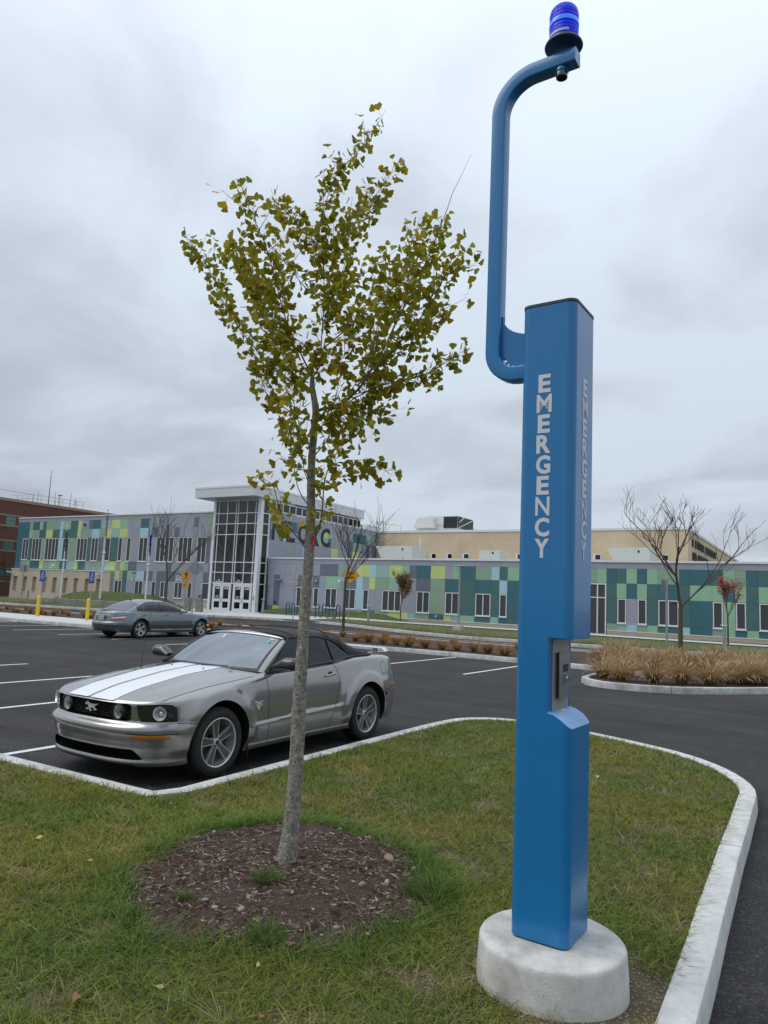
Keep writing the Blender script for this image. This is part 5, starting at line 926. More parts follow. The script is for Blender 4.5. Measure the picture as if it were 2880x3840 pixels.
# ---------------------------------------------------------------- grey convertible
def scal(x, z):
    zc = .455+.055*((-.42-x)/1.6); d = .024*sstep(zc-.004, zc+.022, z)*sstep(.90, .62, z)*sstep(-.36, -.60, x)
    xb = -2.12-.10*(z-.55); return d*sstep(xb-.03, xb+.012, x)
P = dict(W=.935, low=.14, tumble=.33, flare=.024, R=.345, axles=(0, -2.72), scallop=scal, nn=3.0, nt=3.6, x0n=.02, x0t=-3.05, dome=.014, tub=(-.78, -2.7),
    fx=[(.9, 1), (.2, 1), (-.5, .985), (-1.3, .965), (-2.0, .972), (-2.6, 1.0), (-3.1, .99), (-3.8, .93)],
    xf=[(.15, .79), (.19, .845), (.215, .885), (.235, .885), (.25, .875), (.36, .885), (.42, .905), (.49, .938), (.525, .942), (.553, .93), (.568, .905), (.582, .882), (.60, .872), (.66, .877), (.73, .888), (.765, .896), (.80, .896)],
    xr=[(.2, -3.62), (.3, -3.74), (.45, -3.80), (.60, -3.81), (.66, -3.78), (.8, -3.74), (1.0, -3.70)],
    ze=[(.9, .766), (.6, .802), (.3, .842), (0, .880), (-.3, .918), (-.6, .955), (-.8, .975), (-1.2, .995), (-1.6, 1.012), (-1.95, 1.032), (-2.3, 1.062), (-2.7, 1.078), (-3.1, 1.075), (-3.4, 1.06), (-3.7, 1.035)],
    crown=[(.9, .004), (.82, .02), (.6, .045), (0, .070), (-.6, .052), (-.9, .03), (-2.6, .02), (-3, .03), (-3.7, .02)],
    zlow=[(.9, .185), (.5, .19), (.3, .20), (-.4, .205), (-2.3, .205), (-3.1, .23), (-3.8, .25)])
for k in ('fx', 'ze', 'crown', 'zlow'): P[k] = sorted(P[k])
mus = empty('convertible_car', (-6.145, 5.62, 0), math.radians(-90.6), label='grey convertible with a black soft top and two white stripes over the bonnet', cat='car')
Bm = Body(P)
def cutyz(pts, back, front=1.1):
    c = MB(); k = len(pts); c.add([(back(y), y, z) for y, z in pts]+[(front, y, z) for y, z in pts], [tuple(range(k)), tuple(range(2*k-1, k-1, -1))]+[((i+1) % k, i, k+i, k+(i+1) % k) for i in range(k)]); return c
gr_ = [(-.535, .752), (-.50, .757), (.50, .757), (.535, .752), (.545, .735), (.545, .62), (.52, .600), (.30, .592), (-.30, .592), (-.52, .600), (-.545, .62), (-.545, .735)]
cut = []
VOID = mat('intake_void', (.004, .004, .004), .9, spec=.1)
def addc(c, m=VOID): cut.append(c.build('c', m, None, merge=True))
addc(cutyz(gr_, lambda y: .80))
for sg in (1, -1):
    hp = [(.595, .752), (.78, .765), (.83, .757), (.865, .715), (.882, .612), (.86, .603), (.64, .600), (.612, .64)]; hp = [(sg*y, z) for y, z in hp]
    if sg < 0: hp = hp[::-1]
    addc(cutyz(hp, lambda y: .80-.95*max(0, abs(y)-.60)-.02), mat('lamp_housing', (.008, .008, .009), .5))
addc(cutyz([(-.60, .330), (-.57, .345), (.57, .345), (.60, .330), (.665, .262), (.63, .250), (-.63, .250), (-.665, .262)], lambda y: .74))
body = Bm.build(mus, GREY, .062, cut)
# grille with hexagon mesh, lamps and running horse
mb = MB(); nyy, nzz = 21, 6
for j in range(nzz+1):
    for i in range(nyy):
        y = -.53+1.06*(i+(.5 if j % 2 else 0))/nyy; z = .605+.145*j/nzz; r = .0285; hexa = [(y+r*math.cos(math.pi/3*k+math.pi/6)*.95, z+r*.52*math.sin(math.pi/3*k+math.pi/6)) for k in range(6)]
        for k in range(6):
            a, b = hexa[k], hexa[(k+1) % 6]
            if max(abs(a[0]), abs(b[0])) < .535 and .60 < a[1] < .752 and .60 < b[1] < .752: mb.tube([(.825-.07*a[0]**2, a[0], a[1]), (.825-.07*b[0]**2, b[0], b[1])], .0022, 3, caps=False)
mb.build('grille_mesh', mat('grille_black', (.018, .018, .019), .4), mus)
def fr_x(x, y, z): return frame((x, y, z), (0, 1, 0), (0, 0, 1))
for y in (-.385, .385):
    mb = MB(); mb.lathe([(.067, .03), (.072, .06), (.086, .052), (.092, .03), (.092, -.03)], 32, fr_x(.796, y, .678)); lr = mb.build('driving_lamp', dark, mus, smooth=40)
    mb = MB(); mb.lathe([(0, .0), (.03, .004), (.06, .024), (.068, .04)], 32, fr_x(.796, y, .678)); mb.build('reflector', mat('lamp_reflector', (.78, .78, .70), .4, metal=.15, bump=.5, bscale=60), lr, smooth=60)
    mb = MB(); mb.lathe([(0, .058), (.03, .056), (.055, .049), (.068, .038)], 32, fr_x(.796, y, .678)); mb.build('lens', LENS, lr, smooth=60)
HORSE = [(-.075, .013), (-.066, .020), (-.050, .030), (-.036, .024), (-.022, .018), (0, .014), (.022, .017), (.036, .013), (.052, .018), (.075, .024), (.058, .010), (.040, .006), (.030, -.004), (.044, -.016), (.060, -.014), (.062, -.021), (.040, -.026), (.020, -.012), (.010, -.008), (-.004, -.010), (-.012, -.022), (.004, -.032), (-.008, -.036), (-.026, -.024), (-.028, -.010), (-.044, -.020), (-.062, -.016), (-.064, -.022), (-.044, -.030), (-.036, -.006), (-.042, .010), (-.058, .004), (-.070, .006)]
mb = MB(); mb.prism([(a*1.3, b*1.45) for a, b in HORSE], 0, .012, fr_x(.838, .0, .685)); mb.build('horse_emblem', mat('emblem_silver', (.62, .62, .63), .4, metal=.45), mus)
# headlamps
for sg in (1, -1):
    mb = MB(); F_ = frame((.665, sg*.775, .683), (-.42*1, sg*.0+1*.9, 0) if sg > 0 else (.42, .9, 0), (0, 0, 1))
    mb.lathe([(0, -.03), (.03, -.02), (.055, .012), (.062, .03), (.066, .03)], 32, F_); mb.build('headlamp_bowl', mat('bowl_chrome', (.80, .80, .80), .22, metal=.6, bump=.25, bscale=40), mus, smooth=60)
    mb = MB(); mb.lathe([(0, .012), (.018, .008), (.024, -.005)], 20, F_); mb.build('bulb_shield', CHR, mus, smooth=60)
    rows = []
    for j in range(9):
        v = j/8; yi = .600+.012*(1-v)*2; yo = .880-.03*v-.02*v*v*v; zl, zh = .603, 0
        row = []
        for i in range(15):
            u = i/14; y = yi+(yo-yi)*u; top = .753+.010*u if u < .65 else .7595-.05*((u-.65)/.35)**2; z = .604+(top-.604)*v; row.append(Bm.nose_y(sg*y, z, -.001))
        rows.append(row)
    if sg < 0: rows = rows[::-1]
    mb = MB(); mb.grid(rows); mb.build('headlamp_lens', LENS, mus, smooth=60)
    # amber marker in the bumper
    rows = [[Bm.nose_y(sg*y, z0+(z1-z0)*v, .006 if 0 < v < 1 and 0 < i < 16 else -.004) for i, y in enumerate(np.linspace(.60, .875, 17))] for v in (0, .12, .5, .88, 1) for z0, z1 in ((.447, .487),)]
    if sg < 0: rows = rows[::-1]
    mb = MB(); mb.grid(rows); mk = mb.build('marker_lamp', AMB, mus, smooth=60)
    rb_ = [Bm.nose_y(sg*y, .491, .004) for y in np.linspace(.57, .90, 18)]; ribbon(rb_, Vector((.8, sg*.5, .2)).normalized(), .009, 'marker_recess', GAP, mk)
# bumper seam under the fender, creases and shut lines
for sg in (1, -1):
    N_ = Vector((0, sg, 0))
    pts = [Bm.nose_y(sg*y, .586) for y in np.linspace(.885, .925, 4)]+[Bm.side(x, .578, 0, sg) for x in np.linspace(.42, .335, 4)]; ribbon(pts, [Vector((.5, sg*.8, 0)).normalized()]*4+[N_]*4, .006, 'panel_gap', GAP, mus)
    dr = [(-.70, .965), (-.725, .85), (-.745, .75), (-.75, .6), (-.755, .45), (-.76, .30), (-.75, .225)]
    def fine(pl, n=5): return [(a[0]+(b[0]-a[0])*k/n, a[1]+(b[1]-a[1])*k/n) for a, b in zip(pl, pl[1:]) for k in range(n)]+[pl[-1]]
    ribbon([Bm.side(x, z, 0, sg) for x, z in fine(dr)], N_, .006, 'panel_gap', GAP, mus)
    dr = [(-2.0, 1.02), (-2.06, .95), (-2.09, .86), (-2.09, .76), (-2.06, .62), (-1.99, .48), (-1.93, .36), (-1.90, .26)]
    ribbon([Bm.side(x, z, 0, sg) for x, z in fine(dr)], N_, .006, 'panel_gap', GAP, mus)
    dr = [(-3.10, .63), (-3.3, .635), (-3.42, .66), (-3.48, .80)]; ribbon([Bm.side(x, z, 0, sg) if x > -3.05 else Vector((x, sg*Bm.tail(math.acos(min(1, ((x+3.05)/(interp(Bm.xr, z)+3.05)))**(Bm.nt/2)), z)[1], z)) for x, z in fine(dr)], N_, .006, 'panel_gap', GAP, mus)
    # rocker moulding, mud flap
    rows = [[Bm.side(x, z, o_, sg) for x in np.linspace(-.43, -2.31, 30)] for z, o_ in ((.262, .001), (.256, .016), (.225, .018), (.205, -.002))]
    if sg < 0: rows = rows[::-1]
    mb = MB(); mb.grid(rows); mb.build('rocker_moulding', GREY, mus, smooth=50)
    mb = MB(); mb.box(-.445, sg*.80-.09, .13, -.435, sg*.80+.10, .30); mb.build('mud_flap', dark, mus)
    # door handle in its cup
    xh, zh = -1.885, .895; yb = Bm.hw(xh, zh)
    mb = MB(); mb.lathe([(0, -.004), (.040, .0005), (.044, .0018)], 24, frame((xh-.03, sg*yb, zh-.005), (sg*-1, 0, 0), (0, 0, 1))); cup = mb.build('handle_cup', mat('cup_shadow', (.09, .086, .08), .4, metal=.6), mus, smooth=50)
    mb = MB(); mb.tube([(xh+.085, sg*(yb+.002), zh-.012), (xh+.07, sg*(yb+.024), zh-.010), (xh, sg*(yb+.034), zh), (xh-.09, sg*(yb+.030), zh+.008), (xh-.115, sg*(yb+.004), zh+.008)], [.010, .014, .015, .016, .012], 10); mb.build('door_handle', GREY, cup, smooth=60)
    # mirror
    mx_, my_, mz_2 = -.93, sg*1.02, 1.075
    mb = MB(); rows = []
    for i in range(13):
        t = i/12; yy = .845+.32*t; h = .075*min(1, (.35+t*1.6))*(1-max(0, t-.86)*3.2); d_ = .082*(1-max(0, t-.8)*2.2); zc = 1.045+.035*min(1, t*2.4)
        rows.append([(mx_+.03+d_*math.cos(a)*(1.15 if math.cos(a) > 0 else .5), sg*yy, zc+h*(abs(math.sin(a))**.8)*math.copysign(1, math.sin(a))*(1 if math.sin(a) > 0 else .85)) for a in np.linspace(0, 2*math.pi, 21)])
    if sg < 0: rows = rows[::-1]
    mb.grid(rows); kk = 21; mb.f += [tuple(range(kk-1)), tuple(range(13*kk-2, 12*kk-1, -1))]; mb.mi += [0, 0]; mb.build('mirror', mat('mirror_shell', (.018, .019, .022), .28, coat=.5), mus, smooth=50, merge=True)
    # badge on the fender, side marker, fuel flap
    fs_ = frame((-.575, sg*(Bm.hw(-.575, .655)+.001), .655), (-sg, 0, 0), (0, 0, 1))
    mb = MB(); mb.prism([(sg*a*1.0 if sg < 0 else a*1.0, b*1.0+.022) for a, b in HORSE], 0, .006, fs_); mb.prism([(-.026, .002), (.026, .002), (.024, -.03), (0, -.05), (-.024, -.03)][::-1], 0, .004, fs_); mb.build('fender_badge', mat('emblem_silver', (.6, .6, .6)), mus)
    rows = [[Vector((x, sg*(Bm.tail(math.acos(((x+3.05)/(interp(Bm.xr, z)+3.05))**(Bm.nt/2)), z)[1]+.003), z)) for x in np.linspace(-3.14, -3.30, 8)] for z in (.555, .575, .595)]
    if sg < 0: rows = rows[::-1]
    mb = MB(); mb.grid(rows[::-1]); mb.build('side_marker', RED, mus)
    pts = [Vector((x, sg*Bm.tail(math.acos(min(1, max(0, (x+3.05)/(interp(Bm.xr, z)+3.05))**(Bm.nt/2)), ), z)[1], z)) if x < -3.05 else Bm.side(x, z, 0, sg) for x, z in [(-3.145+.072*math.cos(a), .915+.085*math.sin(a)) for a in np.linspace(0, 2*math.pi, 33)]]
    ribbon(pts, N_, .005, 'fuel_flap_ring', GAP, mus)
    # bonnet shut line
    pts = []
    for x in np.linspace(.735, -.56, 30): y = .765+.045*(.735-x)/1.3; pts.append(Vector((x, sg*y, Bm.ztop(x, y))))
    ribbon(pts, Vector((0, sg*.25, 1)).normalized(), .007, 'bonnet_gap', GAP, mus, lift=.0016)
# stripes
for y0, y1 in ((-.335, -.022), (.022, .335)):
    rows = []
    for i in range(41):
        row = []
        for y in np.linspace(y0, y1, 9):
            xf_ = Bm.nose_y(y, .762)[0]-.012; x = xf_+(-.56-xf_)*i/40; row.append((x, y, Bm.ztop(x, y)+.0022))
        rows.append(row)
    mb = MB(); mb.grid([r for r in rows]); o = mb.build('bonnet_stripe', WSTR, mus, smooth=60)
for sg in (1, -1): mb = MB(); mb.lathe([(0, .008), (.010, .006), (.012, -.002)], 10, Matrix.Translation((-.36, sg*.25, Bm.ztop(-.36, .25)+.004))); mb.build('washer_jet', dark, mus)
# cowl and windscreen
def wsb(y): q = (y/.73)**2; return Vector((-.52-.20*q, y, 1.0-.018*q))
def wst(y): q = (y/.61)**2; return Vector((-1.215-.065*q, y, 1.372-.040*q))
mb = MB(); mb.grid([[(.09-.64-.15*(y/.76)**2+.0, y, Bm.ztop(-.55-.15*(y/.76)**2, y)+.006) for y in np.linspace(-.76, .76, 21)], [tuple(wsb(y*.73/.76)+Vector((.005, 0, -.002))) for y in np.linspace(-.76, .76, 21)]][::-1]); mb.build('cowl', dark, mus, smooth=60)
rows = []
for j in range(13):
    v = j/12; rows.append([tuple(wsb(.73*u).lerp(wst(.61*u), v)+Vector((.012, 0, .018))*math.sin(math.pi*v)) for u in np.linspace(-1, 1, 25)])
mb = MB(); mb.grid(rows[::-1]); wsg = mb.build('windscreen', WSH, mus, smooth=60)
def wsp(u, v, off=.003): return wsb(.73*u).lerp(wst(.61*u), v)+Vector((.012, 0, .018))*math.sin(math.pi*v)+Vector((.5, 0, .86))*off
mb = MB()
for a, b in (((-1, 0), (1, .07)), ((-1, .95), (1, 1))):
    mb.grid([[tuple(wsp(u, a[1]+(b[1]-a[1])*k/2, .002)) for u in np.linspace(-1, 1, 21)] for k in range(3)][::-1])
for a, b in ((-1, -.95), (.95, 1)): mb.grid([[tuple(wsp(a+(b-a)*k/2, v, .002)) for k in range(3)] for v in np.linspace(0, 1, 13)][::-1])
mb.build('screen_band', mat('frit_black', (.006, .006, .007), .3), wsg)
teal = mat('sticker_teal', (.10, .38, .32), .5)
def sticker(u0, u1, v0, v1, m, name): mb = MB(); mb.grid([[tuple(wsp(u, v, .004)) for u in (u0, u1)] for v in (v1, v0)]); return mb.build(name, m, wsg)
sticker(.775, .865, .865, .91, mat('sticker_pale', (.35, .55, .50), .5), 'sticker')
c_ = wsp(.80, .80, .004); mb = MB(); mb.lathe([(0, .0005), (.026, .0005)], 20, frame(c_, (0, 1, 0), (-.86, 0, .5))); mb.build('sticker', teal, wsg)
mb = MB(); mb.lathe([(.008, .0015), (.012, .0015)], 14, frame(c_, (0, 1, 0), (-.86, 0, .5))); mb.build('sticker_print', LTR, wsg)
text_mesh('5', .085, LTR, 'sticker', wsg, frame(wsp(-.28, .83, .004), (0, 1, 0), (-.86, 0, .5)) , offset=.004)
for (ya, yb_, xo) in ((.62, .05, 0), (-.02, -.56, 0)):
    a, b = wsb(ya), wsb(yb_); mb = MB(); mb.tube([tuple(a+Vector((-.03, 0, .018))), tuple((a+b)/2+Vector((-.02, 0, .03))), tuple(b+Vector((.0, 0, .018)))], .008, 6); mb.build('wiper', dark, mus)
mb = MB(); mb.add([tuple(wsb(.42)+Vector(q)) for q in ((0, 0, .035), (.03, .02, .03), (.01, .06, .045), (-.02, .04, .04))], [(0, 1, 2, 3)]); lf = mb.build('fallen_leaf', dead[2], None); lf.matrix_world = mus.matrix_basis.copy(); lf.location = mus.location; lf.rotation_euler = mus.rotation_euler; tag(lf, 'small yellowed leaf caught under the windscreen wiper of the convertible', 'leaf')
# pillars and header
for sg in (1, -1):
    rows = []
    for j in range(13):
        v = j/12; p0 = wsb(.73).lerp(wst(.61), v)+Vector((.012, 0, .018))*math.sin(math.pi*v); p0.y *= sg
        p1 = p0+Vector((-.012, sg*.030, -.004)); p2 = p0+Vector((-.055, sg*.048, -.012-.012*(1-v))); p3 = p0+Vector((-.07, sg*.02, -.03)); rows.append([tuple(p) for p in (p0+Vector((.006, 0, .004)), p1+Vector((.0, 0, .006)), p2, p3)])
    if sg < 0: rows = rows[::-1]
    mb = MB(); mb.grid(rows); mb.build('windscreen_pillar', GREY, mus, smooth=50)
mb = MB(); mb.grid([[tuple(wst(.635*u)+Vector(q)) for u in np.linspace(-1, 1, 25)] for q in ((.022, 0, -.006), (.012, 0, .008), (-.035, 0, .022), (-.06, 0, .018), (-.06, 0, -.03))][::-1]); mb.build('header_rail', GREY, mus, smooth=50)
# soft top
se = [(-1.255, (.645, 1.333)), (-1.5, (.665, 1.350)), (-1.8, (.672, 1.352)), (-2.09, (.690, 1.305)), (-2.22, (.705, 1.255)), (-2.34, (.722, 1.19)), (-2.44, (.738, 1.12)), (-2.50, (.75, 1.088)), (-2.7, (.757, 1.087)), (-2.9, (.745, 1.087)), (-3.02, (.70, 1.087)), (-3.10, (.60, 1.087))]
zc_ = [(-1.25, 1.392), (-1.5, 1.412), (-1.8, 1.42), (-2.1, 1.412), (-2.35, 1.375), (-2.6, 1.30), (-2.85, 1.19), (-3.0, 1.125), (-3.10, 1.095)]
def stp(x, a, off=0.):
    ys_ = interp([(k, v[0]) for k, v in se][::-1], x); zs = interp([(k, v[1]) for k, v in se][::-1], x); z0 = interp(zc_[::-1], x); e = 2/(2.7 if zs > 1.2 else 2.7-.4*sstep(-2.2, -2.7, x)); c, s_ = abs(math.cos(a))**e*math.copysign(1, math.cos(a)), abs(math.sin(a))**e
    w = .004*math.sin(a*2)*math.sin((x+2.1)*14)*sstep(-1.9, -2.2, x)
    return Vector((x, (ys_+off)*c, zs+(z0-zs+off)*s_+w))
xs_ = list(np.arange(-1.255, -3.10, -.035))+[-3.10]; mb = MB(); mb.grid([[tuple(stp(x, a)) for a in np.linspace(0, math.pi, 49)] for x in xs_]); st_o = mb.build('soft_top', CLOTH, mus, smooth=60)
sol = st_o.modifiers.new('s', 'SOLIDIFY'); sol.thickness = .02; sol.offset = 1
for xx in (-1.36, -2.02, -2.28):   # seams over the bows
    mb = MB(); mb.tube([tuple(stp(xx, a, .022)) for a in np.linspace(.05, math.pi-.05, 40)], .006, 6); mb.build('top_seam', CLOTH, st_o, smooth=60)
for sg in (1, -1):
    ed = [(k, v) for k, v in se if k >= -2.50]; mb = MB(); mb.tube([(k, sg*(v[0]+.006), v[1]) for k, v in ed], .013, 8); mb.build('window_seal', dark, st_o, smooth=60)
    lo_ = [(-2.50, .765, 1.085), (-2.7, .775, 1.088), (-2.9, .765, 1.088), (-3.02, .72, 1.088), (-3.12, .60, 1.090)]; mb = MB(); mb.tube([(a, sg*b, c) for a, b, c in lo_], .018, 8); mb.build('top_hem', CLOTH, st_o, smooth=60)
mb = MB(); mb.tube([(-3.12, y, 1.095) for y in np.linspace(-.6, .6, 9)], .018, 8); mb.build('top_hem', CLOTH, st_o, smooth=60)
# side glass and its belt seal
def poly3(pts, name, m, parent):
    mb = MB(); mb.add(pts, [tuple(range(len(pts)))]); return mb.build(name, m, parent)
for sg in (1, -1):
    A_ = [(-.86, .80, 1.005), (-1.295, .665, 1.325), (-1.5, .672, 1.345), (-1.8, .678, 1.348), (-1.98, .688, 1.325), (-2.03, .805, 1.05), (-1.5, .81, 1.02)]; B_ = [(-2.045, .806, 1.052), (-2.0, .69, 1.322), (-2.1, .692, 1.298), (-2.22, .708, 1.25), (-2.34, .725, 1.188), (-2.44, .742, 1.12), (-2.485, .757, 1.088)]
    poly3([(a, sg*b, c) for a, b, c in A_][::sg], 'door_glass', SGL, mus); poly3([(a, sg*b, c) for a, b, c in B_][::sg], 'quarter_glass', SGL, mus)
    poly3([(a, sg*b, c) for a, b, c in [(-.73, .815, .985), (-.98, .758, 1.14), (-.99, .775, 1.0)]][::sg], 'corner_trim', dark, mus)
    mb = MB(); mb.tube([(-.74, sg*.825, .985), (-1.2, sg*.828, 1.002), (-1.6, sg*.826, 1.022), (-2.03, sg*.822, 1.048), (-2.3, sg*.805, 1.078), (-2.5, sg*.78, 1.088)], .014, 8); mb.build('belt_seal', dark, mus, smooth=60)
    mb = MB(); mb.tube([(-2.035, sg*.812, 1.05), (-1.99, sg*.694, 1.325)], .009, 6); mb.build('glass_seal', dark, mus)
    mb = MB(); mb.tube([(-.76, sg*.812, .985), (-1.0, sg*.748, 1.145), (-1.28, sg*.668, 1.325)], .012, 8); mb.build('pillar_seal', dark, mus, smooth=60)
# interior
mb = MB(); mb.grid([[(-.72+.0*u, y, .99) for y in np.linspace(-.70, .70, 9)], [(-.95, y, 1.0+.02*math.cos(y*3)) for y in np.linspace(-.70, .70, 9)], [(-1.12, y, .97) for y in np.linspace(-.70, .70, 9)], [(-1.16, y, .80) for y in np.linspace(-.7, .7, 9)]][::-1]); mb.build('dashboard', INT, mus, smooth=60)
mb = MB(); Ms = frame((-1.30, .36, .965), (0, 1, 0), (.35, 0, .94)); mb.tube([tuple(Ms @ Vector((.175*math.cos(a), .175*math.sin(a), 0))) for a in np.linspace(0, 2*math.pi, 25)], .014, 6)
mb.box(-.15, -.02, -.01, .15, .02, .01, Ms); mb.lathe([(0, .02), (.05, .02), (.06, -.02)], 14, Ms); mb.build('steering_wheel', mat('wheel_grey', (.10, .10, .10), .6), mus, smooth=50)
for y in (-.37, .37):
    mb = MB(); mb.box(-1.75, y-.25, .62, -1.62, y+.25, 1.12); mb.box(-1.74, y-.13, 1.14, -1.64, y+.13, 1.30); mb.build('seat', INT, mus, bevel=.03)
mb = MB(); mb.box(-1.20, -.12, 1.22, -1.17, .12, 1.28); mb.build('rear_view_mirror', dark, mus, bevel=.006)
# boot spoiler, rear lamps, bumper detail
mb = MB(); rows = []
for y in np.linspace(-.66, .66, 41):
    q = abs(y)/.66; dz = -.05*sstep(.90, 1.0, q); ch = .12*(1-.25*q); xo = -3.55+.03*q; rows.append([(xo-ch*u, y, 1.145+dz+t) for u, t in ((0, 0), (.25, .013), (.6, .013), (1, .012), (1, .0), (.5, -.008), (0, 0))])
mb.grid(rows); sp_ = mb.build('spoiler', carpaint('spoiler_silver', (.60, .60, .60), .3), mus, smooth=50)
for y in (-.42, .42): mb = MB(); mb.box(-3.635, y-.035, 1.04, -3.59, y+.035, 1.142); mb.build('spoiler_leg', GREY, sp_, bevel=.01)
for sg in (1, -1):
    for k in range(3):
        y0_, y1_ = sg*(.42+.14*k), sg*(.54+.14*k); mb = MB(); mb.grid([[tuple(Bm.tail_y(y, z, .008)) for y in np.linspace(y0_, y1_, 4)] for z in (.74, .9)]); mb.build('tail_lamp', RED, mus)
mb = MB(); mb.tube([(-.34, -.74, .93), (-.35, -.745, 1.0), (-.46, -.75, 1.78)], [.006, .003, .0022], 6); mb.lathe([(0, .02), (.012, .015), (.018, 0)], 10, Matrix.Translation((-.34, -.74, Bm.ztop(-.34, -.74)))); mb.build('aerial', dark, mus)
for xc in (0, -2.72):
    for sg in (1, -1): make_wheel(mus, (xc, sg*(.795), .345), .345, sg, 'split', .240, spin=.18 if xc == 0 else .02)
# ---------------------------------------------------------------- slate blue sedan
P2 = dict(W=.93, low=.16, tumble=.34, flare=.016, R=.348, axles=(0, -3.165), nn=2.5, nt=2.7, x0n=-.05, x0t=-3.45, dome=0, tub=None,
    scallop=lambda x, z: .010*sstep(.30, .33, z)*sstep(.60, .36, z)*sstep(-.35, -.6, x)*sstep(-2.85, -2.6, x),
    fx=[(.9, 1), (0, 1), (-1.5, .985), (-3.2, 1), (-4.3, .90)], xf=[(.2, .80), (.3, .86), (.45, .88), (.6, .86), (.75, .80)],
    xr=[(.2, -4.12), (.26, -4.22), (.34, -4.29), (.5, -4.34), (.58, -4.335), (.62, -4.28), (.8, -4.245), (.95, -4.20), (1.0, -4.17)],
    ze=[(.85, .72), (.6, .79), (0, .89), (-.6, .955), (-1.5, .965), (-2.5, .975), (-3.2, .985), (-3.8, .99), (-4.2, .985)], crown=[(.9, .01), (.3, .05), (-.5, .06), (-3.4, .045), (-4.0, .04), (-4.3, .02)],
    zlow=[(.9, .2), (-4.3, .26), (-3.6, .22)][::1])
P2['zlow'] = [(-4.3, .26), (-3.6, .22), (.9, .2)]
for P_ in (P, P2):
    for k in ('fx', 'ze', 'crown', 'zlow'):
        P_[k] = sorted(P_[k])
sed = empty('sedan_car', (-23.1, 22.2, 0), math.radians(90.8), label='slate blue grey four door sedan parked with its boot towards the camera', cat='car')
B2 = Body(P2); B2.build(sed, SLATE, .055)
gh = sorted([(-.62, .985), (-.9, 1.15), (-1.2, 1.315), (-1.45, 1.40), (-1.8, 1.455), (-2.2, 1.475), (-2.6, 1.462), (-2.95, 1.41), (-3.25, 1.32), (-3.5, 1.205), (-3.72, 1.08), (-3.86, 1.0)])
def ghp(x, a, off=0.):
    z0 = interp(gh, x); zb = .95; yb = .815-.05*sstep(-3.0, -3.8, x)-.03*sstep(-1.0, -.6, x); e = 2/2.5; c, s_ = abs(math.cos(a))**e*math.copysign(1, math.cos(a)), abs(math.sin(a))**e
    return Vector((x, (yb+off)*c, zb+(z0-zb+off)*s_))
def ghz(x, z, off, sg):
    z0 = interp(gh, x); k = min(1, max(0, (z-.95)/(z0-.95))); a = math.asin(k**(2.5/2)); p = ghp(x, a, off); return Vector((p.x, sg*abs(p.y), p.z))
mb = MB(); mb.grid([[tuple(ghp(x, a)) for a in np.linspace(0, math.pi, 41)] for x in np.arange(-.62, -3.865, -.045)]); mb.build('roof', SLATE, sed, smooth=60)
SG2 = mat('privacy_glass', (.012, .014, .018), .05, spec=.6)
def zu(x): return min(interp(gh, x)-.075, 1.372-.35*max(0, -2.55-x)**1.6)
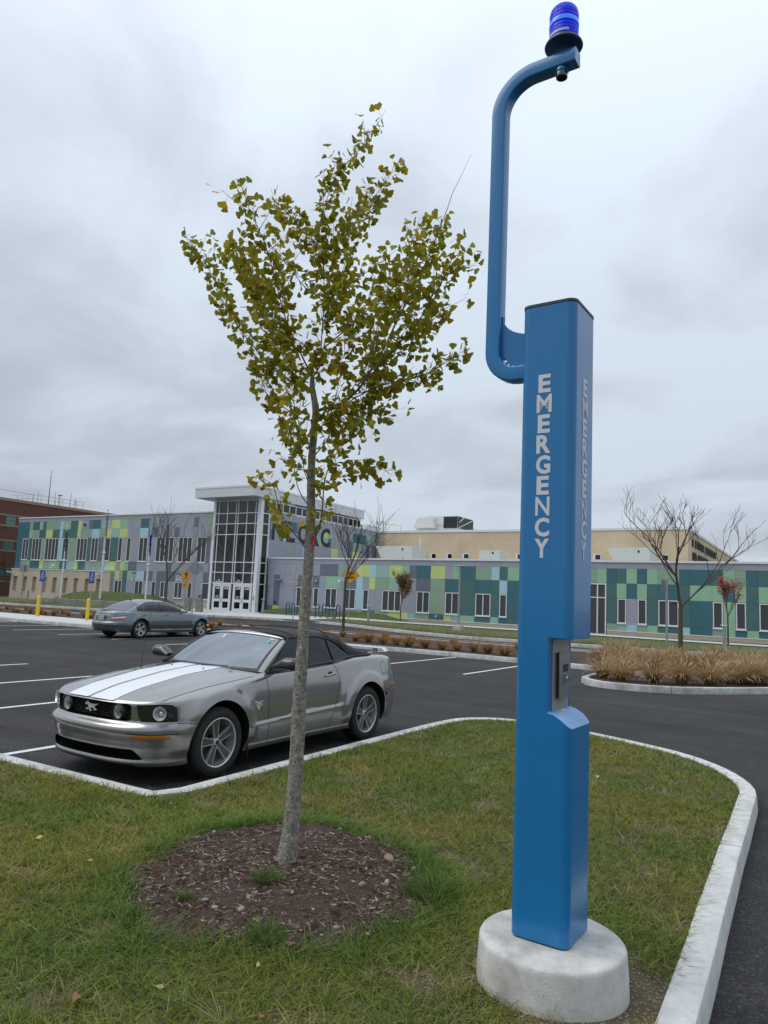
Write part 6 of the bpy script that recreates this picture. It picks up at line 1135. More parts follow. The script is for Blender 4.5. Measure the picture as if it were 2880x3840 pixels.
for sg in (1, -1):
    for nm, xa, xb_ in (('door_glass', -1.06, -2.10), ('door_glass', -2.22, -2.98), ('quarter_glass', -3.0, -3.30)):
        rows = []
        for x in np.linspace(xa, xb_, 18):
            top = max(1.015, zu(x)); rows.append([tuple(ghz(x, 1.0+(top-1.0)*v, .004, sg)) for v in np.linspace(0, 1, 8)])
        if sg > 0: rows = rows[::-1]
        mb = MB(); mb.grid(rows); mb.build(nm, SG2, sed, smooth=60)
    mb = MB(); mb.tube([tuple(ghz(x, max(1.01, zu(x)+.012), .006, sg)) for x in np.linspace(-.98, -3.36, 40)], .011, 6); mb.build('chrome_strip', CHR, sed, smooth=60)
    mb = MB(); mb.tube([tuple(ghz(x, .995, .008, sg)) for x in np.linspace(-.98, -3.36, 24)], .010, 6); mb.build('chrome_strip', CHR, sed, smooth=60)
    mb = MB(); mb.grid([[tuple(ghz(x, z, .006, sg)) for z in np.linspace(1.0, 1.37, 6)] for x in (-2.10, -2.22)][::-sg]); mb.build('door_pillar', dark, sed)
    mb = MB(); mb.tube([tuple(B2.side(x, .335, .006, sg)) for x in np.linspace(-.50, -2.68, 24)], .009, 6); mb.build('sill_strip', CHR, sed, smooth=60)
    Nn = Vector((0, sg, 0))
    for dr in ([(-.66, .95), (-.72, .7), (-.74, .4), (-.70, .27)], [(-2.14, .955), (-2.16, .6), (-2.16, .27)], [(-3.25, .96), (-3.16, .85), (-2.98, .72), (-2.80, .62), (-2.72, .5), (-2.7, .35)], [(-3.43, .94), (-3.58, .94), (-3.6, .82), (-3.45, .82), (-3.43, .94)]):
        ribbon([B2.side(x, z, 0, sg) if x > -3.45 else Vector((x, sg*B2.tail(math.acos(((x+3.45)/(interp(B2.xr, z)+3.45))**(B2.nt/2)), z)[1], z)) for x, z in fine(dr)], Nn, .008, 'panel_gap', GAP, sed)
    for xh in (-1.88, -3.0):
        yb = B2.hw(xh, .865); mb = MB(); mb.lathe([(0, .001), (.045, .003)], 16, frame((xh, sg*yb, .865), (-sg, 0, 0), (0, 0, 1)) @ Matrix.Diagonal((1.9, .7, 1, 1))); cp_ = mb.build('handle_cup', dark, sed); mb = MB(); mb.tube([(xh-.1, sg*(yb+.01), .872), (xh, sg*(yb+.03), .872), (xh+.1, sg*(yb+.01), .868)], .013, 6); mb.build('door_handle', SLATE, cp_, smooth=60)
    rows = [[(-1.02+.05*math.cos(a), sg*(.86+.19*t), 1.03+.055*math.sin(a)*(1-.3*t)) for a in np.linspace(0, 2*math.pi, 13)] for t in (0, .3, .7, 1)]
    mb = MB(); mb.grid(rows[::sg]); mb.f += [tuple(range(12)), tuple(range(39+11, 38, -1))]; mb.mi += [0, 0]; mb.build('mirror', SLATE, sed, smooth=60)
    # rear lamp cluster wrapping the corner
    def tl(y0, y1, z0f, z1f, m, nm, off=.006):
        rows = []
        for u in np.linspace(0, 1, 12): y = y0+(y1-y0)*u; rows.append([tuple(B2.tail_y(sg*y, z0f(u)+(z1f(u)-z0f(u))*v, off)) for v in np.linspace(0, 1, 5)])
        if sg > 0: rows = rows[::-1]
        mb = MB(); mb.grid(rows); return mb.build(nm, m, sed, smooth=60)
    tl(.50, .842, lambda u: .665+.02*u, lambda u: .715+.03*u, RED, 'tail_lamp'); tl(.53, .848, lambda u: .72+.035*u, lambda u: .775+.055*u, mat('clear_lamp', (.55, .50, .52), .15, coat=1), 'reversing_lamp'); tl(.62, .846, lambda u: .782+.05*u, lambda u: .81+.09*u-.03*u*u, RED, 'tail_lamp')
    tl(.45, .855, lambda u: .345, lambda u: .36, CHR, 'bumper_strip', .004)
    mb = MB(); mb.grid([[tuple(B2.nose_y(sg*y, z, .006)) for y in np.linspace(.60, .86, 8)] for z in (.62, .72)][::sg]); mb.build('headlamp', mat('clear_lamp', (.5, .5, .5)), sed)
    mb = MB(); mb.grid([[tuple(B2.nose_y(sg*y, z, .006)) for y in np.linspace(.80, .90, 5)] for z in (.47, .52)][::sg]); mb.build('turn_lamp', mat('amber_lit', (.6, .15, .01), .2, emis=(1, .2, .02), estr=1.2), sed)
# rear screen, boot, plate
rows = []
for x in np.linspace(-3.12, -3.80, 14):
    w = .62+.03*((x+3.12)/-.68); z0 = interp(gh, x); rows.append([])
    for y in np.linspace(-w, w, 17):
        yb = .815-.05*sstep(-3.0, -3.8, x); c = min(1, abs(y)/yb); a = math.acos(c**(2.5/2)); p = ghp(x, a, .004); rows[-1].append((x, y, p.z+.003))
mb = MB(); mb.grid(rows); mb.build('rear_screen', mat('violet_glass', (.10, .09, .13), .08, spec=.8), sed, smooth=60)
ribbon([B2.tail_y(y, .62+.20*(abs(y)/.60)**6*.0, 0) for y in np.linspace(-.60, .60, 25)], Vector((-1, 0, 0)), .009, 'boot_gap', GAP, sed, lift=.004)
for sg in (1, -1): ribbon([B2.tail_y(sg*(.50+.14*t), .63+.33*t, 0) for t in np.linspace(0, 1, 12)], Vector((-.9, sg*.3, 0)).normalized(), .008, 'boot_gap', GAP, sed, lift=.004)
mb = MB(); mb.grid([[tuple(B2.tail_y(y, z, .012)) for y in np.linspace(-.46, .46, 15)] for z in (.842, .862)]); mb.build('boot_strip', CHR, sed)
mb = MB(); mb.grid([[tuple(B2.tail_y(y, z, .003)) for y in np.linspace(-.32, .32, 9)] for z in (.67, .835)]); mb.build('plate_recess', mat('recess', (.06, .07, .075), .4, metal=.5), sed)
pz_ = B2.tail_y(0, .75, .016); mb = MB(); mb.box(pz_.x-.004, -.155, .68, pz_.x+.01, .155, .82); npl = mb.build('number_plate', mat('plate_white', (.50, .50, .48), .5), sed, bevel=.004)
text_mesh('BV·17DN', .075, mat('plate_ink', (.03, .05, .12), .6), 'plate_characters', npl, frame((pz_.x-.0055, 0, .745), (0, -1, 0), (0, 0, 1)), depth=.0004)
mb = MB(); mb.lathe([(.028, .0), (.034, .004), (.038, 0)], 20, frame(B2.tail_y(0, .905, .006), (0, -1, 0), (0, 0, 1))); 
for k in range(3): a = math.pi/2+2*math.pi*k/3; mb.tube([tuple(frame(B2.tail_y(0, .905, .008), (0, -1, 0), (0, 0, 1)) @ Vector((.034*math.cos(a)*q, .034*math.sin(a)*q, 0))) for q in (0, 1)], .003, 4)
mb.build('boot_star', CHR, sed)
mb = MB(); mb.prism([(-.06, 0), (.05, 0), (.03, .03), (-.02, .055)], -.012, .012, frame((-3.0, -.0, 1.415), (-1, 0, 0), (0, 0, 1))); mb.build('roof_fin', dark, sed)
for xc in (0, -3.165):
    for sg in (1, -1): make_wheel(sed, (xc, sg*.80, .348), .348, sg, 'plain', .240, spin=.3)
# ================================================================== the school building with its coloured panels
PC = {'T': (54, 100, 110), 'D': (68, 103, 103), 'G': (139, 178, 147), 'S': (134, 158, 138), 'Y': (184, 198, 124), 'B': (157, 193, 204), 'A': (142, 174, 166), 'g': (146, 150, 161), 'd': (98, 106, 120), 'L': (150, 149, 163)}
PM = {}
for k, c in PC.items():
    l = lin(c); nm = {'T': 'teal', 'D': 'slate_green', 'G': 'pale_green', 'S': 'sage', 'Y': 'lime', 'B': 'ice_blue', 'A': 'aqua', 'g': 'light_grey', 'd': 'dark_grey', 'L': 'lilac_grey'}[k]
    PM[k] = mat('panel_'+nm, tuple(v*1.08 for v in l), .62, var=.06, vscale=2.2, detail=8, bump=.1, bscale=30)
JOINT = mat('joint_backing', (.06, .065, .07), .9)
GL = mat('window_glass', (.006, .007, .008), .07, spec=.5, var=.4, vscale=.6)
GB = mat('window_glass_blind', (.030, .031, .032), .12, spec=.55, var=.15, vscale=.8)
GT = mat('tower_glass', (.014, .016, .017), .06, spec=.6, var=.5, vscale=.4)
TAN = mat('tan_block', lin((186, 170, 148)), .85, var=.06, vscale=1.5, detail=8)
def brickmat(name, c1, c2, mortar, sc, bw=.4, rh=.2, yz=False):
    m = mat(name, c1, .88); nt = m.node_tree; p = nt.nodes['Principled BSDF']; tc = N(nt, 'ShaderNodeTexCoord'); s = N(nt, 'ShaderNodeSeparateXYZ'); c = N(nt, 'ShaderNodeCombineXYZ')
    nt.links.new(tc.outputs['Object'], s.inputs[0]); ad = N(nt, 'ShaderNodeMath', operation='ADD'); nt.links.new(s.outputs[0], ad.inputs[0]); nt.links.new(s.outputs[1], ad.inputs[1]); nt.links.new(ad.outputs[0], c.inputs[0]); nt.links.new(s.outputs[2], c.inputs[1])
    b = N(nt, 'ShaderNodeTexBrick'); nt.links.new(c.outputs[0], b.inputs[0]); b.inputs['Color1'].default_value = (*c1, 1); b.inputs['Color2'].default_value = (*c2, 1); b.inputs['Mortar'].default_value = (*mortar, 1)
    b.inputs['Scale'].default_value = 1; b.inputs['Brick Width'].default_value = bw; b.inputs['Row Height'].default_value = rh; b.inputs['Mortar Size'].default_value = .008; b.inputs['Mortar Smooth'].default_value = .3
    n = N(nt, 'ShaderNodeTexNoise'); n.inputs['Scale'].default_value = .5; n.inputs['Detail'].default_value = 8; nt.links.new(tc.outputs['Object'], n.inputs[0]); r = ramp(nt, n.outputs[0], [(.3, (.86, .86, .86)), (.7, (1.1, 1.1, 1.1))])
    mx = N(nt, 'ShaderNodeMixRGB', blend_type='MULTIPLY'); mx.inputs[0].default_value = 1; nt.links.new(b.outputs[0], mx.inputs[1]); nt.links.new(r.outputs[0], mx.inputs[2]); nt.links.new(mx.outputs[0], p.inputs['Base Color'])
    bp = N(nt, 'ShaderNodeBump'); bp.inputs['Strength'].default_value = .4; bp.inputs['Distance'].default_value = .01; nt.links.new(b.outputs['Fac'], bp.inputs['Height']); bp.invert = True; nt.links.new(bp.outputs[0], p.inputs['Normal']); return m
BUFF = brickmat('buff_block', lin((210, 191, 160)), lin((205, 185, 154)), lin((193, 175, 148)), 1)
TANB = brickmat('tan_masonry', lin((196, 182, 162)), lin((190, 175, 155)), lin((176, 163, 146)), 1)
REDB = brickmat('red_brick', lin((112, 74, 62)), lin((98, 62, 52)), lin((96, 76, 68)), 1, .3, .1)
def cells(s):
    out = []
    for w in s.split():
        i = max(k for k, ch in enumerate(w) if ch in '0123456789.-' and not any(c.isalpha() for c in w[:k]))+1
        out.append((float(w[:i]), w[i:]))
    return out
class Face:
    """a vertical plane: along = running direction, out = towards the viewer"""
    def __init__(s, fn, root): s.fn = fn; s.root = root      # fn(a, depth_out, z)
    def slab(s, name, a0, a1, z0, z1, d0, d1, m, parent=None):
        mb = MB(); v = [s.fn(a, d, z) for z in (z0, z1) for a, d in ((a0, d1), (a1, d1), (a1, d0), (a0, d0))]
        mb.add(v, [(3, 2, 1, 0), (4, 5, 6, 7), (0, 1, 5, 4), (1, 2, 6, 5), (2, 3, 7, 6), (3, 0, 4, 7)])
        o = mb.build(name, m, parent or s.root); return o
    def window(s, a0, a1, z0, z1, n, blind=None, sill=True, name='window', fw=.055):
        mb = MB()
        def bar(b0, b1, y0, y1, d0=-.07, d1=.012):
            v = [s.fn(a, d, z) for z in (y0, y1) for a, d in ((b0, d1), (b1, d1), (b1, d0), (b0, d0))]; mb.add(v, [(3, 2, 1, 0), (4, 5, 6, 7), (0, 1, 5, 4), (1, 2, 6, 5), (2, 3, 7, 6), (3, 0, 4, 7)])
        bar(a0, a0+fw, z0, z1); bar(a1-fw, a1, z0, z1); bar(a0+fw, a1-fw, z1-fw, z1); bar(a0+fw, a1-fw, z0, z0+fw*.8)
        for k in range(1, n):
            c = a0+(a1-a0)*k/n; bar(c-.028, c+.028, z0+fw*.8, z1-fw, -.065, .008)
        w = mb.build(name, WHITE, s.root)
        for k in range(n):
            p0 = a0+(a1-a0)*k/n+(fw if k == 0 else .028); p1 = a0+(a1-a0)*(k+1)/n-(fw if k == n-1 else .028); zb = z0+fw*.8; zt = z1-fw
            if blind:
                q = zb+(zt-zb)*rng.choice(blind); 
                if q > zb+.02: s.slab('pane', p0, p1, zb, q-.001, -.06, -.05, GL, w)
                if q < zt-.02: s.slab('blind_pane', p0, p1, q+.001, zt, -.06, -.05, GB, w)
            else: s.slab('pane', p0, p1, zb, zt, -.06, -.05, GL, w)
        if sill: s.slab('sill', a0-.03, a1+.03, z0-.055, z0-.002, -.05, .05, WHITE, w)
        return w
    def row(s, key, z0, z1, gap=.009, blind=None, end=None):
        c = cells(ROWS[key]) if isinstance(key, str) else key
        for (a, k), (b, _) in zip(c, c[1:]+[(None, 'x')]):
            if b is None: break
            if end is not None and k == 'x': break
            if k == 'x': break
            if k == 'z': continue
            if k[0] == 'w' : s.window(a+.02, b-.02, z0+.035, z1-.02, int(k[1:]), blind)
            elif k == 'N': s.slab('panel', a+gap/2, b-gap/2, z0+gap/2, z1-gap/2, -.02, .002, PM['g'])
            else: s.slab('panel', a+gap/2, b-gap/2, z0+gap/2, z1-gap/2, -.02, .0015*(1+rng.random()), PM[k])
T = 42.0
# ---- one storey wing on the right
rw = empty('panelled_wing', (0, 0, 0), label='long single storey school wing clad in teal, green, lime and grey panels', cat='building')
F = Face(lambda a, d, z: (a, T-d, z), rw)
ext = 9.0
mb = MB(); mb.box(-35.70, 42.02, .3, ext, 57.45, 4.50); mb.build('wall', JOINT, rw)
F.slab('roof', -35.70, ext, 4.50, 4.54, -15.4, -.15, mat('roof_membrane', (.35, .35, .34), .9))
F.slab('coping', -35.72, ext, 4.56, 4.67, -.28, .06, WHITE)
more = ' -.33G .2T .75S 1.3D 1.85G 2.9T 3.45S 4.5G 5.05D 6.1T 6.65G 7.7S 8.3T 9x'
def long(key, alt): ROWS[key] = ROWS[key].rsplit(' ', 1)[0]+alt
long('RG', ' 1.9g 4.6g 7.2g 9x')
for k in ('R1', 'R2', 'R4'): long(k, more)
long('R3', ' -.33T .75w1 1.3D 2.4w2 3.45T 4.5w1 5.05G 6.1w2 7.2D 9x')
F.row('RG', 4.21, 4.56); F.row('R1', 3.38, 4.21); F.row('R2', 2.55, 3.38); F.row('R3', 1.13, 2.55, blind=[.12, .2, .05]); F.row('R4', .76, 1.13)
F.slab('drip_rail', -35.7, -11.70, .705, .757, -.02, .035, WHITE); F.slab('drip_rail', -10.60, ext, .705, .757, -.02, .035, WHITE)
for lv, (z0, z1) in enumerate(((.53, .70), (.33, .525))):
    a = -35.6+lv*.5
    while a < ext:
        b = min(a+2.02, ext)
        if a < -11.7 < b: b = -11.72
        if not (-11.72 <= a < -10.62): F.slab('plinth_block', a+.004, b-.004, z0, z1, -.02, .018, TAN)
        a = b if b != -11.72 else -10.6
# glazed side door
def storefront(a0, a1, z0, z1, zm):
    sf = F.slab('glazed_door', a0, a0+.07, z0, z1, -.07, .012, WHITE)
    mb = MB(); c = (a0+a1)/2
    for x0, x1, y0, y1 in ((a1-.07, a1, z0, z1), (c-.035, c+.035, z0+.06, z1-.07), (a0+.07, a1-.07, z1-.07, z1), (a0+.07, a1-.07, z0, z0+.06), (a0+.07, c-.035, zm-.03, zm+.03), (c+.035, a1-.07, zm-.03, zm+.03)): mb.box(x0, T-.012, y0, x1, T+.07, y1)
    mb.build('door_frame', WHITE, sf)
    for x0, x1 in ((a0+.07, c-.035), (c+.035, a1-.07)):
        for y0, y1 in ((z0+.06, zm-.03), (zm+.03, z1-.07)): F.slab('pane', x0, x1, y0, y1, -.06, -.05, GL, sf)
storefront(-11.64, -10.65, .47, 3.36, 2.55)
mb = MB(); mb.box(-34.6, T-.34, 2.98, -34.1, T, 3.04); mb.box(-34.5, T-.12, 2.90, -34.2, T, 2.98); mb.build('wall_light', galv, rw)
mb = MB(); mb.lathe([(0, .14), (.08, .13), (.12, .06), (.13, 0)], 16, frame((-31.02, T, 2.98), (1, 0, 0), (0, 0, 1))); mb.build('wall_sounder', galv, rw, smooth=40)
mb = MB(); mb.lathe([(0, .05), (.12, .0), (.13, .10), (.05, .14), (0, .14)], 16, Matrix.Translation((-28.9, T-.2, 2.95))); mb.box(-28.95, T-.2, 3.05, -28.85, T, 3.10); mb.build('security_camera', WHITE, rw, smooth=40)
mb = MB(); mb.box(-34.75, T-.05, 1.28, -34.62, T, 1.45); mb.build('socket_box', dark, rw)
mb = MB(); mb.box(-21.45, T-.05, .92, -21.35, T, 1.05); mb.build('socket_box', WHITE, rw)
# ---- two storey wing on the left
lw = empty('two_storey_wing', (0, 0, 0), label='two storey school wing at left, panels turning from teal and lime to grey', cat='building')
F2 = Face(lambda a, d, z: (a, T-d, z), lw)
mb = MB(); mb.box(-67.40, 42.02, .3, -35.80, 62, 8.12); mb.build('wall', JOINT, lw)
F2.slab('roof', -67.4, -35.8, 8.12, 8.16, -19, -.15, MAT['roof_membrane']); F2.slab('coping', -67.5, -40.45, 8.20, 8.30, -.28, .06, WHITE)
for k in ('LG', 'L1', 'L2', 'L3', 'L4', 'L5', 'L6', 'L7'):
    ROWS[k] = ROWS[k].rsplit(' ', 1)[0]+' -40.45x'
F2.row('LG', 7.85, 8.20); F2.row('L1', 7.06, 7.85); F2.row('L2', 6.27, 7.06); F2.row('L3', 4.17, 6.27, blind=[0, 0, 0, .85]); F2.row('L4', 3.41, 4.17); F2.row('L5', 2.60, 3.41); F2.row('L6', 1.25, 2.60, blind=[0, .1, .3]); F2.row('L7', .90, 1.25)
F2.slab('drip_rail', -53.4, -40.46, .845, .897, -.02, .035, WHITE)
for lv, (z0, z1) in enumerate(((.62, .84), (.38, .615))):
    a = -53+lv*.5
    while a < -40.5: b = min(a+2.02, -40.46); F2.slab('plinth_block', a+.004, b-.004, z0, z1, -.02, .018, TAN); a = b
# masonry block with deep slit windows
TW = [(-65.8, -65.14), (-64.31, -63.65), (-62.81, -62.18), (-61.28, -60.67), (-59.8, -59.2), (-58.27, -57.65), (-56.78, -56.15), (-55.26, -54.68), (-53.74, -52.98)]
TW = [(a*1.0183, b*1.0183) for a, b in TW]
mb = MB(); y0, y1 = 41.75, 42.0; xs_ = [-67.45]+[q for p_ in TW for q in p_]+[-52.94]
for i in range(0, len(xs_), 2): mb.box(xs_[i], y0, .3, xs_[i+1], y1, 3.28)
for a, b in TW: mb.box(a, y0, 2.60, b, y1, 3.28); mb.box(a, y0, .3, b, y1, 1.20)
mb.build('masonry_wall', TANB, lw, merge=True)
F2.slab('ledge', -67.50, -52.9, 3.283, 3.36, -.02, .29, WHITE)
for a, b in TW:
    mb = MB(); mb.box(a, 42.0, 1.2, a+.30, 42.014, 2.6); mb.build('tan_reveal', TANB, lw)
    w = F2.slab('slit_window', a+.30, a+.37, 1.2, 2.6, .0, .03, WHITE); F2.slab('pane', a+.37, b, 1.2, 2.6, .0, .012, GL, w); F2.slab('sill', a, b, 1.15, 1.2, .1, .27, WHITE, w)
for x, z in ((-67.6, 2.95), (-54.6, 2.98)):
    mb = MB(); mb.box(x, 41.35, z, x+.35, 41.46, z+.11); mb.box(x+.1, 41.46, z+.02, x+.2, 41.75, z+.08); mb.lathe([(0, -.1), (.08, -.06), (.1, .0), (0, .02)], 12, Matrix.Translation((x+.5, 41.45, z))); mb.build('security_camera', WHITE, lw)
mb = MB(); mb.lathe([(0, .15), (.1, .13), (.13, 0)], 14, frame((-57.3, T, 7.45), (1, 0, 0), (0, 0, 1))); mb.build('wall_sounder', dark, lw, smooth=40)
mb = MB(); mb.lathe([(0, .15), (.1, .13), (.13, 0)], 14, frame((-61.3, T, 3.68), (1, 0, 0), (0, 0, 1))); mb.build('wall_light', WHITE, lw, smooth=40)
# ---- upper block behind the entrance: side wall with letters
ub = empty('upper_block', (0, 0, 0), label='upper storey block with big dark letters and a strip of high windows behind the entrance', cat='building')
S0 = -35.73
F3 = Face(lambda a, d, z: (S0+d, a, z), ub)
mb = MB(); mb.box(-35.79, 42.1, 4.60, S0-.022, 57.4, 8.12); mb.build('wall', JOINT, ub)
z1_, z2_, z3_ = 7.63, 6.81, 6.03
for key, a0, a1 in (('W1', z2_, z1_), ('W2', z3_, z2_), ('W3', 4.70, z3_)):
    ROWS[key] = ROWS[key]+' 57.3x'; F3.row(key, a0, a1)
ROWS['WG'] = '42.05g 44.9g 47.6g 50.2g 52.8g 55.5g 57.3x'; F3.row('WG', z1_, 8.15)
F3.slab('coping', 54.9, 57.4, 8.155, 8.24, -.3, .05, WHITE)
# clerestory
cs = [42.05, 42.75, 43.55, 44.35, 45.15, 45.95, 46.75, 47.55, 48.35, 49.15, 50.05, 50.95, 51.75, 52.55, 53.35, 54.0, 54.6]
cw = F3.slab('clerestory', 42.03, 54.7, 8.19, 8.27, -.12, .02, WHITE); F3.slab('head_rail', 42.03, 54.7, 8.86, 8.93, -.12, .02, WHITE, cw)
for i, (a, b) in enumerate(zip(cs, cs[1:])):
    F3.slab('mullion', a-.035, a+.035, 8.27, 8.86, -.1, .012, WHITE, cw); F3.slab('pane', a+.035, b-.035, 8.27, 8.86, -.07, -.05, GT, cw)
for ch, a0, a1 in (('N', 42.40, 43.72), ('L', 44.15, 45.2), ('O', 45.6, 46.95), ('R', 47.22, 48.45), ('C', 48.62, 49.95)):
    o = text_mesh(ch, 1, mat('letter_charcoal', (.022, .023, .025), .6), 'letter', ub, Matrix.Identity(4), offset=.035, depth=.02)
    co_ = np.array([v.co[:] for v in o.data.vertices]); mn_, mx_ = co_.min(0), co_.max(0); sx, sy = (a1-a0)/(mx_[0]-mn_[0]), (7.63-6.04)/(mx_[1]-mn_[1])
    for v in o.data.vertices: x, y, z = v.co; v.co = (S0+.012+z*.3, a0+(x-mn_[0])*sx, 6.04+(y-mn_[1])*sy)
# canopy over the entrance
cp = empty('entrance_canopy', (0, 0, 0), label='big white flat canopy oversailing the glass entrance tower', cat='canopy')
cm = mat('canopy_white', (.60, .62, .64), .5, var=.03)
soff = mat('soffit', (.42, .43, .44), .6)
mb = MB(); mb.box(-41.60, 40.0, 9.05, -35.62, 45.5, 9.82); mb.box(-39.2, 45.5, 9.05, -35.62, 54.9, 9.82); mb.build('slab', soff, cp)
Fc = Face(lambda a, d, z: (a, 40.0-d, z), cp); Fs = Face(lambda a, d, z: (-35.62+d, a, z), cp); Fl = Face(lambda a, d, z: (-41.6-d, a, z), cp)
for i in range(6): a = -41.6+.9967*i; Fc.slab('fascia_panel', a+.004, a+.993, 9.055, 9.73, .002, .02, cm)
for i in range(15): a = 39.98+.9947*i; Fs.slab('fascia_panel', a+.004, a+.991, 9.055, 9.73, .002, .02, cm)
for i in range(5): a = 40+1.1*i; Fl.slab('fascia_panel', a+.004, a+1.096, 9.055, 9.73, .002, .02, cm)
mb = MB(); mb.box(-41.65, 39.95, 9.735, -35.57, 45.5, 9.87); mb.box(-39.2, 45.5, 9.735, -35.57, 54.95, 9.87); mb.build('roof_edge', WHITE, cp)
for i in range(12):
    a = -41.4+.5*i; mb = MB(); mb.box(a, 40.1, 9.035, a+.485, 40.95, 9.047); mb.build('soffit_board', soff, cp)
# ---- entrance tower
et = empty('entrance_tower', (0, 0, 0), label='tall glazed white framed entrance tower with two pairs of doors', cat='building')
TF = 41.0
F4 = Face(lambda a, d, z: (a, TF-d, z), et); F5 = Face(lambda a, d, z: (S0+d, a, z), et)
mb = MB(); mb.box(-40.38, 41.10, .4, -35.85, 45.4, 8.9); mb.build('core', JOINT, et)
mb = MB(); mb.box(-40.46, TF-.05, .46, -40.24, 42.1, 9.04); mb.build('column', WHITE, et); mb = MB(); mb.box(-36.0, TF-.05, .46, S0+.03, 41.3, 9.04); mb.build('column', WHITE, et)
mb = MB(); mb.box(S0-.14, 41.93, .46, S0+.03, 42.06, 9.04); mb.build('column', WHITE, et)
mx = [-40.24, -39.95, -39.05, -38.17, -37.95, -37.07, -36.22, -36.0]; mz_ = [8.90, 7.92, 7.12, 6.30, 4.20, 3.42, 2.62]
mb = MB()
for x in mx[1:-1]: mb.box(x-.028, TF-.015, 2.66, x+.028, TF+.07, 8.9)
mb.build('vertical_mullions', WHITE, et)['kind'] = 'stuff'
mb = MB()
for z in mz_: mb.box(-40.24, TF-.02, z-.032, -36.0, TF+.075, z+.032)
mb.build('horizontal_rails', WHITE, et)['kind'] = 'stuff'
for i in range(len(mx)-1):
    for z1, z0 in zip(mz_, mz_[1:]): F4.slab('pane', mx[i]+.028, mx[i+1]-.028, z0+.032, z1-.032, -.07, -.05, GT)
mzz = mz_+[.49]
for z1, z0 in zip(mzz, mzz[1:]): F5.slab('pane', 41.33, 41.93, z0+.032, z1-.032, -.07, -.05, GT)
mb = MB()
for z in mz_: mb.box(S0-.075, 41.3, z-.032, S0+.02, 41.93, z+.032)
mb.build('side_rails', WHITE, et)['kind'] = 'stuff'
# beneath the canopy
mb = MB(); mb.box(-40.24, TF, 8.932, S0, 45, 9.045); mb.build('head_panel', soff, et)
# doors
DW = mat('door_white', (.66, .68, .72), .45)
for a0, a1 in ((-40.02, -38.18), (-37.96, -36.12)):
    mb = MB(); mb.box(a0, TF-.03, .49, a0+.05, TF+.06, 2.585); mb.box(a1-.05, TF-.03, .49, a1, TF+.06, 2.585); mb.box(a0+.05, TF-.03, 2.50, a1-.05, TF+.06, 2.585); mb.build('door_frame', WHITE, et)
    c = (a0+a1)/2
    for k, (b0, b1) in enumerate(((a0+.055, c-.004), (c+.004, a1-.055))):
        mb = MB(); st_ = .15
        for q in ((b0, .50, b0+st_, 2.49), (b1-st_, .50, b1, 2.49), (b0+st_, 2.36, b1-st_, 2.49), (b0+st_, 1.23, b1-st_, 1.44), (b0+st_, .50, b1-st_, .76)): mb.box(q[0], TF-.02, q[1], q[2], TF+.035, q[3])
        d = mb.build('door', DW, et)
        F4.slab('door_glass', b0+st_, b1-st_, 1.44, 2.36, -.02, -.005, GL, d); F4.slab('door_glass', b0+st_, b1-st_, .76, 1.23, -.02, -.005, GL, d)
        hx = b1-.075 if k == 0 else b0+.075; mb = MB(); mb.tube([(hx, TF-.02, 1.22), (hx, TF-.08, 1.22), (hx, TF-.08, 1.52), (hx, TF-.02, 1.52)], .014, 8); mb.build('handle', galv, d)
        mb = MB(); cx = (b0+b1)/2; y = TF-.001; mb.add([(cx-.2, y, 2.18), (cx+.2, y, 2.18), (cx+.2, y, 2.24), (cx-.2, y, 2.24), (cx-.2, y, 2.26), (cx+.03, y, 2.26), (cx+.03, y, 2.285), (cx-.2, y, 2.285), (cx+.05, y, 2.245), (cx+.2, y, 2.245), (cx+.17, y, 2.32), (cx+.125, y, 2.34), (cx+.08, y, 2.32)], [(0, 1, 2, 3), (4, 5, 6, 7), (8, 9, 10, 11, 12)]); mb.build('door_decal', LTR, d)
        if k == 0:
            mb = MB()
            for j in range(4): mb.add([(cx-.17, y, 1.50+.05*j), (cx+.17, y, 1.50+.05*j), (cx+.17, y, 1.518+.05*j), (cx-.17, y, 1.518+.05*j)], [(0, 1, 2, 3)])
            mb.build('opening_hours', LTR, d)
for a, b in ((-40.20, -40.05), (-38.14, -38.0), (-36.09, -36.0)): F4.slab('sidelight', a, b, .49, 2.585, -.06, -.04, GL)
for c in (-39.5, -37.5):
    mb = MB(); y = TF+.045; mb.add([(c-.34, y, 2.70), (c+.34, y, 2.70), (c+.34, y, 2.76), (c-.34, y, 2.76), (c-.09, y, 2.82), (c+.09, y, 2.82), (c+.09, y, 2.89), (c-.09, y, 2.89)], [(0, 1, 2, 3), (4, 5, 6, 7)]); mb.build('transom_lettering', LTR, et)
mb = MB(); mb.box(-35.93, TF-.08, 1.45, -35.83, TF-.05, 1.62); mb.box(-35.93, TF-.08, 1.66, -35.83, TF-.05, 1.76); mb.build('door_buzzer', galv, et)
# ---- gymnasium behind
gy = empty('gymnasium', (0, 0, 0), label='windowless tall buff block gymnasium rising behind the panelled wing', cat='building')
GT_ = 57.5; F6 = Face(lambda a, d, z: (a, GT_-d, z), gy)
mb = MB(); mb.box(-35.9, GT_, 4.0, -8.64, 96, 8.06); mb.build('wall', BUFF, gy)
mb = MB(); mb.box(-35.95, GT_-.06, 8.062, -8.58, 96.1, 8.25); mb.build('coping', WHITE, gy)
for a, b in ((-31.62, -31.2), (-30.04, -29.53), (-28.45, -27.95), (-26.89, -26.35), (-25.3, -24.8), (-23.6, -23.1), (-22.0, -21.5), (-20.4, -19.9), (-18.8, -18.3), (-17.2, -16.7), (-15.57, -15.06), (-13.9, -13.4), (-12.2, -11.7), (-10.56, -10.05)):
    w = F6.slab('window', a-.06, b+.06, 5.72, 6.2, -.02, .015, WHITE); F6.slab('pane', a+.12, b, 5.78, 6.14, -.02, .022, GL, w)
